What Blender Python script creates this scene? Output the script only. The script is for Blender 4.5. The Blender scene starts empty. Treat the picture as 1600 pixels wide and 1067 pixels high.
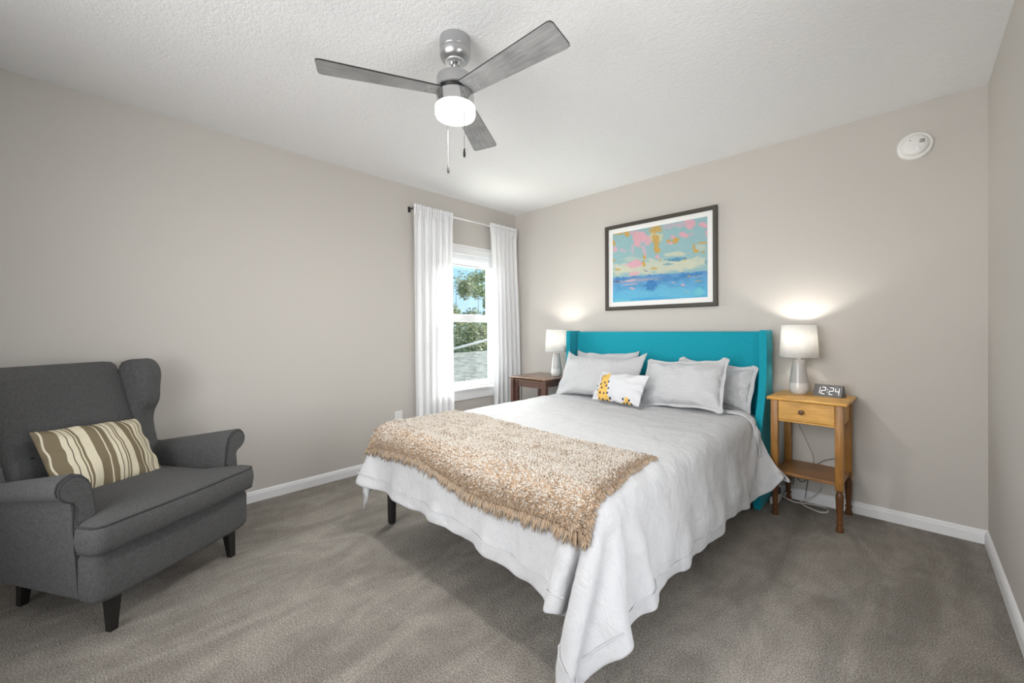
import bpy, bmesh, math, random
import numpy as np
from mathutils import Vector, Matrix, noise
from mathutils.bvhtree import BVHTree

SC = bpy.context.scene
COL = SC.collection
R = math.radians
PI = math.pi

# ------------------------------------------------------------------ camera
CAM_LOC = (3.1772, -3.3127, 1.1487)
CAM_YAW, CAM_PITCH, CAM_ROLL = 0.7738, -0.0035, -0.0048
FOCAL_PX, SHIFT_PX = 637.05, -14.91
_cy, _sy = math.cos(CAM_YAW), math.sin(CAM_YAW)
_cp, _sp = math.cos(CAM_PITCH), math.sin(CAM_PITCH)
_f = Vector((-_sy*_cp, _cy*_cp, _sp)); _r = Vector((_cy, _sy, 0)); _u = _r.cross(_f)
_cr, _sr = math.cos(CAM_ROLL), math.sin(CAM_ROLL)
_r, _u = _cr*_r + _sr*_u, -_sr*_r + _cr*_u
cam = bpy.data.cameras.new('camera')
cam.sensor_fit = 'HORIZONTAL'; cam.sensor_width = 36.0
cam.lens = FOCAL_PX/1600*36.0
cam.shift_y = SHIFT_PX/1600
cam.clip_start = 0.02; cam.clip_end = 300
cam_o = bpy.data.objects.new('camera', cam); COL.objects.link(cam_o)
_m = Matrix.Identity(4)
for i in range(3):
    _m[i][0], _m[i][1], _m[i][2], _m[i][3] = _r[i], _u[i], -_f[i], CAM_LOC[i]
cam_o.matrix_world = _m
SC.camera = cam_o

# ------------------------------------------------------------------ view, world, lights
SC.view_settings.view_transform = 'Standard'
SC.view_settings.look = 'None'
SC.view_settings.gamma = 1.0
SC.view_settings.use_curve_mapping = False
SC.view_settings.exposure = 0.70

w = bpy.data.worlds.new('sky'); SC.world = w; w.use_nodes = True
nt = w.node_tree; nt.nodes.clear()
wo = nt.nodes.new('ShaderNodeOutputWorld'); bg = nt.nodes.new('ShaderNodeBackground')
tc = nt.nodes.new('ShaderNodeTexCoord'); sx = nt.nodes.new('ShaderNodeSeparateXYZ')
rp = nt.nodes.new('ShaderNodeValToRGB')
nt.links.new(tc.outputs['Generated'], sx.inputs[0]); nt.links.new(sx.outputs['Z'], rp.inputs[0])
el = rp.color_ramp.elements
el[0].position = 0.0; el[0].color = (0.62, 0.80, 0.95, 1)
el[1].position = 0.45; el[1].color = (0.20, 0.46, 0.90, 1)
e = el.new(0.13); e.color = (0.42, 0.70, 0.98, 1)
nt.links.new(rp.outputs[0], bg.inputs[0]); bg.inputs[1].default_value = 0.80
nt.links.new(bg.outputs[0], wo.inputs[0])

def light(kind, name, loc, energy, color=(1, 1, 1), target=None, **kw):
    l = bpy.data.lights.new(name, kind); l.energy = energy; l.color = color
    for k, v in kw.items(): setattr(l, k, v)
    o = bpy.data.objects.new(name, l); COL.objects.link(o); o.location = loc
    if target is not None:
        o.rotation_euler = (Vector(target)-Vector(loc)).to_track_quat('-Z', 'Y').to_euler()
    return o

# the sun stands behind the house and lights the trees and the neighbouring roof outside
light('SUN', 'sun', (8, 4, 9), 3.0, (1.0, 0.96, 0.88), target=(0, 0, 0), angle=R(2))
# the bright part of the sky above the window
light('AREA', 'daylight_window', (-1.45, 1.15, 3.5), 1500, (1.0, 0.98, 0.955), target=(0.35, -1.6, 0.3),
      shape='RECTANGLE', size=3.6, size_y=2.4)
# open sky level with the window, from the side the camera cannot look towards
light('AREA', 'daylight_side', (-1.5, -1.28, 1.45), 42, (1.0, 0.985, 0.96), target=(1.0, -0.85, 1.25),
      shape='RECTANGLE', size=1.25, size_y=1.7)
# daylight thrown back up by the sunlit roof and ground below the window
light('AREA', 'daylight_bounce', (-1.3, -0.7, -0.75), 70, (1.0, 0.98, 0.95), target=(0.3, -0.75, 1.3),
      shape='RECTANGLE', size=2.6, size_y=1.2)
# added fill lamps, outside invented openings behind the camera and in the right wall
light('AREA', 'fill_light_rear', (2.1, -4.62, 1.45), 27, (1.0, 0.98, 0.955), target=(1.7, 0, 1.5),
      shape='RECTANGLE', size=1.9, size_y=1.9, spread=R(120))
light('AREA', 'fill_light_right', (3.66, -2.25, 1.1), 9, (1.0, 0.98, 0.955), target=(1.4, -2.05, 1.1),
      shape='RECTANGLE', size=.8, size_y=1.9, spread=R(140))

# ------------------------------------------------------------------ materials
def new_mat(name):
    m = bpy.data.materials.new(name); m.use_nodes = True
    nt = m.node_tree; b = nt.nodes['Principled BSDF']
    return m, nt, b

def setp(b, color=None, rough=None, metal=None, spec=None):
    if color is not None: b.inputs['Base Color'].default_value = (*color, 1)
    if rough is not None: b.inputs['Roughness'].default_value = rough
    if metal is not None: b.inputs['Metallic'].default_value = metal
    if spec is not None: b.inputs['Specular IOR Level'].default_value = spec

def coords(nt, kind='Object', scale=(1, 1, 1), rot=(0, 0, 0)):
    t = nt.nodes.new('ShaderNodeTexCoord'); mp = nt.nodes.new('ShaderNodeMapping')
    mp.inputs['Scale'].default_value = scale; mp.inputs['Rotation'].default_value = rot
    nt.links.new(t.outputs[kind], mp.inputs[0]); return mp.outputs[0]

def noise_n(nt, vec, scale, detail=3, rough=.5, dist=0):
    n = nt.nodes.new('ShaderNodeTexNoise'); n.inputs['Scale'].default_value = scale
    n.inputs['Detail'].default_value = detail; n.inputs['Roughness'].default_value = rough
    n.inputs['Distortion'].default_value = dist
    nt.links.new(vec, n.inputs['Vector']); return n

def ramp(nt, src, stops, mode='LINEAR'):
    r = nt.nodes.new('ShaderNodeValToRGB'); r.color_ramp.interpolation = mode
    el = r.color_ramp.elements
    while len(el) > 1: el.remove(el[-1])
    el[0].position = stops[0][0]; el[0].color = (*stops[0][1], 1)
    for p, c in stops[1:]:
        x = el.new(p); x.color = (*c, 1)
    nt.links.new(src, r.inputs[0]); return r.outputs[0]

def bump(nt, b, src, strength=.2, dist=.01, prev=None):
    bp = nt.nodes.new('ShaderNodeBump'); bp.inputs['Strength'].default_value = strength
    bp.inputs['Distance'].default_value = dist
    nt.links.new(src, bp.inputs['Height'])
    if prev is not None: nt.links.new(prev, bp.inputs['Normal'])
    nt.links.new(bp.outputs[0], b.inputs['Normal']); return bp.outputs[0]

def mixc(nt, fac, a, c, mode='MIX'):
    m = nt.nodes.new('ShaderNodeMix'); m.data_type = 'RGBA'; m.blend_type = mode
    for sock, val in ((m.inputs[0], fac), (m.inputs[6], a), (m.inputs[7], c)):
        if hasattr(val, 'is_output'): nt.links.new(val, sock)
        elif isinstance(val, (int, float)): sock.default_value = val
        else: sock.default_value = (*val, 1)
    return m.outputs[2]

M = {}
def simple(name, color, rough=.5, metal=0.0, spec=.5):
    m, nt, b = new_mat(name); setp(b, color, rough, metal, spec); M[name] = m; return m

def painted(name, color, bscale, bstr, bdist, rough=.75, stretch=(1, 1, 1)):
    m, nt, b = new_mat(name); setp(b, color, rough, 0, .25)
    v = coords(nt, 'Object', stretch); n = noise_n(nt, v, bscale, 4, .6)
    bump(nt, b, n.outputs[0], bstr, bdist); M[name] = m

painted('wall_paint', (0.545, 0.513, 0.475), 110, .12, .004)
painted('trim_paint', (0.80, 0.80, 0.81), 30, .02, .002, .4)

def ceiling_mat():
    m, nt, b = new_mat('ceiling_texture'); setp(b, (0.86, 0.86, 0.865), .85, 0, .2)
    v = coords(nt, 'Object', (1.0, 1.45, 1.0), (0, 0, R(44)))
    n1 = noise_n(nt, v, 46, 3, .6, .8); n2 = noise_n(nt, v, 110, 2, .6)
    h = mixc(nt, .35, ramp(nt, n1.outputs[0], [(.38, (0, 0, 0)), (.56, (1, 1, 1))]), n2.outputs[0])
    bump(nt, b, h, .34, .007); M['ceiling_texture'] = m
ceiling_mat()

def carpet_mat():
    m, nt, b = new_mat('carpet'); setp(b, rough=.95, spec=.1)
    v = coords(nt); g = noise_n(nt, v, 190, 4, .75); c = noise_n(nt, v, 85, 2, .6)
    vs = coords(nt, 'Object', (2.4, .8, 1), (0, 0, R(12))); t = noise_n(nt, vs, 2.4, 4, .6, .8)
    p = noise_n(nt, v, 9, 3, .6, .3)
    base = ramp(nt, g.outputs[0], [(.30, (.10, .088, .074)), (.5, (.325, .296, .262)), (.70, (.64, .595, .54))])
    tr = ramp(nt, t.outputs[0], [(.38, (.86, .855, .85)), (.50, (1.0, 1.0, 1.0)), (.60, (1.15, 1.148, 1.145))])
    pp = ramp(nt, p.outputs[0], [(.3, (.88, .88, .88)), (.7, (1.08, 1.08, 1.08))])
    col = mixc(nt, 1.0, mixc(nt, 1.0, base, tr, 'MULTIPLY'), pp, 'MULTIPLY')
    nt.links.new(col, b.inputs['Base Color'])
    q = bump(nt, b, g.outputs[0], .7, .012); bump(nt, b, c.outputs[0], .5, .012, q); M['carpet'] = m
carpet_mat()

def cloth(name, color, weave=900, bstr=.15, var=.12, wrinkle=0, wscale=6, trans=0.0, sheen=.15, rough=.9):
    m, nt, b = new_mat(name); setp(b, color, rough, 0, .2)
    b.inputs['Sheen Weight'].default_value = sheen
    v = coords(nt)
    a = noise_n(nt, coords(nt, 'Object', (1, .18, 1)), weave*.45, 2, .6)
    c = noise_n(nt, coords(nt, 'Object', (.18, 1, .18)), weave*.45, 2, .6)
    h = mixc(nt, .5, a.outputs[0], c.outputs[0])
    lo = tuple(x*(1-var*2) for x in color); hi = tuple(min(1, x*(1+var*2)) for x in color)
    nt.links.new(ramp(nt, h, [(.35, lo), (.65, hi)]), b.inputs['Base Color'])
    prev = None
    if wrinkle:
        wn = noise_n(nt, v, wscale, 4, .55, 1.2); prev = bump(nt, b, wn.outputs[0], wrinkle, .03)
        cn = noise_n(nt, coords(nt, 'Object', (1.6, 4.2, 2.2), (0, 0, R(14))), wscale*.42, 3, .5, .9)
        cr = ramp(nt, cn.outputs[0], [(.40, (1, 1, 1)), (.475, (.55, .55, .55)), (.49, (0, 0, 0)), (.505, (.5, .5, .5)), (.60, (1, 1, 1))])
        prev = bump(nt, b, cr, wrinkle*.24, .02, prev)
    bump(nt, b, h, bstr, .0015, prev)
    if trans:
        tr = nt.nodes.new('ShaderNodeBsdfTranslucent'); tr.inputs[0].default_value = (*hi, 1)
        mx = nt.nodes.new('ShaderNodeMixShader'); mx.inputs[0].default_value = trans
        out = nt.nodes['Material Output']
        nt.links.new(b.outputs[0], mx.inputs[1]); nt.links.new(tr.outputs[0], mx.inputs[2])
        nt.links.new(mx.outputs[0], out.inputs[0])
    M[name] = m

cloth('bedding', (0.515, 0.515, 0.525), 700, .08, .02, .42, 7)
cloth('pillowcase', (0.515, 0.515, 0.525), 700, .08, .02, .5, 9)
cloth('sheer_curtain', (0.86, 0.86, 0.87), 700, .08, .02, 0, 6, .15)
cloth('chair_fabric', (0.092, 0.091, 0.092), 900, .3, .13, .04, 5, 0, .05)
cloth('chair_piping', (0.050, 0.050, 0.051), 520, .2, .15, 0, 5, 0, .05)
cloth('teal_fabric', (0.008, 0.285, 0.365), 900, .25, .05, 0, 5, 0, .08)
cloth('lamp_shade_linen', (0.86, 0.85, 0.83), 260, .1, .05, 0, 5, .45)
cloth('mattress_ticking', (0.72, 0.72, 0.72), 600, .1, .03)
cloth('throw_base', (0.40, 0.285, 0.195), 300, .5, .2)
simple('black_wood', (0.012, 0.011, 0.010), .35)
simple('chrome', (0.62, 0.62, 0.63), .12, 1.0)
simple('brushed_nickel', (0.50, 0.50, 0.51), .30, 1.0)
simple('dark_metal', (0.05, 0.05, 0.05), .4, .8)
simple('white_plastic', (0.78, 0.77, 0.74), .4)
simple('white_vinyl', (0.82, 0.82, 0.83), .35)
simple('grey_plastic', (0.12, 0.12, 0.12), .5)
simple('black_plastic', (0.012, 0.012, 0.013), .45)
simple('cream_cable', (0.62, 0.60, 0.55), .5)
simple('frame_wood', (0.050, 0.043, 0.032), .5)
simple('mat_board', (0.80, 0.79, 0.77), .8)
simple('button_dark', (0.03, 0.03, 0.031), .8)
simple('wire_rim', (0.55, 0.55, 0.55), .4, .6)

def emit(name, color, strength):
    m, nt, b = new_mat(name); setp(b, color, .4)
    b.inputs['Emission Color'].default_value = (*color, 1); b.inputs['Emission Strength'].default_value = strength
    M[name] = m
emit('clock_digit', (1.0, 1.0, 1.0), .9)
simple('chain_metal', (.06, .06, .06), .6, .2)
simple('bright_metal', (.88, .88, .88), .35, 1.0)
emit('bulb_glow', (1.0, 0.93, 0.82), 4.0)
emit('fan_light_glass', (0.9, 0.89, 0.87), 0.62)

def glass_mat():
    m, nt, b = new_mat('window_glass')
    out = nt.nodes['Material Output']
    t = nt.nodes.new('ShaderNodeBsdfTransparent'); t.inputs[0].default_value = (.96, .98, .97, 1)
    g = nt.nodes.new('ShaderNodeBsdfGlossy'); g.inputs['Roughness'].default_value = .02
    mx = nt.nodes.new('ShaderNodeMixShader'); fr = nt.nodes.new('ShaderNodeFresnel'); fr.inputs[0].default_value = 1.45
    gm = nt.nodes.new('ShaderNodeNewGeometry'); ml = nt.nodes.new('ShaderNodeMath'); ml.operation = 'MULTIPLY'
    iv = nt.nodes.new('ShaderNodeMath'); iv.operation = 'SUBTRACT'; iv.inputs[0].default_value = 1.0
    nt.links.new(gm.outputs['Backfacing'], iv.inputs[1]); nt.links.new(fr.outputs[0], ml.inputs[0]); nt.links.new(iv.outputs[0], ml.inputs[1])
    nt.links.new(ml.outputs[0], mx.inputs[0]); nt.links.new(t.outputs[0], mx.inputs[1]); nt.links.new(g.outputs[0], mx.inputs[2])
    nt.links.new(mx.outputs[0], out.inputs[0]); M['window_glass'] = m
glass_mat()

def wood(name, c1, c2, c3, axis='z', scale=9, rough=.38, stretch=14):
    m, nt, b = new_mat(name); setp(b, rough=rough, spec=.4)
    s = {'x': (1, stretch, stretch), 'y': (stretch, 1, stretch), 'z': (stretch, stretch, 1)}[axis]
    v = coords(nt, 'Object', s); n = noise_n(nt, v, scale, 5, .6, .5)
    big = noise_n(nt, coords(nt), 7, 3, .5)
    g = ramp(nt, n.outputs[0], [(.28, c1), (.5, c2), (.72, c3)])
    k = ramp(nt, big.outputs[0], [(.3, (.72, .72, .72)), (.7, (1.1, 1.1, 1.1))])
    nt.links.new(mixc(nt, 1, g, k, 'MULTIPLY'), b.inputs['Base Color'])
    bump(nt, b, n.outputs[0], .06, .002); M[name] = m
wood('honey_wood', (.56, .275, .055), (.70, .37, .080), (.78, .45, .125), 'x')
wood('honey_leg', (.28, .125, .028), (.38, .175, .040), (.45, .22, .06), 'z')
wood('turned_leg', (.095, .036, .012), (.14, .055, .018), (.19, .08, .026), 'z')
wood('shelf_wood', (.24, .11, .036), (.33, .155, .05), (.40, .20, .07), 'x')
wood('walnut', (.075, .035, .026), (.115, .058, .043), (.17, .092, .068), 'y')
wood('walnut_top', (.17, .100, .066), (.235, .145, .098), (.30, .19, .13), 'y', rough=.22)
wood('blade_wood', (.25, .25, .252), (.35, .35, .352), (.43, .43, .432), 'x', 12, .4, 16)
wood('blade_edge', (.02, .02, .02), (.025, .025, .025), (.03, .03, .03), 'x')

def ceramic():
    m, nt, b = new_mat('glazed_ceramic'); setp(b, rough=.18)
    t = nt.nodes.new('ShaderNodeTexCoord'); s = nt.nodes.new('ShaderNodeSeparateXYZ')
    nt.links.new(t.outputs['Object'], s.inputs[0])
    n = noise_n(nt, t.outputs['Object'], 40, 3)
    ad = nt.nodes.new('ShaderNodeMath'); ad.operation = 'MULTIPLY_ADD'; ad.inputs[1].default_value = .015
    nt.links.new(n.outputs[0], ad.inputs[0]); nt.links.new(s.outputs['Z'], ad.inputs[2])
    c = ramp(nt, ad.outputs[0], [(.076, (.62, .61, .60)), (.084, (.43, .42, .41))])
    nt.links.new(c, b.inputs['Base Color']); M['glazed_ceramic'] = m
ceramic()

def vcol_mat(name, rough=.7, spec=.2, attr='paint'):
    m, nt, b = new_mat(name); setp(b, rough=rough, spec=spec)
    a = nt.nodes.new('ShaderNodeVertexColor'); a.layer_name = attr
    nt.links.new(a.outputs[0], b.inputs['Base Color'])
    n = noise_n(nt, coords(nt), 380, 2, .6); bump(nt, b, n.outputs[0], .1, .002)
    M[name] = m
vcol_mat('art_print', .6); vcol_mat('printed_cotton', .9, .1)

def striped():
    m, nt, b = new_mat('striped_cotton'); setp(b, rough=.9, spec=.1)
    t = nt.nodes.new('ShaderNodeTexCoord'); s = nt.nodes.new('ShaderNodeSeparateXYZ')
    nt.links.new(t.outputs['Object'], s.inputs[0])
    ad = nt.nodes.new('ShaderNodeMath'); ad.operation = 'MULTIPLY_ADD'
    ad.inputs[1].default_value = 1/.42; ad.inputs[2].default_value = .5
    nt.links.new(s.outputs['X'], ad.inputs[0])
    T, C_, D = (.205, .165, .105), (.68, .62, .47), (.10, .078, .05)
    def grp(a, k):
        q = lambda x: a + x*k
        return [(q(0), C_), (q(.20), D), (q(.24), C_), (q(.43), T), (q(.50), C_), (q(.55), T), (q(.63), C_), (q(1.0), T)]
    st = [(0, T), (.045, C_), (.058, T)] + grp(.15, .215) + [(.445, C_), (.457, T)] + grp(.505, .185) + [(.755, C_), (.766, T)] \
        + grp(.80, .15)
    c = ramp(nt, ad.outputs[0], st[:32], 'CONSTANT')
    nt.links.new(c, b.inputs['Base Color'])
    wn = noise_n(nt, coords(nt), 14, 3, .5, 1.0); q = bump(nt, b, wn.outputs[0], .25, .02)
    n = noise_n(nt, coords(nt), 500, 2); bump(nt, b, n.outputs[0], .2, .001, q); M['striped_cotton'] = m
striped()

def shag():
    m, nt, b = new_mat('throw_pile'); setp(b, rough=.9, spec=.1)
    a = nt.nodes.new('ShaderNodeVertexColor'); a.layer_name = 'paint'
    nt.links.new(a.outputs[0], b.inputs['Base Color']); b.inputs['Sheen Weight'].default_value = .2
    M['throw_pile'] = m
shag()

def roof_mat():
    m, nt, b = new_mat('roof_shingle'); setp(b, rough=.9, spec=.1)
    br = nt.nodes.new('ShaderNodeTexBrick'); nt.links.new(coords(nt), br.inputs['Vector'])
    br.inputs['Color1'].default_value = (.50, .46, .37, 1); br.inputs['Color2'].default_value = (.38, .35, .28, 1)
    br.inputs['Mortar'].default_value = (.27, .25, .20, 1); br.inputs['Scale'].default_value = 1.0
    br.inputs['Brick Width'].default_value = .34; br.inputs['Row Height'].default_value = .15
    br.inputs['Mortar Size'].default_value = .012
    n = noise_n(nt, coords(nt), 3, 4); k = ramp(nt, n.outputs[0], [(.3, (.7, .7, .7)), (.7, (1.25, 1.25, 1.2))])
    nt.links.new(mixc(nt, 1, br.outputs[0], k, 'MULTIPLY'), b.inputs['Base Color']); M['roof_shingle'] = m
roof_mat()
def leafm(name, a, c):
    m, nt, b = new_mat(name); setp(b, rough=.8, spec=.1)
    n = noise_n(nt, coords(nt), 2.5, 4, .7)
    nt.links.new(ramp(nt, n.outputs[0], [(.35, a), (.65, c)]), b.inputs['Base Color']); M[name] = m
leafm('pine_leaf', (.30, .36, .16), (.60, .63, .36)); leafm('oak_leaf', (.38, .40, .22), (.64, .63, .41))
leafm('lawn_grass', (.36, .38, .18), (.55, .54, .33)); leafm('bark', (.34, .29, .22), (.50, .43, .34))
simple('siding', (.62, .60, .55), .7); simple('flashing', (.46, .44, .39), .7)

# ------------------------------------------------------------------ mesh helpers
def link(name, me, m=None, parent=None, smooth=True):
    o = bpy.data.objects.new(name, me); COL.objects.link(o)
    if m is not None: me.materials.append(M[m])
    if parent is not None: o.parent = parent
    if smooth:
        for p in me.polygons: p.use_smooth = True
    return o

def obj(name, bm, m, parent=None, smooth=True, angle=35):
    bmesh.ops.recalc_face_normals(bm, faces=bm.faces)
    if smooth and angle is not None:
        for e in bm.edges:
            if len(e.link_faces) == 2 and e.calc_face_angle(0) > R(angle): e.smooth = False
    me = bpy.data.meshes.new(name); bm.to_mesh(me); bm.free()
    return link(name, me, m, parent, smooth)

def thing(name, label, cat, loc=(0, 0, 0), rotz=0, group=None):
    o = bpy.data.objects.new(name, None); COL.objects.link(o); o.empty_display_size = .1
    o.location = loc; o.rotation_euler = (0, 0, rotz)
    return tag(o, label, cat, group)

def tag(o, label, cat, group=None):
    o['label'] = label; o['category'] = cat
    if group: o['group'] = group
    return o

def struct(name, bm, m, parent=None, **k):
    o = obj(name, bm, m, parent, **k)
    if parent is None: o['kind'] = 'structure'
    return o

def subsurf(o, n=2, simple_=False):
    s = o.modifiers.new('subsurf', 'SUBSURF'); s.levels = n; s.render_levels = n
    if simple_: s.subdivision_type = 'SIMPLE'
    return o

def B(): return bmesh.new()

def box(bm, x0, x1, y0, y1, z0, z1, bev=0, seg=2, mat=None):
    r = bmesh.ops.create_cube(bm, size=1.0); vs = r['verts']
    for v in vs:
        v.co = Vector(((x0+x1)/2+v.co.x*(x1-x0), (y0+y1)/2+v.co.y*(y1-y0), (z0+z1)/2+v.co.z*(z1-z0)))
    if bev:
        es = list({e for v in vs for e in v.link_edges})
        r2 = bmesh.ops.bevel(bm, geom=es, offset=bev, segments=seg, profile=.5, affect='EDGES')
        vs = list(set(r2['verts']) | {v for v in vs if v.is_valid})
    if mat is not None: bmesh.ops.transform(bm, matrix=mat, verts=vs)
    return vs

def grid(bm, P, closeu=False, closev=False):
    """P[i][j] -> quads"""
    V = [[bm.verts.new(p) for p in row] for row in P]
    n, k = len(V), len(V[0])
    for i in range(n if closeu else n-1):
        for j in range(k if closev else k-1):
            try: bm.faces.new((V[i][j], V[(i+1) % n][j], V[(i+1) % n][(j+1) % k], V[i][(j+1) % k]))
            except ValueError: pass
    return V

def lathe(bm, prof, seg=32, c=(0, 0), cap=True, axis='z'):
    """prof: (r, z) list"""
    P = []
    for r, z in prof:
        P.append([(c[0]+r*math.cos(2*PI*k/seg), c[1]+r*math.sin(2*PI*k/seg), z) for k in range(seg)])
    V = grid(bm, P, closev=True)
    if cap:
        if prof[0][0] > 1e-5: bm.faces.new(V[0])
        if prof[-1][0] > 1e-5: bm.faces.new(V[-1])
    return [v for r in V for v in r]

def tube(bm, pts, r, seg=8, closed=False):
    pts = [Vector(p) for p in pts]; n = len(pts); P = []; up = None
    for i, p in enumerate(pts):
        a = pts[(i-1) % n] if (closed or i > 0) else p
        b = pts[(i+1) % n] if (closed or i < n-1) else p
        t = (b-a).normalized()
        if up is None:
            up = t.orthogonal().normalized()
        else:
            up = (up - t*up.dot(t))
            up = up.normalized() if up.length > 1e-6 else t.orthogonal().normalized()
        s = t.cross(up)
        rr = r[i] if isinstance(r, (list, tuple)) else r
        P.append([p + rr*(math.cos(2*PI*k/seg)*up + math.sin(2*PI*k/seg)*s) for k in range(seg)])
    V = grid(bm, P, closeu=closed, closev=True)
    if not closed: bm.faces.new(V[0]); bm.faces.new(V[-1])

def smooth_path(pts, n=8, closed=False):
    pts = [Vector(p) for p in pts]; out = []; k = len(pts)
    for i in range(k if closed else k-1):
        p0 = pts[(i-1) % k] if (closed or i > 0) else pts[i]
        p1 = pts[i]; p2 = pts[(i+1) % k]; p3 = pts[(i+2) % k] if (closed or i+2 < k) else p2
        for q in range(n):
            t = q/n
            out.append(.5*((2*p1) + (p2-p0)*t + (2*p0-5*p1+4*p2-p3)*t*t + (3*p1-p0-3*p2+p3)*t**3))
    if not closed: out.append(pts[-1])
    return out

def prism(bm, outline, fn0, fn1, bev=0, seg=3):
    """outline: list of 2D pts; fn(p)->3D for both sides; bevelled rim"""
    a = [bm.verts.new(fn0(p)) for p in outline]; b = [bm.verts.new(fn1(p)) for p in outline]
    n = len(outline)
    fa = bm.faces.new(a); fb = bm.faces.new(list(reversed(b)))
    for i in range(n): bm.faces.new((a[(i+1) % n], a[i], b[i], b[(i+1) % n]))
    if bev:
        es = list(fa.edges)+list(fb.edges)
        bmesh.ops.bevel(bm, geom=es, offset=bev, segments=seg, profile=.5, affect='EDGES')

def sweep(bm, stations, seg=28, expo=4.0):
    """stations: (centre, half_a vec, half_b vec); super-ellipse sections"""
    P = []
    for c, a, b in stations:
        c, a, b = Vector(c), Vector(a), Vector(b); row = []
        for k in range(seg):
            t = 2*PI*k/seg; ct, st = math.cos(t), math.sin(t)
            row.append(c + a*math.copysign(abs(ct)**(2/expo), ct) + b*math.copysign(abs(st)**(2/expo), st))
        P.append(row)
    V = grid(bm, P, closev=True)
    bm.faces.new(V[0]); bm.faces.new(V[-1])

def srgb(r, g, b):
    f = lambda c: c/12.92 if c <= .04045 else ((c+.055)/1.055)**2.4
    return (f(r/255), f(g/255), f(b/255))
# ------------------------------------------------------------------ room shell
RW, RH, YF, T = 3.4724, 2.44, -4.45, .14
WY0, WY1, WZ0, WZ1 = -1.09, -.285, .575, 2.0      # window opening in the left wall

bm = B(); box(bm, -T, RW+2.7, YF-3, T, -.12, 0); struct('floor', bm, 'carpet', smooth=False)
bm = B(); box(bm, -T, RW+2.7, YF-3, T, RH, RH+.12); struct('ceiling', bm, 'ceiling_texture', smooth=False)  # overhang past the walls is added, unseen, to block sun and sky
bm = B(); box(bm, -T, RW+T, 0, T, 0, RH); struct('wall_back', bm, 'wall_paint', smooth=False)
bm = B(); box(bm, RW, RW+T, -1.83, 0, 0, RH); box(bm, RW, RW+T, YF, -2.67, 0, RH); box(bm, RW, RW+T, -2.67, -1.83, 2.05, RH); struct('wall_right', bm, 'wall_paint', smooth=False)  # the unseen doorway gap is invented, to let the right fill lamp in
bm = B()
box(bm, -T, 0, YF, WY0, 0, RH); box(bm, -T, 0, WY1, 0, 0, RH)
box(bm, -T, 0, WY0, WY1, 0, WZ0-.02); box(bm, -T, 0, WY0, WY1, WZ1, RH)
struct('wall_left', bm, 'wall_paint', smooth=False)
bm = B()
box(bm, -T, 1.2, YF-T, YF, 0, RH); box(bm, 3.2, RW+T, YF-T, YF, 0, RH)
box(bm, 1.2, 3.2, YF-T, YF, 0, .5); box(bm, 1.2, 3.2, YF-T, YF, 2.4, RH)  # the unseen opening is invented, to let the rear fill lamp in
struct('wall_front', bm, 'wall_paint', smooth=False)

def base_profile(d):  # (distance from wall, z)
    return [(0, 0), (.014, 0), (.014, .050), (.011, .057), (.011, .062), (.006, .069), (0, .073)]
def baseboard(name, a, b, nrm):
    bm = B(); n = Vector(nrm); P = []
    for e in (a, b): P.append([Vector((e[0], e[1], 0))+n*d+Vector((0, 0, z)) for d, z in base_profile(0)])
    V = grid(bm, P); bm.faces.new(V[0]); bm.faces.new(V[1])
    struct(name, bm, 'trim_paint', smooth=False)
baseboard('baseboard_left', (0, YF), (0, 0), (1, 0, 0))
baseboard('baseboard_back', (0, 0), (RW, 0), (0, -1, 0))
baseboard('baseboard_right', (RW, 0), (RW, -1.83), (-1, 0, 0))

# ------------------------------------------------------------------ window (double hung, white vinyl)
win = bpy.data.objects.new('window_1', None); COL.objects.link(win); win['kind'] = 'structure'
def frame_bars(bm, x0, x1, y0, y1, z0, z1, wy, wzb, wzt, bev=.003):
    box(bm, x0, x1, y0, y0+wy, z0, z1, bev); box(bm, x0, x1, y1-wy, y1, z0, z1, bev)
    box(bm, x0, x1, y0+wy, y1-wy, z0, z0+wzb, bev); box(bm, x0, x1, y0+wy, y1-wy, z1-wzt, z1, bev)
bm = B()   # jamb liner of the opening
box(bm, -T, .001, WY0, WY0+.018, WZ0, WZ1); box(bm, -T, .001, WY1-.018, WY1, WZ0, WZ1)
box(bm, -T, .001, WY0+.018, WY1-.018, WZ1-.018, WZ1)
obj('window_frame', bm, 'white_vinyl', win, False)
bm = B(); frame_bars(bm, -.125, -.085, WY0+.018, WY1-.018, 1.27, WZ1-.018, .042, .045, .05)
obj('upper_sash', bm, 'white_vinyl', win, False)
bm = B(); frame_bars(bm, -.085, -.045, WY0+.018, WY1-.018, WZ0, 1.312, .045, .058, .074)
box(bm, -.045, -.036, -.74, -.64, 1.238, 1.254, .003)
obj('lower_sash', bm, 'white_vinyl', win, False)
bm = B(); box(bm, -.107, -.103, WY0+.06, WY1-.06, 1.31, WZ1-.065); obj('upper_pane', bm, 'window_glass', win, False)
bm = B(); box(bm, -.067, -.063, WY0+.062, WY1-.062, WZ0+.057, 1.24); obj('lower_pane', bm, 'window_glass', win, False)
bm = B(); box(bm, -.045, .035, WY0-.045, WY1+.045, WZ0-.024, WZ0, .005)
obj('window_sill', bm, 'white_vinyl', win, False)
bm = B(); box(bm, 0, .014, WY0-.03, WY1+.03, .462, WZ0-.024, .004); obj('window_apron', bm, 'trim_paint', win, False)

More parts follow.
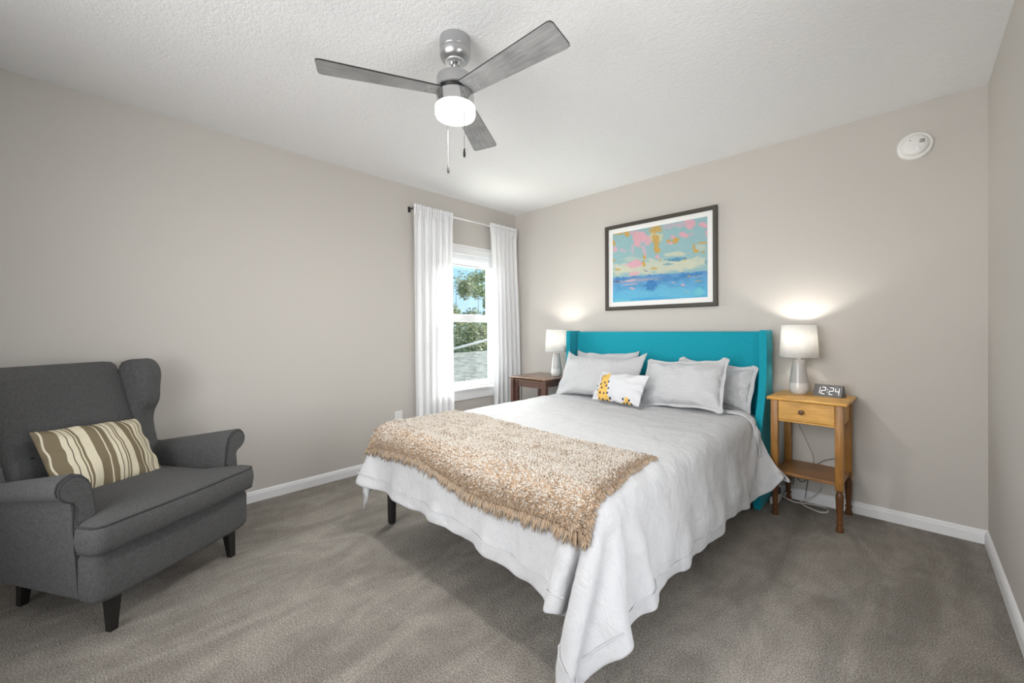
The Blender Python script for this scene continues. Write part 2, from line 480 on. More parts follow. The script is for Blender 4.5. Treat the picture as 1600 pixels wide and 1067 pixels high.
blind = thing('window_blind', 'raised white horizontal blind stacked at the top of the window', 'blind', (-.02, (WY0+WY1)/2, WZ1-.018))
hy = (WY1-WY0)/2-.022
bm = B(); box(bm, -.012, .014, -hy, hy, -.068, 0, .004); box(bm, .008, .016, -hy, hy, -.070, -.060, .002)
obj('headrail', bm, 'white_vinyl', blind, False)
bm = B()
for k in range(13):
    z = -.076-k*.0073; box(bm, -.014, .012, -hy+.006, hy-.006, z-.0018, z+.0012)
obj('slat_stack', bm, 'white_vinyl', blind, False)
bm = B(); box(bm, -.016, .014, -hy+.004, hy-.004, -.192, -.172, .004); obj('bottom_rail', bm, 'white_vinyl', blind, False)
for yy in (.03, .31):
    bm = B(); tube(bm, [(.016, yy, -.066), (.017, yy, -.12), (.018, yy+.004, -.168)], .0016, 6); obj('lift_cord', bm, 'white_vinyl', blind)

# ------------------------------------------------------------------ outside: lawn, neighbouring roof, pines
bm = B()
vs = grid(bm, [[(x, y, -3.0 + max(0, (-x-18))*.085 + .15*math.sin(x*.7+y*.4)) for y in np.linspace(-6, 60, 24)] for x in np.linspace(-1, -70, 26)])
lawn = struct('ground', bm, 'lawn_grass'); lawn['kind'] = 'structure'

house = thing('neighbour_house', 'neighbouring house with weathered brown shingle roof below the window', 'house', (-7.5, 4.6, -3))
# roof plane falls towards the room; its rake runs up to the right
A_, B_ = Vector((-9.0, 5.75, .41)), Vector((-9.0, 8.60, .93))
A2, B2 = Vector((-3.4, .9, -.55)), Vector((-3.4, 6.0, -.55))
pts = [A2+Vector((0, -.6, -.05)), B2, B_, A_+Vector((0, -.6, -.10))]
hb = Vector((-7.5, 4.6, -3)); pts = [p-hb for p in pts]
u_ax = (pts[1]-pts[0]).normalized(); n_ax = u_ax.cross(pts[3]-pts[0]).normalized()
if n_ax.z < 0: n_ax = -n_ax
v_ax = n_ax.cross(u_ax)
mt = Matrix((u_ax, v_ax, n_ax)).transposed().to_4x4(); mt.translation = pts[0]
inv = mt.inverted()
bm = B(); loc2 = [inv @ p for p in pts]
prism(bm, [(p.x, p.y) for p in loc2], lambda p: Vector((p[0], p[1], 0)), lambda p: Vector((p[0], p[1], -.12)))
ro = obj('roof', bm, 'roof_shingle', house, False); ro.matrix_local = mt
bm = B(); d = pts[2]-pts[3]; tube(bm, [pts[3]-d*.02, pts[2]+d*.02], .060, 8); obj('ridge_cap', bm, 'flashing', ro, True)
ro.children[0].matrix_parent_inverse = mt.inverted()
bm = B(); p = Vector((-5.0, 3.33, -.22))-hb
lathe(bm, [(.035, p.z-.25), (.035, p.z+.16)], 12, (p.x, p.y)); obj('vent_pipe', bm, 'flashing', house)
bm = B(); box(bm, -1.2, 3.6, -2.8, 1.0, 0, 2.2); box(bm, -1.4, -.6, .2, 3.6, 0, 3.0); obj('wall', bm, 'siding', house, False)

def tree(name, label, loc, h, cr, n, leaf, seed, crown0=.35, trunks=1, lean=0, sparse=1.0):
    rnd = random.Random(seed)
    t = thing(name, label, 'tree', loc, 0, 'trees beyond the neighbouring roof')
    for k in range(trunks):
        bm = B(); dx, dy = rnd.uniform(-.5, .5)*(k > 0), rnd.uniform(-.9, .9)*(k > 0)
        tube(bm, smooth_path([(dx, dy, 0), (dx+.1, dy+lean*.3, h*.4), (dx*.6, dy+lean*.6, h*.7), (dx*.5, dy+lean, h*.95)], 5),
             [h*.006*(1-.85*i/15) for i in range(16)], 7); obj('trunk', bm, 'bark', t)
    bm = B(); blobs = []
    for k in range(13):
        f = rnd.random(); z = h*(crown0+(1-crown0)*f); rr = cr*(1-.55*f)*math.sqrt(rnd.random()); a = rnd.uniform(0, 2*PI)
        blobs.append((Vector((rr*math.cos(a), rr*math.sin(a)+lean*f, z)), cr*rnd.uniform(.22, .42)))
    for k in range(n):
        c, r_ = rnd.choice(blobs)
        d = Vector((rnd.gauss(0, 1), rnd.gauss(0, 1), rnd.gauss(0, .8))).normalized()*r_*(rnd.random()**.5)
        s = rnd.uniform(.03, .075)*cr/1.6
        q = Matrix.Rotation(rnd.uniform(0, 6.28), 3, 'Z') @ Matrix.Rotation(rnd.uniform(-1, 1), 3, 'X')
        bm.faces.new([bm.verts.new(c+d+q @ Vector(p)) for p in ((-s, -s*.6, 0), (s, -s*.5, .02), (s*.8, s*.7, 0), (-s*.7, s*.6, .03))])
    obj('crown', bm, leaf, t, False)
    return t
tree('pine_tree', 'tall pine tree with an open crown, highest of the trees outside the window', (-17, 14.2, -2.9), 7.9, 2.1, 7000, 'pine_leaf', 5, .42, 3)
tree('pine_tree', 'leafy tree at the left of the tall pine, half behind the left curtain', (-16, 11.4, -2.9), 7.1, 1.9, 6000, 'oak_leaf', 8, .3, 2)
tree('pine_tree', 'shorter tree outside at the right of the tall pine', (-18, 17.2, -2.8), 6.7, 1.7, 5000, 'pine_leaf', 11, .35, 2)
tree('oak_tree', 'low bushy tree just above the neighbouring roof edge', (-15.5, 12.6, -2.9), 4.6, 2.1, 6000, 'oak_leaf', 15, .3, 1)
tree('oak_tree', 'low round tree at the foot of the tall pine, right of the bushy one', (-16.5, 16.2, -2.9), 4.5, 2.2, 6000, 'pine_leaf', 17, .3, 1)

# ------------------------------------------------------------------ curtains and rod
rod = thing('curtain_rod', 'thin white curtain rod across the top of the window', 'curtain rod', (.08, -.72, 2.225))
bm = B(); tube(bm, [(0, -.642, 0), (0, .665, 0)], .007, 10); obj('rod', bm, 'white_vinyl', rod)
for s in (-1, 1):
    bm = B(); yb_ = s*.64 if s < 0 else .66; tube(bm, [(0, yb_, 0), (-.03, yb_, 0), (-.078, yb_, 0)], .006, 8); box(bm, -.080, -.074, yb_-.012, yb_+.012, -.025, .025, .002)
    obj('wall_bracket', bm, 'dark_metal' if s < 0 else 'white_vinyl', rod)  # left bracket dark: shading at the rod end put into its colour
def curtain(label, y0, y1, yb0, yb1, seed, folds):
    rnd = random.Random(seed); nz, ny = 60, 150; ph = [rnd.uniform(0, 6.28) for _ in range(6)]
    zt, zb = 2.262, .03; P = []
    for i in range(nz+1):
        f = i/nz; z = zt+(zb-zt)*f; row = []
        hd = max(0, 1-f/.035)                       # ruffle over the rod pocket
        for j in range(ny+1):
            g = j/ny; ya = y0+(y1-y0)*g; yb = yb0+(yb1-yb0)*g
            k = min(1, f*1.5); y = ya+(yb-ya)*k
            wv = math.sin(2*PI*folds*g+ph[0]+1.2*math.sin(3*g+ph[1])) + .5*math.sin(2*PI*folds*1.9*g+ph[2]+f*1.5)*(1-.6*f)
            fine = math.sin(2*PI*folds*3.4*g+ph[3])*max(0, 1-f*6)
            amp = .006+.011*min(1, f*3)
            x = .082+amp*wv+.006*fine+.008*math.sin(4*f+ph[4]+5*g)
            if f < .035: x = .082+.011*math.sin(2*PI*folds*2.6*g+ph[3])+.004*wv
            y += .010*math.cos(2*PI*folds*g+ph[0])*min(1, f*4)
            row.append((x, y, z))
        P.append(row)
    bm = B(); grid(bm, P); o = obj('curtain', bm, 'sheer_curtain', angle=None)
    tag(o, label, 'curtain', 'white window curtains')
    return o
curtain('white sheer curtain on the left side of the window, next to the bare wall', -1.362, -.945, -1.365, -.945, 3, 6)
curtain('white sheer curtain on the right side of the window, by the room corner', -.452, -.075, -.405, -.030, 9, 6)

# ------------------------------------------------------------------ wall outlet
ou = thing('wall_outlet', 'white duplex wall outlet low on the window wall', 'outlet', (0, -1.476, .400))
bm = B(); box(bm, 0, .006, -.037, .037, -.058, .058, .003); obj('cover_plate', bm, 'white_plastic', ou, False)
for s in (-1, 1):
    bm = B(); box(bm, .005, .0085, -.017, .017, s*.026-.014, s*.026+.014, .004)
    so = obj('socket', bm, 'white_vinyl', ou, False)
    bm = B()
    for yy in (-.007, .007): box(bm, .008, .0088, yy-.0013, yy+.0013, s*.026-.004, s*.026+.006)
    obj('slot', bm, 'grey_plastic', so, False)

# ------------------------------------------------------------------ smoke detector
sd = thing('smoke_detector', 'round white smoke detector high on the wall above the nightstand', 'smoke detector', (3.196, 0, 2.199))
sd.rotation_euler = (R(90), 0, 0)
bm = B(); lathe(bm, [(.076, 0), (.076, .012), (.072, .017), (.060, .018)], 40); obj('mounting_base', bm, 'white_plastic', sd)
bm = B(); lathe(bm, [(.060, .016), (.060, .026), (.055, .034), (.046, .040), (.030, .042), (.0, .042)], 40); obj('cover', bm, 'white_plastic', sd)
bm = B()
for a in range(4):
    for b in range(4):
        box(bm, .020+a*.0055, .0237+a*.0055, .002+b*.0055, .0057+b*.0055, .040, .0432)
obj('sounder_grille', bm, 'grey_plastic', sd, False)
bm = B(); lathe(bm, [(.011, .040), (.011, .044), (.008, .0455), (0, .0455)], 20, (.012, -.022)); obj('test_button', bm, 'white_vinyl', sd)
bm = B(); lathe(bm, [(.003, .040), (.003, .043), (0, .043)], 10, (-.018, .026)); obj('indicator_light', bm, 'grey_plastic', sd)

# ------------------------------------------------------------------ framed abstract print
pic = thing('framed_picture', 'framed abstract seascape print with white mat above the bed', 'picture', (1.651, 0, 1.710))
PW, PH = .966, .765
bm = B(); o2 = [(-PW/2, -PH/2), (PW/2, -PH/2), (PW/2, PH/2), (-PW/2, PH/2)]; fw = .031
prof = [(0, -.002), (0, -.028), (.006, -.031), (fw-.006, -.031), (fw, -.026), (fw, -.010)]
P = []
for (sx_, sz_) in ((-1, -1), (1, -1), (1, 1), (-1, 1)):
    P.append([(sx_*(PW/2-d), y, sz_*(PH/2-d)) for d, y in prof])
grid(bm, P, closeu=True); obj('frame', bm, 'frame_wood', pic, False)
bm = B(); box(bm, -PW/2+.02, PW/2-.02, -.014, -.004, -PH/2+.02, PH/2-.02); obj('mat', bm, 'mat_board', pic, False)
# print: painted strokes in picture pixels of a perspective quad, mapped to the sheet
QUAD = ((210, 357), (988, 215), (988, 873), (212, 917))
def inv_quad(p):
    TL, TR, BR, BL = [np.array(c, float) for c in QUAD]; u = v = .5
    for _ in range(12):
        f = lambda u, v: BL*(1-u)*(1-v)+BR*u*(1-v)+TL*(1-u)*v+TR*u*v
        e = f(u, v)-np.array(p, float); J = np.stack([(f(u+1e-4, v)-f(u, v))/1e-4, (f(u, v+1e-4)-f(u, v))/1e-4], 1)
        d = np.linalg.solve(J, -e); u += d[0]; v += d[1]
    return u, v
SKY, PINK, PINK2, OCH, CRM, YEL = (152, 188, 192), (222, 172, 182), (205, 178, 190), (205, 165, 92), (206, 208, 186), (214, 205, 158)
NAVY, SEA, SEA2, LILAC, TEAL = (66, 128, 188), (84, 160, 212), (112, 190, 220), (158, 164, 184), (98, 150, 180)
STROKES = [  # x, y, rx, ry, angle, colour, strength
 (600, 620, 430, 62, -4, CRM, .9), (300, 640, 110, 50, 0, CRM, .8), (850, 600, 170, 50, -4, CRM, .8), (940, 470, 40, 30, 0, CRM, .6),
 (600, 372, 60, 48, 0, YEL, .8), (760, 518, 95, 18, -3, CRM, .9), (420, 560, 120, 20, 0, CRM, .5), (700, 290, 70, 22, -10, PINK2, .6),
 (455, 385, 58, 74, 10, PINK, 1), (525, 405, 30, 55, -20, PINK, .9), (420, 345, 50, 26, 0, PINK, .8), (498, 490, 18, 55, -18, PINK2, .9),
 (860, 275, 48, 42, 10, PINK, 1), (800, 275, 60, 22, -8, PINK2, .8), (962, 282, 38, 22, 25, PINK, 1), (822, 362, 42, 20, 20, PINK, 1),
 (870, 358, 40, 8, 5, PINK, .8), (236, 478, 24, 28, 0, PINK, .9), (300, 488, 48, 14, 15, PINK2, .8), (398, 470, 18, 45, 0, PINK2, .7),
 (420, 598, 88, 30, -10, PINK, 1), (400, 682, 62, 20, -10, PINK, .8), (610, 540, 22, 22, 0, PINK, .9), (712, 428, 24, 14, 15, PINK, 1), (738, 382, 24, 18, 0, PINK, .8),
 (602, 308, 58, 40, 0, OCH, .9), (596, 400, 28, 60, -6, OCH, .9), (608, 478, 26, 46, -18, OCH, 1), (345, 352, 24, 24, 0, OCH, 1), (275, 352, 65, 9, -10, OCH, .9),
 (222, 430, 13, 28, 0, OCH, 1), (500, 545, 15, 22, -20, OCH, 1), (494, 592, 16, 32, 0, OCH, .9), (755, 408, 26, 30, 20, OCH, 1), (700, 412, 16, 14, 0, OCH, .9),
 (892, 470, 10, 34, -5, OCH, 1), (908, 498, 22, 14, 0, OCH, 1), (955, 430, 32, 9, 0, OCH, 1), (955, 505, 16, 7, 0, OCH, .9), (256, 645, 30, 10, 0, OCH, .8),
 (582, 636, 32, 15, 0, OCH, .6), (220, 572, 10, 14, 0, OCH, .9), (632, 570, 9, 15, 0, OCH, .9), (825, 570, 9, 8, 0, (225, 185, 60), 1), (980, 350, 8, 30, 0, PINK, .8),
 (755, 562, 92, 17, -3, TEAL, 1), (700, 602, 45, 12, 0, TEAL, .6), (980, 590, 14, 22, 0, TEAL, .6), (510, 655, 30, 9, 20, (150, 150, 165), .7)]
SEAS = [(400, 735, 220, 18, -4, LILAC, .8), (560, 725, 120, 14, -4, LILAC, .7), (900, 700, 70, 12, 0, LILAC, .8), (560, 775, 62, 50, -20, NAVY, .9), (870, 690, 120, 16, -3, NAVY, .8),
 (300, 725, 90, 14, 0, NAVY, .7), (250, 745, 40, 8, 0, (60, 80, 120), .6), (335, 850, 18, 6, 20, (70, 100, 150), .9), (700, 720, 90, 22, 0, NAVY, .5),
 (380, 735, 55, 10, -6, PINK2, 1), (360, 768, 80, 7, -4, PINK2, .8), (395, 802, 32, 9, 10, PINK2, 1), (810, 772, 20, 12, 20, PINK2, 1), (842, 825, 24, 9, 10, PINK2, 1), (735, 752, 18, 8, 0, PINK2, .7),
 (855, 700, 12, 10, 0, OCH, .6), (920, 742, 30, 5, 0, OCH, .6), (420, 850, 170, 40, 0, SEA2, .7), (760, 835, 200, 40, 0, SEA2, .8), (300, 900, 80, 14, 0, (130, 205, 215), .6),
 (600, 890, 200, 16, 0, (80, 165, 215), .7), (650, 800, 60, 30, 0, SEA2, .6), (930, 830, 40, 30, 0, (125, 205, 215), .7)]
def paint_print(nx, ny, pw, ph):
    U, V = np.meshgrid((np.arange(nx)+.5)/nx, (np.arange(ny)+.5)/ny)      # v up
    TL, TR, BR, BL = [np.array(c, float) for c in QUAD]
    X = BL[0]*(1-U)*(1-V)+BR[0]*U*(1-V)+TL[0]*(1-U)*V+TR[0]*U*V
    Y = BL[1]*(1-U)*(1-V)+BR[1]*U*(1-V)+TL[1]*(1-U)*V+TR[1]*U*V
    nz = np.array([[noise.noise(Vector((x*.020, y*.035, 1.7))) for x, y in zip(rx, ry)] for rx, ry in zip(X, Y)])
    nf = np.array([[noise.noise(Vector((x*.05, y*.16, 7.1))) for x, y in zip(rx, ry)] for rx, ry in zip(X, Y)])
    C = np.ones((ny, nx, 3))*np.array(SKY) + nf[..., None]*8
    def stroke(s):
        x, y, a, b, an, c, k = s; t = R(an); dx, dy = X-x, Y-y
        p = (dx*math.cos(t)+dy*math.sin(t))/a; q = (-dx*math.sin(t)+dy*math.cos(t))/b
        d = np.sqrt(p*p+q*q)+nz*.45+nf*.35
        m = np.clip((1.05-d)/.28, 0, 1)*k
        C[:] = C*(1-m[..., None])+(np.array(c)+nf[..., None]*10)*m[..., None]
    for s in STROKES: stroke(s)
    hz = 712+(X-212)*(655-712)/776+nz*7+nf*5; m = np.clip((Y-hz)/5, 0, 1)[..., None]
    dep = np.clip((Y-hz)/190, 0, 1)[..., None]
    sea = np.array((98, 148, 196))*(1-dep)+np.array((98, 182, 220))*dep+(nf*14+nz*14)[..., None]
    sky = C.copy(); C[:] = sea
    for s in SEAS: stroke(s)
    C = sky*(1-m)+C*m
    s = np.clip(C/255*.93, 0, 1); return np.where(s <= .04045, s/12.92, ((s+.055)/1.055)**2.4)
nx, ny = 150, 120; pw, ph = PW-2*(fw+.042), PH-2*(fw+.042)
Cp = paint_print(nx, ny, pw, ph)
me = bpy.data.meshes.new('print'); vv, ff = [], []
for j in range(ny+1):
    for i in range(nx+1): vv.append(((i/nx-.5)*pw, -.0155, (j/ny-.5)*ph))
for j in range(ny):
    for i in range(nx): a = j*(nx+1)+i; ff.append((a, a+1, a+nx+2, a+nx+1))
me.from_pydata(vv, [], ff)
at = me.color_attributes.new('paint', 'FLOAT_COLOR', 'CORNER')
buf = np.ones((ny*nx, 4, 4), np.float32); buf[:, :, :3] = Cp.reshape(-1, 1, 3); at.data.foreach_set('color', buf.ravel())
link('print', me, 'art_print', pic, False)
# ------------------------------------------------------------------ ceiling fan
HX, HY = 1.7336, -2.1879
fan = thing('ceiling_fan', 'brushed metal three-blade ceiling fan with lit white drum light', 'ceiling fan', (HX, HY, RH))
zz = lambda z: z-RH
bm = B(); lathe(bm, [(.067, zz(2.44)), (.067, zz(2.392)), (.0655, zz(2.390)), (.0655, zz(2.386)), (.067, zz(2.384)), (.067, zz(2.365)), (.060, zz(2.350)), (.047, zz(2.341)), (.036, zz(2.339))], 48)
obj('canopy', bm, 'brushed_nickel', fan)
bm = B(); lathe(bm, [(.044, zz(2.345)), (.043, zz(2.334)), (.026, zz(2.331)), (.020, zz(2.338))], 40); obj('canopy_ring', bm, 'bright_metal', fan)
bm = B(); lathe(bm, [(.0125, zz(2.36)), (.0125, zz(2.262))], 20); lathe(bm, [(.022, zz(2.275)), (.022, zz(2.268))], 20); obj('downrod', bm, 'brushed_nickel', fan)
bm = B(); lathe(bm, [(.02, zz(2.273)), (.074, zz(2.272)), (.080, zz(2.268)), (.082, zz(2.262)), (.082, zz(2.218)), (.078, zz(2.214)), (.072, zz(2.213))], 56); obj('motor_housing', bm, 'brushed_nickel', fan)
bm = B(); lathe(bm, [(.070, zz(2.216)), (.070, zz(2.192))], 48); obj('motor_band', bm, 'dark_metal', fan)
bm = B(); lathe(bm, [(.07, zz(2.196)), (.081, zz(2.194)), (.083, zz(2.189)), (.083, zz(2.141)), (.079, zz(2.139))], 56); obj('light_fitter', bm, 'chrome', fan)
bm = B(); lathe(bm, [(.080, zz(2.142)), (.0885, zz(2.139)), (.0895, zz(2.131)), (.0895, zz(2.108)), (.085, zz(2.097)), (.072, zz(2.091)), (.040, zz(2.088)), (0, zz(2.0875))], 56)
obj('glass_drum', bm, 'fan_light_glass', fan)
light('AREA', 'fan_lamp_light', (HX, HY, 2.0865), 8, (1.0, .985, .955), target=(HX, HY, 0), shape='DISK', size=.12)
for ang in (-115.9, 4.1, 124.1):
    m4 = Matrix.Rotation(R(ang), 4, 'Z') @ Matrix.Translation((0, 0, zz(2.204))) @ Matrix.Rotation(R(-9), 4, 'X')
    bm = B(); r0, r1 = .070, .560
    pts = [(r0, -.046), (r1-.018, -.068), (r1-.005, -.064), (r1, -.052), (r1, .052), (r1-.005, .064), (r1-.018, .068), (r0, .046)]
    prism(bm, pts, lambda p: Vector((p[0], p[1], .003)), lambda p: Vector((p[0], p[1], -.003)), .001, 1)
    me = bpy.data.meshes.new('blade'); bmesh.ops.recalc_face_normals(bm, faces=bm.faces); bm.to_mesh(me); bm.free()
    bl = link('blade', me, 'blade_wood', fan, False); me.materials.append(M['blade_edge'])
    for p in me.polygons:
        if abs(p.normal.z) < .9: p.material_index = 1
    bl.matrix_local = m4
    for px_, py_ in ((.105, 0), (.125, .024), (.125, -.024)):
        bm = B(); lathe(bm, [(.0055, -.003), (.0055, -.0045), (.003, -.006), (0, -.006)], 10, (px_, py_)); obj('screw', bm, 'chrome', bl)
    bm = B(); box(bm, .058, .10, -.017, .017, .003, .008, .001); obj('blade_iron', bm, 'chrome', bl, False)
for (cx_, cy_, z0_, z1_) in ((1.8298, -2.2169, 2.167, 1.919), (1.6418, -2.1600, 2.165, 1.919)):
    x, y = cx_-HX, cy_-HY; d = Vector((x, y, 0)).normalized()*.082
    bm = B(); tube(bm, [(d.x, d.y, zz(z0_)), (d.x*1.1, d.y*1.1, zz(z0_)-.001), (x, y, zz(z0_)-.008), (x, y, zz(z1_))], .0011, 6)
    for k in range(50):
        z = zz(z0_)-.012-k*(z0_-z1_-.012)/50
        bmesh.ops.create_icosphere(bm, subdivisions=1, radius=.0013, matrix=Matrix.Translation((x, y, z)))
    ch = obj('pull_chain', bm, 'chain_metal', fan)
    bm = B(); lathe(bm, [(0, zz(z1_)+.004), (.0028, zz(z1_)+.001), (.0038, zz(z1_)-.008), (.0055, zz(z1_)-.022), (.0050, zz(z1_)-.034), (0, zz(z1_)-.040)], 14, (x, y))
    obj('chain_fob', bm, 'dark_metal', ch)

# ------------------------------------------------------------------ bed
bed = thing('bed', 'queen bed with teal upholstered wingback headboard', 'bed', (1.695, -1.15, 0))
def bl_(bm, name, mat, **k): # world coords -> bed coords
    bmesh.ops.translate(bm, verts=bm.verts, vec=(-1.695, 1.15, 0)); return obj(name, bm, mat, bed, **k)
bm = B(); box(bm, .925, 2.468, -.135, -.075, .08, 1.135, .018, 4); hp = bl_(bm, 'headboard_panel', 'teal_fabric')
fr_ = smooth_path([(-.245, 0, 1.143), (-.245, 0, 1.0), (-.248, 0, .90), (-.262, 0, .78), (-.300, 0, .67), (-.355, 0, .56), (-.388, 0, .45), (-.400, 0, .33), (-.402, 0, .15), (-.402, 0, 0.012)], 4)
out_ = [(p.x, p.z) for p in fr_] + [(-.078, .012), (-.078, 1.143)]
for x0, x1 in ((.885, .928), (2.462, 2.505)):
    bm = B(); prism(bm, out_, lambda p: Vector((x0, p[0], p[1])), lambda p: Vector((x1, p[0], p[1])), .010, 3); bl_(bm, 'headboard_wing', 'teal_fabric', angle=50)
bm = B(); box(bm, .945, 2.445, -2.13, -.14, .235, .29, .01, 3); bl_(bm, 'bed_frame', 'black_wood')
bm = B(); box(bm, .935, 2.455, -2.165, -.142, .292, .572, .06, 6); mt_ = bl_(bm, 'mattress', 'mattress_ticking')
for x, y in ((.955, -2.075), (2.30, -1.99), (2.39, -1.09), (.955, -1.09)):
    bm = B(); lathe(bm, [(.020, 0), (.020, .006), (.024, .01), (.027, .24)], 20, (x, y)); bl_(bm, 'leg', 'black_wood')

# comforter: a cloth laid over the bed (draped grid, quantised)
CL_NX, CL_NY = 76, 74
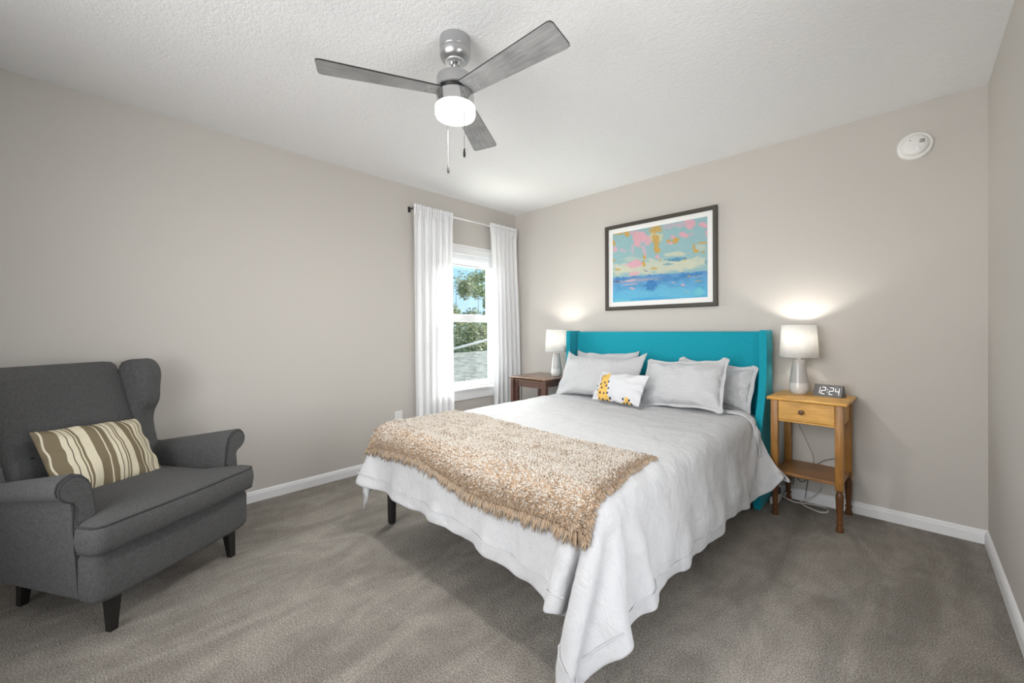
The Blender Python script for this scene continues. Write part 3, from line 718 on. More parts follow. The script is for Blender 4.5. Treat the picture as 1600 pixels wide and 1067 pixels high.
# half-millimetre steps along each cloth row: first value, then differences; x rows, y rows, z rows
CL_STEPS = [
[1833,42,42,42,41,39,11,-46,-54,-56,-36,38,55,52,49,48,54,56,58,59,58,59,58,58,59,58,59,58,59,58,59,58,58,59,58,58,58,59,59,58,59,58,58,59,58,58,59,58,59,58,58,58,59,58,58,59,58,59,53,37,24,31,50,-14,-28,39,51,54,48,-31,-37,-21,-9,18,24,25,20],
[1793,42,42,42,42,41,38,-17,-54,-54,-44,24,57,54,46,49,54,57,58,58,59,58,59,58,58,59,58,59,58,59,58,59,58,58,59,58,59,58,58,59,58,59,58,59,58,58,59,58,58,59,58,58,59,58,58,59,58,57,57,38,24,36,46,-21,-16,50,49,55,14,-35,-35,-7,21,26,30,27,-27],
[1756,39,42,42,42,42,42,27,-42,-55,-48,7,58,57,43,49,55,57,58,59,58,59,58,59,58,59,58,58,59,58,59,58,59,58,59,58,58,59,58,59,58,59,58,58,59,58,59,58,58,59,58,58,59,58,58,59,58,59,56,40,25,41,41,-25,-2,53,53,44,-24,-38,-7,22,29,33,29,-34,3],
[1734,27,37,41,42,43,42,43,1,-53,-53,-7,58,52,44,50,57,57,58,58,59,58,59,58,59,58,59,58,59,58,58,59,58,59,58,59,58,59,58,58,59,58,59,58,59,58,58,59,58,59,58,58,59,58,59,58,58,59,56,42,28,44,35,-25,15,55,53,0,-36,-6,22,32,34,28,-37,-4,23],
[1731,12,22,36,41,43,42,43,36,-28,-54,-22,54,50,45,51,56,58,58,59,58,59,58,59,58,59,58,59,58,59,58,59,58,59,58,58,59,58,59,58,59,58,59,58,59,58,58,59,58,59,58,58,59,58,59,58,59,58,57,42,31,49,29,-21,27,54,29,-31,-2,22,34,35,25,-36,-12,25,26],
[1744,7,6,14,33,42,42,43,42,21,-50,-34,45,49,47,51,57,59,58,59,58,58,59,58,59,58,59,58,59,58,59,58,59,58,59,58,59,58,59,58,59,58,59,58,58,59,58,59,58,59,58,59,58,58,59,58,59,58,57,40,38,53,21,-14,38,48,-19,4,24,35,33,24,-36,-16,25,28,21],
[1749,13,9,0,8,29,42,42,43,41,-7,-48,32,51,45,54,58,58,59,58,59,58,58,59,58,59,58,59,58,59,58,59,58,59,58,59,58,59,58,59,58,59,58,59,58,59,58,59,58,59,58,59,58,58,59,58,59,58,58,43,40,55,14,-4,49,4,11,22,36,31,24,-35,-19,26,30,25,19],
[1715,31,23,13,-5,7,28,42,42,42,36,-36,12,52,46,56,59,58,58,59,58,59,58,59,58,58,59,58,59,58,59,58,59,59,58,59,58,59,58,59,58,59,58,59,58,59,58,59,58,59,58,59,58,59,58,58,59,58,58,47,42,56,2,17,49,2,21,36,27,24,-34,-18,28,31,27,23,21],
[1667,31,32,32,23,5,0,26,42,43,34,30,-19,55,47,58,58,58,59,58,59,58,59,58,58,59,59,58,59,58,59,58,59,58,59,58,59,58,59,58,59,59,58,59,58,59,58,59,58,59,58,59,58,59,58,59,58,58,59,40,57,55,-1,38,24,23,36,22,26,-33,-17,31,32,26,28,25,25],
[1619,34,30,33,33,32,14,-2,30,40,32,39,6,58,51,58,59,58,58,58,59,58,59,59,58,58,59,58,59,59,58,59,58,59,58,59,59,58,59,58,59,58,59,59,58,59,58,59,58,59,58,59,58,59,58,59,58,59,58,47,58,52,8,50,23,33,16,29,-30,-15,34,34,27,30,28,28,27],
[1578,29,30,33,33,39,19,26,11,32,43,26,37,58,57,58,58,58,58,59,58,58,59,59,58,59,58,59,58,59,59,58,59,58,59,59,58,59,58,59,59,58,59,58,59,59,58,59,58,59,59,58,59,58,59,58,58,59,57,55,57,52,28,47,29,12,32,-28,-9,31,33,35,29,29,29,26,23],
[1605,23,34,6,16,19,25,25,25,28,35,42,49,58,59,59,58,59,59,58,59,59,58,59,58,59,59,58,59,58,59,59,58,59,59,58,59,58,59,59,58,59,59,58,59,59,58,59,59,58,59,59,58,59,58,59,58,59,57,58,58,55,45,42,11,34,-21,-4,29,32,32,20,29,22,16,7,3],
[1655,18,16,19,17,23,21,26,25,19,9,32,49,59,60,60,59,59,59,59,58,59,59,58,59,59,58,59,58,59,59,58,59,58,59,59,58,59,59,58,59,59,58,59,59,59,58,59,59,58,59,59,59,59,58,59,59,59,59,58,59,60,54,27,31,-11,2,28,27,30,8,29,13,3,0,-4,8],
[1710,17,17,18,13,24,21,18,8,-2,8,31,49,58,60,59,59,59,59,59,59,58,59,59,58,59,59,58,59,59,58,59,59,58,59,59,58,59,59,58,59,59,58,59,59,59,58,59,59,58,59,59,59,59,59,59,60,59,59,60,61,64,56,36,12,1,20,23,20,12,14,1,-10,1,1,2,3],
[1759,16,17,16,17,11,6,4,0,-3,10,33,49,57,60,59,59,58,59,59,59,59,58,59,59,58,59,59,59,58,59,58,59,59,59,58,59,59,58,59,59,58,59,59,59,58,59,59,59,59,59,59,59,59,59,59,59,60,59,60,62,64,58,39,16,11,13,10,7,6,-2,1,18,3,6,-8,1],
[1766,10,18,18,12,7,7,4,3,-1,10,34,49,58,59,58,59,59,59,59,58,59,59,59,58,59,59,58,59,59,58,59,59,58,59,59,59,58,59,59,58,59,59,59,58,59,59,59,59,59,59,59,59,59,59,59,60,59,59,60,61,61,54,43,15,3,9,6,5,5,8,10,20,4,-2,1,5],
[1768,8,13,18,11,8,4,3,3,4,15,34,50,58,58,59,59,59,58,59,59,59,58,59,59,58,59,59,59,58,59,59,58,59,59,58,59,59,59,58,59,59,59,58,59,59,59,59,59,59,58,59,59,60,59,59,59,60,59,59,60,60,54,42,15,4,5,7,7,7,8,12,18,3,0,5,10],
[1770,6,18,7,8,6,8,6,5,7,15,35,50,58,58,59,59,58,59,59,59,58,59,59,58,59,59,58,59,59,59,58,59,59,58,59,59,58,59,59,59,58,59,59,59,59,59,58,59,59,59,59,59,59,59,59,60,59,59,59,59,59,54,40,20,12,13,10,8,7,5,4,5,11,13,16,14],
[1770,7,16,10,2,12,6,6,9,5,14,35,50,59,58,59,58,59,59,58,59,59,58,59,59,59,58,59,59,58,59,59,58,59,59,59,58,59,59,59,58,59,59,59,59,58,59,59,59,59,59,59,59,59,59,59,59,58,59,59,59,59,54,39,22,14,18,16,15,12,10,7,2,21,17,16,15],
[1771,6,16,9,8,9,7,9,3,5,15,35,51,58,59,59,58,59,58,59,59,58,59,59,58,59,59,58,59,59,59,58,59,59,58,59,59,59,58,59,59,59,58,59,59,59,59,59,58,59,59,59,59,59,59,59,58,59,59,58,59,59,54,39,21,6,12,18,18,19,18,17,16,12,10,1,25],
[1767,11,12,15,11,5,10,2,7,3,15,36,52,58,59,58,59,58,59,59,58,59,59,58,59,59,58,59,59,58,59,59,59,58,59,59,58,59,59,59,58,59,59,59,59,59,58,59,59,59,59,58,59,59,59,59,58,59,58,59,59,59,54,38,21,4,6,8,14,14,15,15,14,18,18,18,7],
[1772,6,14,10,12,6,6,4,7,6,16,37,52,58,58,59,58,59,59,59,58,59,58,59,59,58,59,59,58,59,59,58,59,59,58,59,59,59,58,59,59,59,58,59,59,59,59,59,58,59,59,58,59,59,59,58,59,59,58,59,58,59,54,38,21,7,1,7,2,13,11,11,12,12,16,16,20],
[1766,11,15,9,8,10,8,6,6,4,17,37,52,58,59,59,58,59,58,59,59,58,59,58,59,59,58,59,59,59,58,59,59,58,59,59,58,59,59,59,58,59,59,59,59,58,59,59,59,58,59,59,58,59,59,58,59,58,59,59,58,59,54,37,21,5,6,4,8,8,9,11,14,10,0,19,3],
[1770,8,13,12,10,8,6,6,5,4,19,37,53,58,59,58,59,58,59,59,58,59,58,59,59,58,59,59,58,59,59,58,59,59,58,59,59,59,58,59,59,59,58,59,59,58,59,59,59,59,58,59,59,58,59,58,59,58,59,59,58,59,54,37,20,6,6,9,5,7,9,14,11,4,1,1,10],
[1769,10,8,19,6,8,7,4,9,3,19,37,53,59,58,59,58,59,59,58,59,58,59,58,59,59,58,59,59,58,59,59,59,58,59,59,58,59,59,59,58,59,59,58,59,59,59,58,59,59,58,59,59,58,59,58,59,59,58,59,58,59,53,38,19,5,6,8,6,8,9,10,15,1,9,-5,5],
[1769,10,12,14,12,5,9,4,3,5,20,37,53,59,59,58,59,59,58,59,58,59,58,59,59,58,59,58,59,59,59,58,59,59,58,59,59,58,59,59,58,60,58,59,58,59,59,59,58,59,59,58,59,58,59,58,59,58,59,59,58,59,53,37,19,7,4,8,8,7,15,5,12,7,-2,3,-2],
[1768,12,15,6,12,10,5,6,3,7,20,37,54,59,58,59,58,59,59,58,59,58,59,59,58,59,58,59,59,58,59,59,59,58,59,59,58,59,59,58,59,59,58,59,59,58,59,59,58,59,59,58,59,59,58,59,58,59,58,59,58,59,53,37,17,7,6,6,9,8,8,15,9,5,0,0,1],
[1770,7,21,11,7,9,5,6,4,5,20,38,54,58,59,58,59,58,59,59,58,59,59,58,59,58,59,59,58,59,59,58,59,59,58,59,59,58,59,59,58,59,59,58,59,59,58,59,59,58,59,59,58,59,58,59,58,59,58,59,58,59,53,37,17,6,6,7,7,12,7,8,13,2,8,0,2],
[1764,16,12,11,12,10,5,6,4,6,19,40,53,59,58,59,59,58,59,58,59,58,59,59,58,59,58,59,59,58,59,59,58,59,59,58,59,59,58,59,59,58,59,59,58,59,59,58,59,59,58,59,58,59,58,59,58,59,58,59,58,59,52,38,16,6,6,7,8,8,10,9,15,2,3,8,-9],
[1766,16,12,13,10,7,5,7,4,6,20,40,54,58,59,59,58,59,58,59,58,59,59,58,59,58,59,59,58,59,59,58,59,58,59,59,58,59,59,59,58,59,58,59,58,59,59,58,59,59,58,59,58,59,58,59,59,58,59,58,59,58,52,37,16,5,7,6,9,8,10,9,13,3,-2,8,-2],
[1770,6,19,14,9,7,7,4,4,6,21,40,54,59,59,58,59,58,59,58,59,58,59,59,58,59,58,59,59,58,59,59,58,59,59,58,59,59,58,59,58,59,59,58,59,59,58,59,58,59,59,58,59,58,59,58,59,58,59,58,59,58,52,36,16,6,7,6,8,7,11,12,9,8,1,4,-7],
[1769,13,16,11,10,5,7,4,7,4,22,41,54,58,59,59,58,59,58,59,58,59,59,58,59,58,59,59,58,59,58,59,59,59,58,59,58,59,59,58,59,58,59,59,58,59,58,59,59,58,59,58,59,59,58,59,58,59,58,59,58,58,52,36,15,6,6,7,5,12,9,11,11,5,0,3,0],
[1769,13,18,9,5,14,3,7,5,3,22,42,54,59,59,58,59,58,59,58,59,59,58,59,58,59,59,58,59,58,59,59,58,59,58,59,59,58,59,58,59,59,58,59,59,58,59,58,59,59,58,59,58,59,58,59,58,59,58,59,59,58,51,35,15,6,6,7,8,8,11,10,11,2,4,-1,1],
[1769,13,15,12,10,5,10,3,2,8,22,42,55,58,59,59,58,59,58,59,58,59,59,58,59,58,59,59,58,59,58,59,58,59,59,59,58,59,58,59,58,59,59,58,59,58,59,59,58,59,58,59,59,58,59,58,59,58,59,58,59,58,51,35,14,8,3,9,8,6,11,11,11,5,1,-2,2],
[1768,16,16,6,15,6,5,4,8,3,23,42,55,59,58,59,58,59,58,59,59,59,58,59,58,59,58,59,59,58,59,58,59,59,58,59,59,58,59,58,59,58,59,59,58,59,59,58,59,58,59,58,59,58,59,58,59,58,59,58,59,58,51,34,14,5,8,8,3,14,7,10,12,5,0,0,4],
[1769,14,15,14,9,8,4,4,7,4,22,43,56,58,59,58,59,58,59,59,58,59,59,58,59,58,59,59,58,59,58,59,59,58,59,58,59,58,59,59,58,59,58,59,59,58,59,58,59,59,58,59,58,59,58,59,58,59,58,59,59,58,50,33,18,2,7,7,7,10,9,10,11,5,-1,5,-6],
[1769,16,16,7,12,7,6,6,4,5,22,45,55,59,58,59,58,59,59,58,59,58,59,59,58,59,58,59,59,58,59,58,59,58,59,59,58,59,58,59,59,58,59,59,58,59,58,59,58,59,58,59,58,59,58,59,58,59,59,58,59,59,49,33,13,7,5,8,6,10,9,12,11,2,2,-1,0],
[1771,14,15,12,9,12,0,4,5,6,24,44,55,59,59,58,59,59,58,59,58,59,58,59,59,58,59,58,59,59,58,59,58,59,58,59,59,58,59,59,58,59,58,59,58,59,59,58,59,58,59,58,59,58,59,58,59,58,59,59,58,59,49,33,13,6,6,9,6,8,10,12,10,1,4,0,-2],
[1771,14,15,12,10,7,4,4,7,5,23,45,56,59,59,58,59,58,59,58,59,58,59,59,58,59,58,59,58,59,58,59,59,58,59,58,59,59,58,59,58,59,59,58,59,58,59,59,58,59,58,59,58,59,58,59,58,59,58,59,59,57,50,33,13,6,6,3,11,9,10,9,13,2,-3,3,3],
[1770,16,15,12,9,7,4,12,-2,6,25,45,56,59,58,59,58,59,58,59,58,59,58,59,59,58,58,60,58,59,58,59,58,59,58,59,58,59,59,58,59,58,59,59,58,59,58,59,58,59,58,59,58,59,59,58,59,58,59,58,59,58,49,32,13,6,6,7,7,8,12,8,12,4,0,4,-7],
[1770,17,15,13,8,5,6,3,5,8,25,45,56,59,59,58,59,58,59,58,59,58,59,59,58,59,58,59,58,59,58,59,58,59,59,58,59,58,59,58,59,59,58,59,59,58,59,58,59,58,59,58,59,58,59,58,59,58,59,58,59,58,49,31,13,6,7,3,11,8,10,12,9,1,3,-1,2],
[1770,17,16,11,8,7,7,5,2,8,25,45,57,59,58,59,58,59,58,59,58,59,58,59,59,58,59,58,59,58,59,58,59,58,59,59,58,59,58,59,59,58,59,58,59,58,59,58,59,59,58,59,58,59,58,59,58,59,58,59,59,57,49,30,13,6,5,8,8,13,4,12,10,2,1,1,0],
[1771,16,18,8,14,-2,8,7,3,8,26,46,56,59,59,58,59,58,58,59,59,58,59,59,58,59,58,59,58,59,58,59,58,59,59,58,59,58,59,58,59,59,58,59,58,59,58,59,58,59,58,59,58,59,59,58,59,58,59,58,59,57,49,30,11,7,6,7,8,7,11,12,10,0,2,3,-1],
[1771,18,14,12,10,5,6,4,3,7,28,46,57,59,58,59,58,59,58,59,58,59,59,58,59,58,59,58,59,58,59,58,59,58,59,59,58,59,58,59,58,59,59,58,59,58,59,58,59,58,59,58,59,58,59,58,59,58,59,58,59,57,49,30,10,11,1,8,8,9,11,11,9,5,-2,-1,2],
[1772,17,10,18,8,4,10,-3,8,7,28,46,57,59,58,59,59,58,59,58,59,58,59,59,58,59,58,59,58,59,58,59,58,59,59,58,59,58,59,58,59,58,59,58,59,59,58,59,58,59,58,59,58,59,58,59,58,59,58,59,59,57,48,29,12,3,8,7,8,10,8,10,13,-2,6,-3,2],
[1772,17,15,12,7,8,0,7,5,8,29,46,58,58,59,59,58,59,58,59,58,59,58,59,59,58,59,58,59,58,59,58,59,58,59,58,59,59,58,59,58,59,58,59,58,59,58,59,58,59,59,58,59,58,59,58,59,58,59,58,59,57,48,28,10,7,6,7,9,8,11,12,9,2,2,-2,2],
[1772,18,12,18,4,6,4,4,5,9,28,48,57,59,59,58,59,58,59,58,59,58,59,58,59,58,59,58,59,59,58,59,58,59,58,59,58,59,59,58,59,58,59,58,59,58,59,58,59,59,58,59,58,59,58,59,58,59,58,59,59,57,46,29,9,6,6,7,10,7,11,12,9,3,2,-3,3],
[1773,16,15,13,7,8,1,9,1,9,30,47,58,59,58,59,58,59,58,59,58,59,58,59,58,59,58,59,58,59,59,58,59,58,59,58,59,58,59,58,59,58,59,59,58,59,58,59,58,59,59,58,59,58,59,58,58,59,59,58,59,57,46,29,9,4,8,10,4,11,10,10,11,2,2,-1,2],
[1774,16,16,11,5,9,4,4,4,10,30,48,57,59,59,58,59,58,59,58,59,58,59,58,59,58,59,58,59,59,58,59,58,59,58,59,58,59,58,59,58,59,58,59,59,58,59,58,59,58,59,58,59,58,59,58,59,59,58,59,58,58,45,28,8,8,6,6,9,8,11,12,9,2,1,1,1],
[1774,17,15,12,6,7,5,3,3,12,30,48,58,58,59,59,58,59,58,59,58,59,58,59,58,59,58,59,58,59,59,58,59,58,59,58,59,58,59,58,59,58,59,59,58,59,58,59,58,59,58,59,58,59,58,59,58,59,58,59,59,57,45,27,8,7,6,6,7,13,9,13,8,3,0,1,2],
[1774,17,14,17,2,6,4,5,4,12,30,49,57,59,59,58,59,58,59,58,59,58,59,58,59,58,59,58,59,59,58,59,58,59,58,59,58,59,58,59,58,59,58,59,59,58,59,58,59,58,59,58,59,58,59,58,59,58,59,58,59,57,46,26,8,5,7,7,9,8,11,11,10,2,4,-2,2],
[1774,18,19,4,9,6,5,4,3,13,32,48,58,59,58,58,59,59,58,59,58,59,58,59,58,59,58,59,59,58,59,58,59,58,59,58,59,58,59,58,59,58,59,58,59,59,58,59,58,59,58,59,58,59,58,59,58,59,58,59,59,56,45,26,7,7,6,10,5,10,13,9,10,-1,3,3,1],
[1775,18,15,9,8,6,5,3,3,13,33,49,57,59,59,58,59,58,59,58,59,58,59,58,59,58,59,58,59,59,58,58,59,58,59,59,58,59,58,59,58,59,58,59,58,59,58,59,59,58,59,58,59,58,59,58,59,58,59,58,59,57,45,24,7,7,6,6,9,9,12,7,16,3,-1,1,1],
[1775,18,15,10,7,6,4,4,3,13,33,50,58,58,59,59,58,59,58,59,58,59,58,59,58,59,58,59,58,59,58,59,59,58,59,58,59,58,59,58,59,58,59,59,58,58,59,59,58,59,58,59,58,59,58,59,58,59,58,59,59,56,45,24,6,5,8,7,7,12,10,11,13,-3,4,2,1],
[1776,18,14,12,4,7,5,2,5,13,33,50,58,59,59,58,59,58,59,58,59,58,59,58,59,59,58,58,59,58,59,59,58,59,58,59,58,59,58,59,58,59,58,59,58,59,58,59,58,59,59,58,59,58,59,58,59,58,59,58,59,56,44,24,6,5,8,6,10,9,12,12,8,4,-1,4,1],
[1776,20,12,12,5,5,7,0,5,15,34,50,58,58,59,59,58,59,58,59,58,59,58,59,58,59,58,59,58,59,59,58,59,58,59,58,59,58,59,58,59,58,59,58,59,58,59,58,59,59,58,59,58,59,58,59,58,59,58,59,59,55,44,24,5,6,4,9,8,9,12,11,12,2,2,0,5],
[1776,21,12,12,5,7,3,4,3,14,35,50,58,59,59,58,59,58,59,58,59,58,59,58,59,58,59,58,59,59,58,59,58,59,58,59,58,59,58,59,58,59,58,58,59,59,59,58,58,59,58,59,59,58,59,58,59,58,59,58,59,55,44,24,4,6,8,5,10,6,14,14,10,4,-2,2,4],
[1777,23,8,12,6,6,4,4,4,13,36,51,58,59,58,59,58,59,58,59,58,59,59,58,58,59,58,59,59,58,59,58,59,58,59,58,59,58,59,58,59,58,59,58,59,58,59,58,59,58,59,58,59,59,58,58,59,59,58,59,59,55,43,23,5,5,6,9,7,6,13,11,15,4,-1,2,4],
[1778,20,12,10,7,3,7,3,4,14,36,51,59,58,59,58,59,58,59,58,59,58,59,58,59,58,59,58,59,59,58,59,58,59,58,59,58,59,58,59,58,59,58,59,58,59,58,59,58,59,58,59,59,58,58,59,58,59,58,59,59,55,43,22,5,2,8,5,8,11,12,16,10,2,1,2,5],
[1778,20,13,8,9,4,5,3,4,15,36,52,58,59,58,59,58,59,58,59,58,59,58,59,58,59,58,59,58,59,58,59,59,58,59,58,59,58,59,58,59,58,59,58,59,58,59,58,59,58,59,58,59,59,58,59,58,58,59,58,59,55,42,22,5,4,7,5,6,10,11,18,8,6,0,4,3],
[1779,20,14,7,6,6,5,3,4,16,36,52,58,59,59,58,59,58,59,59,58,59,58,58,59,58,59,58,59,58,59,59,58,59,58,59,58,59,58,58,59,59,58,59,58,59,58,59,58,59,58,59,58,59,58,59,58,59,58,59,59,54,41,23,2,7,-2,11,4,6,16,20,15,-5,5,4,5],
[1779,21,10,12,5,6,3,4,4,17,36,53,58,59,58,59,58,59,59,58,59,58,58,59,59,58,58,59,59,58,59,58,59,58,59,58,59,58,59,58,59,58,59,58,59,58,59,58,59,58,59,58,59,59,58,58,59,58,59,58,59,54,42,22,4,3,5,3,5,6,20,15,19,-1,2,0,8],
[1780,20,8,12,8,3,6,4,3,18,36,53,59,58,59,58,59,58,59,58,59,59,58,59,58,58,59,59,58,59,58,59,58,58,59,59,58,59,58,59,58,59,58,59,58,59,58,59,58,59,58,59,58,59,58,59,58,58,59,58,60,54,40,21,5,0,5,6,3,9,14,20,18,4,-3,0,13],
[1780,19,13,8,10,2,5,4,2,20,36,54,58,59,58,59,58,59,59,58,59,58,58,59,59,58,59,58,59,58,59,58,59,58,59,58,59,58,59,58,59,58,59,58,59,58,59,58,59,58,59,58,59,58,59,58,58,59,59,58,59,54,40,21,3,6,1,4,2,10,10,25,20,3,-6,3,16],
[1779,20,12,10,3,8,5,4,3,19,38,53,59,58,59,58,59,59,58,58,59,59,58,59,58,59,58,59,58,59,58,59,58,59,58,59,58,59,58,59,58,59,58,59,58,59,58,59,58,59,58,59,58,58,59,58,59,59,58,59,58,54,39,22,2,1,1,6,2,16,8,24,23,-1,-8,8,20],
[1782,17,13,9,7,4,6,3,4,19,38,54,58,59,58,59,59,58,59,58,59,58,59,58,59,58,59,58,59,58,59,58,59,58,59,58,59,58,59,58,59,58,59,58,59,58,59,58,59,58,59,58,58,59,58,59,58,59,58,59,59,53,39,20,7,-3,2,2,11,1,25,18,24,-12,0,14,21],
[1782,18,12,11,5,4,5,3,6,19,39,53,59,58,59,59,58,59,58,59,58,59,58,59,58,59,58,59,58,59,58,59,58,59,58,59,58,59,58,59,58,59,58,59,58,59,58,59,58,59,58,58,59,58,59,58,59,58,59,58,59,54,37,21,0,2,11,0,-2,14,24,32,-8,0,4,22,23],
[1780,21,13,8,7,5,2,5,4,21,39,54,59,58,59,58,59,58,59,58,59,58,59,58,59,58,59,58,59,58,59,58,59,58,59,58,59,58,59,58,59,58,59,58,59,58,59,58,59,58,59,58,59,58,58,59,58,59,58,59,58,54,37,21,5,8,-5,-3,5,26,33,13,-6,-6,16,26,24],
[1784,18,9,13,3,9,3,2,4,22,40,54,59,58,59,58,58,59,59,58,59,58,58,59,59,58,59,58,58,59,58,59,58,59,58,59,58,59,58,59,58,59,58,59,58,59,58,59,58,59,58,58,59,58,59,58,59,58,59,58,58,54,36,21,13,-6,-6,2,33,19,26,-12,-2,13,25,27,33],
[1784,18,13,8,6,6,3,4,4,22,41,53,59,59,58,59,58,59,58,59,58,59,58,59,58,59,58,59,58,58,59,59,58,59,58,58,59,58,59,58,59,58,59,58,59,58,59,58,59,58,59,58,58,59,58,59,58,59,58,59,58,53,37,25,-8,-1,0,33,33,13,-12,-2,14,26,29,35,39],
[1785,14,16,12,5,0,8,2,4,22,42,54,59,58,59,58,59,59,58,59,58,58,59,58,59,58,59,58,59,58,58,59,58,59,59,58,58,59,58,59,58,59,58,59,58,59,58,58,59,58,59,58,59,58,59,58,59,58,59,58,58,53,42,10,13,-12,39,25,4,-11,2,19,27,31,34,40,39],
[1783,20,12,9,7,5,3,4,3,23,42,55,59,58,59,58,59,58,59,58,59,58,58,59,58,59,58,59,58,59,58,59,58,59,58,58,59,58,59,58,59,58,59,58,59,58,58,59,58,59,58,59,58,59,58,59,58,59,58,59,59,52,44,23,-14,40,16,-2,-8,10,22,28,32,34,39,39,35],
[1787,17,14,6,6,1,8,5,3,23,43,55,59,58,58,59,58,59,58,59,58,59,58,59,58,59,58,58,59,58,59,58,59,58,58,59,58,59,58,59,58,59,58,58,59,58,59,58,59,58,59,58,59,58,59,58,59,58,59,59,59,54,34,9,47,2,-8,5,20,24,28,32,34,38,38,28,38],
[1789,19,5,9,9,6,4,3,3,24,43,55,60,58,59,58,58,59,58,59,58,59,58,58,59,58,59,58,58,59,58,59,58,59,58,58,59,58,59,58,59,58,58,59,58,59,58,59,58,58,59,58,59,58,59,59,58,59,59,59,59,49,37,32,-2,9,19,24,25,29,30,34,37,38,35,30,28],
[1790,22,9,9,6,2,3,3,4,24,43,56,59,59,58,59,58,59,58,58,59,58,59,58,58,59,58,59,58,58,59,58,59,58,58,59,58,59,58,58,59,58,59,58,58,59,58,59,58,58,59,58,59,58,58,60,59,59,59,60,58,48,27,38,24,22,22,24,26,26,34,35,39,36,32,25,24],
[-4467,12,-6,6,1,-10,-34,-19,3,10,-34,-40,19,26,30,31,23,15,2,4,0,-3,1,0,-1,-2,-2,3,1,-2,4,-1,0,-1,-3,-6,10,-6,4,-2,0,1,1,2,-3,3,-3,3,-1,-7,4,3,-6,2,2,1,-4,-3,-25,-44,-52,-49,23,52,47,35,13,11,-26,-38,-33,-45,-49,-41,-35,-26,-19],
[-4456,-1,6,-3,10,3,-12,-36,-3,9,-25,-48,14,22,34,31,21,14,6,-2,-1,0,0,-1,-1,1,-1,0,-1,0,-1,0,-3,2,-4,3,-3,3,-4,3,-4,1,2,0,0,-1,0,-2,3,-5,2,-4,1,0,5,-1,2,-14,-11,-43,-53,-45,30,49,52,16,20,-9,-50,-35,-34,-50,-41,-34,-24,-11,16],
[-4438,-10,-1,3,10,8,2,-23,-23,9,-17,-51,12,12,38,30,19,11,4,3,-2,3,-1,-2,1,-5,2,-3,3,0,0,-2,3,-2,-2,-5,4,-3,2,-2,1,2,-4,-2,2,0,-2,2,-4,-1,5,-6,5,-5,0,-2,1,0,-16,-42,-51,-42,35,49,53,11,0,-32,-44,-32,-50,-42,-32,-18,-4,7,24],
[-4398,-26,-13,-3,6,5,8,12,-36,-5,-4,-50,-9,26,36,29,11,16,3,1,1,-5,5,-2,0,-1,3,-6,2,0,1,0,-2,-1,0,-2,0,0,-1,-1,1,-1,-1,0,1,-2,-2,2,-2,-1,-4,7,-5,-2,4,-5,2,-1,-16,-39,-51,-38,41,49,49,-9,-1,-52,-33,-51,-42,-30,-12,2,1,21,18],
[-4350,-31,-28,-16,-2,8,16,14,-12,-33,3,-45,-22,29,35,28,14,8,3,-1,1,-6,4,2,-2,0,1,-3,2,5,-9,3,-4,4,1,-6,4,-3,-2,2,0,0,-2,2,-3,0,-5,4,0,-3,2,-1,-1,-2,3,-2,4,-5,-14,-40,-49,-32,45,50,43,-2,-47,-39,-53,-43,-27,-7,5,-1,19,14,15],
[-4302,-30,-31,-30,-19,2,16,17,7,-30,-10,-36,-35,30,34,26,12,1,4,2,-4,1,0,-1,0,0,0,2,-4,2,-4,7,-5,0,1,-1,-1,0,1,-1,-1,-1,1,-1,0,-2,3,-1,-3,1,-1,-1,-1,2,-4,5,-6,3,-13,-42,-43,-26,48,51,34,-27,-49,-53,-44,-26,-3,8,-1,15,12,11,19],
[-4254,-30,-31,-30,-30,-21,6,21,13,-2,-40,-18,-45,28,35,22,8,4,-4,-1,4,0,-5,1,1,-1,0,-1,-1,1,-2,0,1,-1,0,0,2,-3,1,-1,1,-1,0,-2,1,0,-1,0,-1,0,-1,-3,3,-1,0,-1,3,-1,-9,-39,-42,-21,51,52,17,-54,-53,-45,-27,3,9,-1,13,9,7,14,21],
[-4223,-17,-26,-30,-30,-30,-23,15,21,-1,-14,-31,-50,26,34,16,4,-2,-3,4,-2,-4,0,5,2,-5,-3,2,0,-1,2,-1,-1,0,0,0,-1,1,-2,-2,4,3,-3,-1,-1,-1,1,0,-4,4,-3,2,-2,0,-1,0,3,0,-5,-35,-40,-16,53,48,-21,-55,-47,-29,8,9,-1,12,6,3,11,16,19],
[-4224,-16,0,-13,-25,-30,-29,-22,24,11,-18,-27,-45,19,32,9,-7,3,-2,3,-1,-5,4,-4,3,-1,2,-1,-2,1,0,1,-1,1,-1,-1,1,0,-1,1,0,-3,1,1,0,0,1,-2,3,-3,-1,-2,0,2,-2,1,-2,4,-1,-42,-14,-20,52,34,-49,-49,-31,11,9,0,13,1,-1,11,9,14,13],
[-4222,-3,-16,-4,-2,-13,-29,-29,-18,29,-25,-9,-39,5,24,-3,0,0,0,0,-2,0,-1,0,4,-5,3,-1,0,-1,1,0,0,0,-2,1,0,0,0,0,0,0,0,0,0,0,0,-1,0,1,-2,1,-1,-3,4,-3,1,-2,6,-34,-1,-24,51,4,-50,-38,14,7,2,13,-5,-5,9,5,10,9,11],
[-4198,-15,-16,-6,-4,8,-22,-16,-28,-14,16,-28,-17,7,-4,5,1,-1,-1,-1,-1,0,-1,-1,-1,-1,-1,0,-1,-1,-1,-1,1,-1,-1,0,-1,-1,0,-1,0,-1,0,-1,0,-1,-1,0,-1,0,-1,-1,0,-1,-1,1,-1,-3,7,-20,7,-25,38,-12,-45,14,5,4,14,-2,-4,-6,6,6,8,11,16],
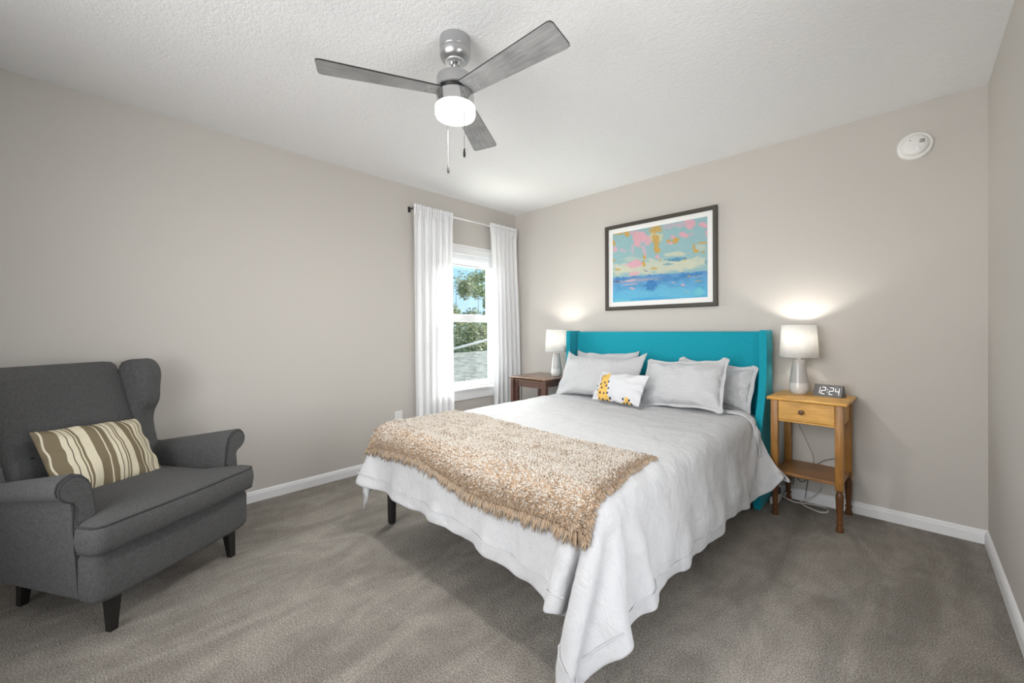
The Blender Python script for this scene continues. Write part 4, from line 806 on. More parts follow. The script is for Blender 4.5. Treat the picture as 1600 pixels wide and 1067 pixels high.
[-4148,-12,-17,-2,-9,-12,-17,-18,-17,-17,-11,-4,-7,-1,1,0,-1,-1,-2,-1,-2,-1,-1,-1,-1,-1,-1,-2,-1,-1,-1,-1,-1,-2,-1,-1,-2,-1,-1,-1,-1,-1,-2,-1,-1,-2,-1,0,-1,-1,-1,-1,-2,-1,-1,-1,-2,0,-6,0,2,-17,19,-28,14,2,8,13,-2,-2,-4,8,5,9,10,9,5],
[-4126,0,0,-12,-11,-15,-14,-20,-17,-8,-2,-5,-6,-2,0,0,-1,-1,-2,-1,-2,-2,-1,-1,-2,-1,-2,-1,-2,-2,-1,-2,-1,-2,-2,-1,-2,-1,-2,-2,-1,-2,-1,-2,-2,-1,-2,-2,-1,-1,-2,-2,-3,-2,-2,-2,-1,-2,-3,-2,-8,-6,-1,8,2,11,12,-2,0,1,9,4,9,7,1,0,9],
[-4120,-3,-3,-5,7,-21,-10,-6,-3,-2,-2,-5,-4,-3,0,-1,-1,-1,-1,-2,-2,-1,-2,-1,-2,-1,-2,-2,-1,-2,-2,-1,-2,-2,-1,-2,-2,-2,-1,-2,-2,-1,-2,-2,-2,-3,-1,-2,-2,-2,-2,-2,-2,-3,-2,-2,-3,-2,-3,-4,-5,-8,-2,5,8,11,2,3,5,6,8,4,-6,4,4,4,5],
[-4094,-2,-1,-1,-2,-1,-2,-2,-2,-2,-3,-4,-3,-2,-1,-2,-1,-1,-1,-2,-1,-2,-1,-2,-1,-2,-2,-1,-2,-1,-2,-2,-1,-2,-2,-2,-1,-2,-2,-2,-1,-2,-2,-2,-2,-2,-1,-2,-2,-2,-3,-2,-2,-2,-3,-2,-3,-3,-3,-4,-5,-6,-1,2,7,6,6,5,5,5,1,3,4,4,4,4,4],
[-4037,-2,-1,-1,-1,-2,-2,-2,-2,-2,-3,-3,-3,-2,-2,-1,-1,-2,-1,-2,-1,-2,-1,-2,-1,-2,-1,-2,-2,-1,-2,-2,-1,-2,-2,-1,-2,-2,-1,-2,-2,-2,-2,-1,-2,-2,-2,-2,-2,-2,-2,-3,-2,-2,-2,-3,-2,-3,-3,-4,-4,-3,-1,1,4,5,4,4,4,4,5,4,4,4,4,4,4],
[-3980,-2,-1,-1,-2,-1,-2,-2,-3,-2,-2,-3,-3,-2,-1,-2,-1,-1,-2,-1,-2,-1,-2,-1,-2,-2,-1,-2,-1,-2,-2,-1,-2,-2,-1,-2,-2,-1,-2,-2,-2,-2,-1,-2,-2,-2,-2,-2,-2,-2,-2,-2,-3,-2,-2,-3,-2,-3,-3,-3,-3,-3,-1,1,3,4,4,4,4,4,5,4,4,4,4,4,4],
[-3923,-1,-2,-1,-2,-2,-2,-1,-2,-2,-3,-3,-2,-2,-2,-1,-2,-1,-2,-1,-2,-1,-2,-1,-2,-1,-2,-1,-2,-2,-1,-2,-2,-1,-2,-2,-1,-2,-2,-2,-1,-2,-2,-2,-2,-2,-2,-2,-2,-2,-2,-2,-2,-2,-3,-2,-3,-3,-3,-3,-2,-2,-1,1,1,2,3,3,3,5,5,7,5,4,1,-1,-1],
[-3866,-1,-2,-1,-2,-2,-2,-1,-2,-2,-3,-2,-2,-2,-2,-2,-1,-2,-1,-2,-1,-2,-1,-2,-1,-2,-2,-1,-2,-2,-1,-2,-2,-1,-2,-2,-1,-2,-2,-2,-1,-2,-2,-2,-2,-2,-2,-2,-1,-3,-2,-2,-2,-2,-3,-2,-3,-2,-3,-3,-2,-2,0,0,1,1,2,2,1,2,3,3,8,-6,-3,-2,0],
[-3808,-2,-2,-1,-2,-2,-2,-1,-2,-2,-3,-2,-2,-2,-2,-1,-2,-2,-1,-2,-1,-2,-1,-2,-1,-2,-1,-2,-2,-1,-2,-2,-1,-2,-2,-1,-2,-2,-2,-1,-2,-2,-2,-2,-1,-2,-2,-2,-2,-2,-2,-3,-2,-2,-2,-3,-2,-3,-3,-2,-2,-1,-1,0,0,1,1,2,2,2,3,2,1,-1,-1,-1,0],
[-3751,-2,-1,-2,-2,-2,-1,-2,-2,-2,-2,-2,-2,-2,-2,-2,-2,-1,-2,-1,-2,-1,-2,-1,-2,-2,-1,-2,-1,-2,-2,-1,-2,-2,-1,-2,-2,-2,-1,-2,-2,-2,-2,-1,-2,-2,-2,-2,-2,-2,-2,-2,-3,-2,-2,-2,-3,-3,-2,-2,-2,-1,-1,0,0,0,0,-1,1,0,1,0,0,3,3,3,-4],
[-3694,-2,-1,-2,-2,-2,-1,-2,-2,-2,-2,-2,-2,-2,-2,-1,-2,-2,-1,-2,-1,-2,-1,-2,-2,-1,-2,-2,-1,-2,-1,-2,-2,-2,-1,-2,-2,-1,-2,-2,-2,-1,-2,-2,-2,-2,-2,-2,-2,-2,-2,-2,-2,-2,-3,-2,-2,-3,-2,-2,-2,-1,-1,0,0,0,-1,0,-1,-1,-1,-1,-1,-1,2,1,5],
[-3637,-2,-1,-2,-2,-1,-2,-2,-2,-2,-1,-2,-2,-2,-2,-2,-1,-2,-2,-1,-2,-2,-1,-2,-1,-2,-2,-1,-2,-2,-1,-2,-2,-1,-2,-2,-1,-2,-2,-2,-1,-2,-2,-2,-2,-2,-2,-2,-2,-1,-3,-2,-2,-2,-2,-3,-2,-2,-2,-2,-2,-1,-1,-1,0,0,-1,0,-1,-1,-1,-1,-1,-1,-1,2,-2],
[-3580,-1,-2,-2,-1,-2,-2,-2,-2,-1,-2,-2,-2,-2,-2,-1,-2,-2,-1,-2,-2,-1,-2,-1,-2,-2,-1,-2,-2,-1,-2,-2,-1,-2,-2,-1,-2,-2,-2,-1,-2,-2,-2,-2,-2,-2,-1,-2,-2,-2,-2,-2,-3,-2,-2,-2,-2,-2,-3,-1,-2,-1,-1,-1,0,-1,0,-1,-1,-1,-1,-1,-1,-1,-1,-1,-1],
[-3523,-1,-2,-2,-1,-2,-2,-2,-1,-2,-2,-2,-2,-2,-1,-2,-1,-2,-2,-2,-1,-2,-2,-1,-2,-1,-2,-2,-1,-2,-2,-1,-2,-2,-1,-2,-2,-2,-1,-2,-2,-2,-2,-1,-2,-2,-2,-2,-2,-2,-2,-2,-2,-2,-3,-2,-2,-2,-2,-2,-1,-1,-1,-1,-1,-1,0,-1,0,-1,-1,-1,-2,-1,-1,-1,-1],
[-3465,-2,-2,-1,-2,-2,-2,-1,-2,-2,-2,-2,-1,-2,-2,-2,-1,-2,-2,-1,-2,-2,-1,-2,-1,-2,-2,-1,-2,-2,-1,-2,-2,-1,-2,-2,-2,-1,-2,-2,-2,-1,-2,-2,-2,-2,-2,-2,-2,-2,-2,-2,-2,-2,-2,-2,-2,-2,-2,-2,-1,-2,0,-1,-1,-1,-1,-1,0,-1,-1,-1,-1,-1,-2,-1,-1],
[-3408,-2,-2,-1,-2,-2,-1,-2,-2,-2,-1,-2,-2,-2,-1,-2,-2,-2,-1,-2,-2,-1,-2,-2,-1,-2,-2,-1,-2,-1,-2,-2,-1,-2,-2,-2,-1,-2,-2,-1,-2,-2,-2,-2,-1,-2,-2,-3,-1,-2,-2,-2,-3,-2,-2,-2,-2,-2,-2,-1,-2,-1,-1,-1,-1,-1,0,-1,-1,-1,-1,-1,-1,-1,-2,-1,-1],
[-3351,-2,-1,-2,-2,-2,-1,-2,-2,-1,-2,-2,-2,-1,-2,-2,-2,-1,-2,-2,-1,-2,-2,-1,-2,-2,-1,-2,-2,-1,-2,-2,-1,-2,-2,-1,-2,-2,-1,-2,-2,-2,-2,-1,-2,-2,-2,-2,-2,-2,-2,-2,-2,-2,-2,-2,-2,-2,-2,-1,-2,-1,-1,-1,-1,-1,-1,-1,-1,-1,-1,-1,-1,-1,-1,-2,-1],
[-3294,-2,-1,-2,-2,-1,-2,-2,-1,-2,-2,-2,-1,-2,-2,-2,-1,-2,-2,-1,-2,-2,-1,-2,-2,-1,-2,-1,-2,-2,-2,-1,-2,-2,-1,-2,-2,-2,-1,-2,-2,-1,-2,-2,-2,-2,-2,-2,-2,-2,-2,-2,-2,-2,-2,-2,-2,-1,-2,-2,-1,-1,-2,-1,-1,-1,-1,-1,-1,-1,-1,-1,-1,-1,-1,-2,-1],
[-3237,-1,-2,-2,-1,-2,-2,-2,-1,-2,-2,-1,-2,-2,-2,-1,-2,-2,-1,-2,-2,-1,-2,-2,-1,-2,-2,-1,-2,-2,-1,-2,-2,-1,-2,-2,-1,-2,-2,-2,-1,-2,-2,-2,-2,-2,-1,-2,-3,-1,-2,-2,-2,-2,-2,-2,-2,-2,-1,-2,-1,-2,-1,-1,-1,-1,-1,-1,-1,-1,-1,-2,-1,-1,-1,-1,-2],
[-3180,-1,-2,-2,-1,-2,-2,-1,-2,-2,-1,-2,-2,-2,-1,-2,-2,-1,-2,-2,-1,-2,-2,-1,-2,-2,-1,-2,-2,-1,-2,-2,-1,-2,-2,-1,-2,-2,-2,-1,-2,-2,-2,-1,-2,-2,-2,-2,-2,-2,-2,-2,-2,-2,-2,-2,-1,-2,-2,-1,-2,-1,-1,-2,-1,-1,-1,-1,-1,-1,-1,-1,-1,-2,-1,-1,-1],
[-3122,-2,-2,-1,-2,-2,-1,-2,-2,-1,-2,-2,-1,-2,-2,-2,-1,-2,-2,-1,-2,-2,-1,-2,-2,-1,-2,-2,-1,-2,-2,-1,-2,-2,-2,-1,-2,-1,-2,-2,-2,-2,-1,-2,-2,-2,-2,-1,-2,-3,-2,-1,-2,-2,-2,-2,-2,-2,-1,-2,-1,-1,-2,-1,-1,-2,-1,-1,-1,-1,-1,-1,-1,-1,-2,-1,-1],
[-3065,-2,-2,-1,-2,-2,-1,-2,-2,-1,-2,-1,-2,-2,-2,-1,-2,-2,-1,-2,-2,-1,-2,-2,-1,-2,-2,-1,-2,-2,-1,-2,-2,-1,-2,-2,-1,-2,-2,-2,-1,-2,-2,-2,-2,-2,-1,-2,-2,-2,-2,-2,-2,-2,-2,-2,-1,-2,-2,-1,-1,-2,-1,-2,-1,-1,-1,-1,-2,-1,-1,-1,-1,-1,-1,-2,-1],
[-3008,-2,-1,-2,-2,-1,-2,-2,-1,-2,-2,-1,-2,-2,-1,-2,-2,-1,-2,-2,-1,-2,-2,-1,-2,-2,-1,-2,-2,-1,-2,-2,-1,-2,-2,-1,-2,-2,-2,-1,-2,-2,-2,-2,-1,-2,-2,-2,-1,-3,-2,-1,-2,-2,-2,-2,-2,-1,-2,-2,-1,-1,-2,-1,-1,-2,-1,-1,-1,-1,-1,-2,-1,-1,-1,-2,-1],
[-2951,-1,-2,-2,-1,-2,-2,-1,-2,-2,-1,-2,-1,-2,-2,-2,-1,-2,-2,-1,-2,-2,-1,-2,-2,-1,-2,-2,-1,-2,-2,-1,-2,-2,-1,-2,-2,-2,-1,-2,-2,-2,-1,-2,-2,-2,-2,-1,-2,-2,-2,-2,-2,-2,-2,-1,-2,-2,-2,-1,-1,-2,-1,-1,-2,-1,-1,-2,-1,-1,-1,-1,-2,-1,-1,-1,-2],
[-2894,-1,-2,-2,-1,-2,-1,-2,-2,-1,-2,-2,-1,-2,-2,-1,-2,-2,-1,-2,-2,-1,-2,-2,-1,-2,-2,-1,-2,-2,-1,-2,-2,-1,-2,-2,-2,-1,-2,-2,-1,-2,-2,-2,-2,-1,-2,-2,-2,-2,-2,-2,-1,-2,-2,-2,-2,-1,-2,-2,-1,-1,-2,-1,-1,-2,-1,-1,-2,-1,-1,-1,-1,-2,-1,-1,-2],
[-2836,-2,-2,-1,-2,-1,-2,-2,-2,-1,-2,-1,-2,-2,-1,-2,-2,-1,-2,-2,-1,-2,-2,-2,-1,-2,-1,-2,-2,-1,-2,-2,-1,-2,-2,-1,-2,-2,-2,-1,-2,-2,-2,-1,-2,-2,-2,-2,-1,-2,-2,-2,-2,-2,-2,-1,-2,-2,-2,-1,-2,-1,-1,-2,-1,-1,-2,-1,-1,-1,-2,-1,-1,-1,-2,-1,-1],
[-2779,-2,-1,-2,-2,-1,-2,-2,-1,-2,-1,-2,-2,-1,-2,-2,-1,-2,-2,-1,-2,-2,-1,-2,-2,-1,-2,-2,-1,-2,-2,-1,-2,-2,-1,-2,-2,-2,-1,-2,-2,-2,-1,-2,-2,-2,-2,-1,-2,-2,-2,-2,-2,-1,-2,-2,-2,-1,-2,-2,-1,-2,-1,-1,-1,-2,-1,-2,-1,-1,-1,-2,-1,-1,-2,-1,-1],
[-2722,-2,-1,-2,-1,-2,-2,-1,-2,-1,-2,-2,-1,-2,-2,-1,-2,-2,-1,-2,-2,-1,-2,-2,-1,-2,-2,-1,-2,-2,-1,-2,-2,-1,-2,-2,-1,-2,-2,-2,-1,-2,-2,-2,-2,-1,-2,-2,-2,-2,-1,-2,-2,-2,-2,-2,-1,-2,-1,-2,-2,-1,-1,-2,-1,-2,-1,-1,-1,-2,-1,-1,-2,-1,-1,-2,-1],
[-2665,-1,-2,-2,-1,-2,-1,-2,-2,-1,-2,-1,-2,-2,-1,-2,-2,-1,-2,-2,-1,-2,-1,-2,-2,-2,-1,-2,-2,-1,-2,-1,-2,-2,-2,-2,-1,-2,-2,-2,-1,-2,-2,-1,-2,-2,-2,-2,-1,-2,-2,-2,-2,-2,-1,-2,-2,-1,-2,-2,-1,-1,-2,-1,-2,-1,-2,-1,-1,-1,-2,-1,-1,-2,-1,-1,-2],
[-2608,-1,-2,-1,-2,-1,-2,-2,-1,-2,-1,-2,-2,-1,-2,-2,-1,-2,-2,-1,-2,-2,-1,-2,-2,-1,-2,-1,-2,-2,-1,-2,-2,-2,-2,-1,-2,-1,-2,-2,-2,-1,-2,-2,-2,-1,-2,-2,-2,-2,-2,-1,-2,-2,-2,-2,-1,-2,-2,-1,-2,-1,-2,-1,-1,-2,-1,-2,-1,-1,-2,-1,-1,-1,-2,-1,-1],
[-2550,-2,-1,-2,-2,-1,-2,-1,-2,-2,-1,-2,-2,-1,-2,-1,-2,-2,-1,-2,-2,-1,-2,-1,-2,-2,-1,-2,-2,-1,-2,-2,-1,-2,-2,-2,-1,-2,-2,-2,-1,-2,-2,-2,-1,-2,-2,-2,-2,-1,-2,-2,-2,-2,-1,-2,-2,-2,-1,-2,-1,-2,-1,-2,-1,-2,-1,-1,-2,-1,-1,-2,-1,-1,-1,-2,-1],
[-2493,-2,-1,-2,-1,-2,-2,-1,-2,-1,-2,-2,-1,-2,-1,-2,-2,-1,-2,-2,-1,-2,-2,-1,-2,-1,-2,-2,-1,-2,-2,-2,-1,-2,-2,-1,-2,-2,-1,-2,-2,-2,-1,-2,-2,-2,-1,-2,-2,-2,-2,-2,-1,-2,-2,-2,-1,-2,-2,-1,-2,-1,-2,-1,-2,-1,-2,-1,-1,-2,-1,-1,-2,-1,-1,-1,-2],
[-2436,-1,-2,-1,-2,-2,-1,-2,-1,-2,-2,-1,-2,-2,-1,-2,-1,-2,-2,-1,-2,-2,-1,-2,-1,-2,-2,-1,-2,-2,-1,-2,-2,-1,-2,-2,-2,-1,-2,-2,-2,-1,-2,-2,-2,-1,-2,-2,-2,-2,-1,-2,-2,-2,-1,-2,-2,-2,-1,-2,-1,-2,-1,-2,-2,-1,-1,-2,-1,-1,-2,-1,-1,-2,-1,-1,-2],
[-2379,-1,-2,-1,-2,-1,-2,-1,-2,-2,-1,-2,-2,-1,-2,-2,-1,-2,-1,-2,-2,-1,-2,-1,-2,-2,-1,-2,-2,-1,-2,-2,-1,-2,-2,-1,-2,-2,-2,-1,-2,-2,-2,-2,-1,-2,-2,-2,-2,-1,-2,-2,-2,-1,-2,-2,-1,-2,-2,-2,-1,-2,-1,-2,-1,-2,-1,-1,-2,-1,-1,-2,-1,-1,-2,-1,-1],
[-2321,-2,-1,-2,-1,-2,-2,-1,-2,-1,-2,-2,-1,-2,-2,-1,-2,-1,-2,-2,-1,-2,-2,-1,-2,-1,-2,-2,-1,-2,-1,-2,-2,-2,-1,-2,-2,-2,-1,-2,-2,-2,-1,-2,-2,-2,-1,-2,-2,-2,-2,-1,-2,-2,-2,-1,-2,-2,-2,-1,-2,-2,-1,-1,-2,-1,-2,-1,-2,-1,-1,-1,-2,-1,-1,-2,-1],
[-2264,-1,-2,-2,-1,-2,-1,-2,-1,-2,-2,-1,-2,-1,-2,-2,-1,-2,-2,-1,-2,-1,-2,-2,-1,-2,-2,-1,-2,-2,-1,-2,-2,-1,-2,-2,-2,-2,-1,-2,-2,-1,-2,-2,-2,-1,-2,-2,-2,-1,-2,-2,-2,-2,-1,-2,-2,-2,-1,-2,-1,-2,-1,-2,-2,-1,-1,-2,-1,-2,-1,-1,-1,-2,-1,-1,-2],
[-2207,-1,-2,-1,-2,-1,-2,-2,-1,-2,-1,-2,-2,-1,-2,-2,-1,-2,-1,-2,-1,-2,-2,-1,-2,-2,-1,-2,-1,-2,-2,-2,-1,-2,-1,-2,-2,-2,-2,-1,-2,-2,-2,-1,-2,-2,-2,-1,-2,-2,-2,-2,-1,-2,-2,-2,-1,-2,-2,-1,-2,-1,-2,-2,-1,-2,-1,-2,-1,-1,-2,-1,-1,-2,-1,-1,-1],
[-2149,-2,-2,-1,-2,-1,-2,-1,-2,-1,-2,-1,-2,-2,-2,-1,-2,-1,-2,-2,-1,-2,-1,-2,-2,-1,-2,-1,-2,-2,-1,-2,-2,-2,-1,-2,-2,-1,-2,-2,-2,-1,-2,-2,-2,-2,-1,-2,-2,-2,-1,-2,-2,-2,-1,-2,-2,-1,-3,-1,-1,-2,-2,-1,-2,-1,-2,-1,-2,-1,-1,-2,-1,-1,-2,-1,-1],
[-2092,-2,-1,-2,-1,-2,-2,-1,-2,-1,-2,-1,-2,-2,-1,-2,-1,-2,-2,-1,-2,-1,-2,-2,-1,-2,-1,-2,-2,-1,-2,-2,-2,-1,-2,-2,-1,-2,-2,-2,-1,-2,-2,-2,-1,-2,-2,-2,-1,-2,-2,-2,-1,-2,-2,-2,-1,-2,-2,-2,-1,-2,-2,-1,-2,-1,-2,-1,-1,-2,-1,-1,-2,-1,-1,-2,-1],
[-2035,-1,-2,-2,-1,-2,-1,-2,-1,-2,-1,-2,-2,-1,-2,-2,-1,-2,-1,-2,-1,-2,-2,-1,-2,-1,-2,-2,-1,-2,-2,-2,-1,-2,-2,-1,-2,-2,-1,-2,-2,-2,-1,-2,-2,-2,-1,-2,-2,-2,-2,-1,-2,-2,-1,-2,-2,-2,-1,-2,-2,-1,-2,-2,-1,-2,-1,-2,-1,-2,-1,-1,-2,-1,-1,-1,-1],
[-1978,-1,-2,-1,-2,-1,-2,-1,-2,-2,-1,-2,-2,-1,-2,-1,-2,-1,-2,-2,-1,-2,-1,-2,-1,-2,-2,-1,-2,-2,-1,-2,-2,-2,-1,-2,-2,-1,-2,-2,-1,-2,-2,-2,-1,-2,-2,-2,-2,-1,-2,-2,-2,-1,-2,-2,-2,-1,-2,-2,-2,-1,-2,-2,-1,-2,-1,-2,-1,-1,-2,-1,-1,-1,-2,-1,-1],
[-1920,-2,-1,-2,-2,-1,-2,-1,-2,-1,-2,-1,-2,-2,-1,-2,-1,-2,-2,-1,-2,-1,-2,-2,-1,-2,-1,-2,-2,-1,-2,-2,-1,-2,-2,-2,-1,-2,-2,-1,-2,-2,-2,-1,-2,-2,-2,-1,-2,-2,-2,-1,-2,-2,-2,-2,-1,-2,-2,-2,-1,-2,-2,-1,-2,-2,-1,-1,-2,-1,-2,-1,-1,-1,-1,-2,-1],
[-1863,-2,-1,-2,-1,-2,-1,-2,-1,-2,-1,-2,-2,-1,-2,-2,-1,-2,-1,-2,-1,-2,-2,-1,-2,-2,-1,-2,-1,-2,-2,-1,-2,-1,-2,-2,-2,-2,-1,-2,-2,-1,-2,-2,-2,-1,-2,-2,-2,-1,-2,-2,-2,-1,-2,-2,-2,-2,-1,-2,-2,-2,-1,-2,-2,-1,-2,-1,-2,-1,-1,-2,-1,-1,-1,-1,-1],
[-1806,-1,-2,-2,-1,-2,-1,-2,-1,-2,-1,-2,-1,-2,-2,-1,-2,-1,-2,-2,-1,-2,-1,-2,-2,-1,-2,-2,-1,-2,-2,-1,-2,-1,-2,-2,-1,-2,-2,-2,-1,-2,-2,-2,-1,-2,-2,-1,-2,-2,-2,-2,-1,-2,-2,-2,-2,-1,-2,-2,-2,-1,-2,-2,-2,-1,-2,-1,-1,-2,-1,-1,-2,-1,-1,-1,-1],
[-1749,-1,-2,-1,-2,-1,-2,-1,-2,-1,-2,-1,-2,-2,-1,-2,-1,-2,-2,-1,-2,-1,-2,-2,-1,-2,-2,-1,-2,-2,-1,-2,-1,-2,-2,-1,-2,-2,-2,-1,-2,-2,-1,-2,-2,-2,-1,-2,-2,-2,-1,-2,-2,-2,-2,-1,-2,-2,-2,-2,-1,-2,-2,-2,-1,-2,-1,-2,-1,-2,-1,-1,-1,-1,-1,-1,-2],
[-1691,-2,-2,-1,-2,-1,-2,-1,-2,-1,-2,-1,-2,-1,-2,-2,-1,-2,-1,-2,-2,-1,-2,-1,-2,-2,-1,-2,-1,-2,-2,-1,-2,-2,-1,-2,-2,-1,-2,-2,-1,-2,-2,-2,-1,-2,-2,-2,-1,-2,-2,-2,-2,-1,-2,-2,-2,-2,-2,-1,-2,-2,-2,-2,-1,-2,-1,-2,-1,-2,-1,-1,-1,-1,-1,-1,-1],
[-1634,-2,-1,-2,-1,-2,-1,-2,-1,-2,-1,-2,-1,-2,-1,-2,-2,-1,-2,-2,-1,-2,-2,-1,-2,-1,-2,-2,-1,-2,-2,-1,-2,-1,-2,-2,-1,-2,-2,-1,-2,-2,-2,-1,-2,-2,-1,-2,-2,-2,-1,-2,-2,-2,-2,-1,-2,-2,-2,-2,-2,-2,-2,-1,-2,-2,-1,-2,-1,-1,-2,-1,-1,-1,-1,-1,-1],
[-1577,-1,-2,-1,-2,-2,-1,-2,-1,-1,-2,-1,-2,-2,-1,-2,-1,-2,-1,-2,-2,-1,-2,-2,-1,-2,-1,-2,-2,-1,-2,-2,-1,-2,-2,-1,-2,-2,-1,-2,-2,-1,-2,-2,-1,-2,-2,-2,-2,-1,-2,-2,-2,-1,-2,-2,-2,-2,-2,-2,-2,-1,-3,-1,-2,-2,-1,-1,-2,-1,-1,-2,-1,-1,0,-1,-1],
[-1520,-1,-2,-1,-2,-1,-2,-1,-2,-1,-2,-1,-2,-1,-2,-1,-2,-1,-2,-2,-1,-2,-2,-1,-2,-1,-2,-2,-1,-2,-2,-1,-2,-2,-1,-2,-2,-1,-2,-2,-1,-2,-2,-1,-2,-2,-2,-1,-2,-2,-2,-1,-2,-2,-2,-2,-2,-2,-2,-2,-1,-2,-2,-2,-2,-1,-2,-1,-2,-1,-1,-1,-2,0,-1,-1,-1],
[-1462,-2,-1,-2,-2,-1,-2,-1,-2,-1,-1,-2,-1,-2,-2,-1,-2,-1,-2,-1,-2,-2,-1,-2,-1,-2,-2,-1,-2,-2,-1,-2,-2,-1,-2,-2,-1,-2,-2,-1,-2,-2,-1,-2,-2,-1,-2,-2,-2,-1,-2,-2,-2,-2,-1,-2,-2,-2,-2,-2,-2,-2,-2,-2,-2,-1,-2,-1,-2,-1,-1,-1,-2,0,-1,0,-1],
[-1405,-2,-1,-2,-1,-2,-1,-2,-1,-2,-1,-2,-1,-2,-1,-2,-1,-2,-2,-1,-2,-1,-2,-1,-2,-2,-1,-2,-2,-1,-2,-2,-1,-2,-2,-1,-2,-2,-1,-2,-2,-1,-2,-2,-1,-2,-2,-1,-2,-2,-2,-1,-2,-2,-2,-2,-2,-2,-2,-2,-2,-2,-2,-2,-2,-1,-2,-1,-2,-1,-1,-1,-2,0,-1,0,0],
[-1348,-1,-2,-1,-2,-2,-1,-2,-1,-1,-2,-1,-2,-1,-2,-1,-2,-2,-1,-2,-1,-2,-1,-2,-2,-1,-2,-2,-1,-2,-2,-1,-2,-2,-1,-2,-2,-1,-2,-1,-2,-2,-1,-2,-2,-2,-1,-2,-2,-2,-1,-2,-2,-2,-2,-2,-2,-2,-2,-2,-2,-2,-2,-2,-2,-1,-2,-1,-1,-2,-1,-1,-1,-1,0,-1,0],
[-1291,-1,-2,-1,-2,-1,-2,-1,-2,-1,-2,-1,-2,-1,-1,-2,-2,-1,-2,-1,-2,-1,-2,-2,-1,-2,-2,-1,-2,-2,-1,-2,-1,-2,-2,-1,-2,-2,-1,-2,-2,-1,-2,-2,-1,-2,-2,-2,-1,-2,-2,-1,-2,-2,-2,-2,-2,-2,-2,-3,-2,-2,-2,-2,-1,-2,-1,-2,-1,-2,-1,-1,-1,-1,0,0,0],
[-1233,-2,-1,-2,-2,-1,-2,-1,-1,-2,-1,-2,-1,-2,-1,-2,-1,-2,-1,-2,-1,-2,-2,-1,-2,-2,-1,-2,-2,-1,-2,-1,-2,-2,-1,-2,-2,-1,-2,-2,-1,-2,-2,-1,-2,-2,-1,-2,-2,-2,-1,-2,-2,-2,-2,-2,-2,-2,-2,-3,-2,-2,-2,-2,-1,-2,-1,-2,-1,-1,-2,-1,-1,-1,0,0,0],
[-1176,-2,-1,-2,-1,-2,-1,-2,-1,-2,-1,-2,-1,-2,-1,-1,-2,-1,-2,-1,-2,-2,-1,-2,-2,-1,-2,-1,-2,-2,-1,-2,-2,-1,-2,-2,-1,-2,-2,-1,-2,-2,-1,-2,-2,-1,-2,-2,-2,-1,-2,-2,-1,-2,-2,-2,-3,-2,-2,-2,-3,-2,-2,-2,-1,-2,-1,-2,-1,-2,-1,-1,-1,-1,1,-1,0],
[-1119,-2,-1,-2,-1,-2,-1,-2,-1,-1,-2,-1,-2,-1,-1,-2,-1,-2,-1,-2,-2,-1,-2,-2,-1,-2,-2,-1,-2,-1,-2,-2,-1,-2,-2,-1,-2,-2,-1,-2,-2,-1,-2,-2,-1,-2,-2,-2,-1,-2,-2,-1,-2,-2,-2,-2,-2,-3,-2,-2,-3,-2,-2,-2,-1,-2,-2,-1,-1,-1,-2,-4,0,1,1,-1,-1],
[-1062,-1,-2,-1,-2,-1,-2,-1,-2,-1,-2,-1,-1,-2,-1,-2,-1,-1,-2,-2,-1,-2,-2,-1,-2,-1,-2,-2,-1,-2,-2,-1,-2,-2,-1,-2,-2,-1,-2,-2,-1,-2,-2,-1,-2,-2,-1,-2,-2,-1,-2,-2,-2,-2,-1,-3,-2,-2,-3,-2,-3,-2,-2,-2,-2,-2,-1,-1,-1,-3,-5,1,1,0,0,-2,-1],
[-1004,-2,-2,-1,-2,-1,-2,-1,-1,-2,-1,-1,-2,-1,-2,-1,-2,-1,-2,-1,-2,-2,-1,-2,-1,-2,-2,-1,-2,-2,-1,-2,-2,-1,-2,-2,-1,-2,-1,-2,-2,-2,-1,-2,-1,-2,-2,-1,-2,-2,-2,-1,-2,-2,-2,-2,-3,-2,-3,-2,-3,-2,-2,-2,-2,-2,-1,-1,-8,1,-3,0,2,1,-3,-3,-7],
[-947,-2,-2,-1,-2,-1,-2,-1,-1,-1,-2,-1,-2,-1,-1,-2,-1,-2,-1,-2,-2,-1,-2,-2,-1,-2,-1,-2,-1,-2,-2,-2,-1,-2,-2,-1,-2,-2,-1,-2,-1,-2,-2,-1,-2,-2,-2,-1,-2,-1,-2,-2,-2,-2,-2,-2,-2,-3,-2,-3,-3,-2,-2,-2,-3,-1,-1,-8,-9,4,0,2,1,-3,-5,-10,-19],
[-890,-2,-1,-2,-2,-1,-1,-2,-1,-1,-1,-2,-2,-1,-1,-2,-1,-1,-2,-1,-2,-2,-2,-1,-2,-1,-2,-2,-1,-2,-2,-1,-2,-1,-2,-2,-1,-2,-2,-1,-2,-1,-2,-2,-2,-1,-2,-2,-1,-2,-2,-1,-2,-2,-2,-3,-2,-3,-2,-3,-3,-2,-3,-2,-4,1,-22,0,4,0,3,1,-4,-8,-11,-23,-30],
[-833,-2,-1,-2,-1,-2,-1,-2,-1,-1,-1,-2,-1,-2,-1,-1,-2,-1,-2,-1,-2,-2,-1,-2,-1,-2,-2,-1,-2,-2,-1,-2,-1,-2,-2,-1,-2,-2,-1,-2,-1,-2,-2,-2,-1,-2,-2,-1,-2,-2,-1,-2,-2,-2,-2,-2,-3,-3,-2,-3,-3,-3,-2,-6,0,-29,4,3,1,4,-1,-5,-10,-11,-23,-33,-40],
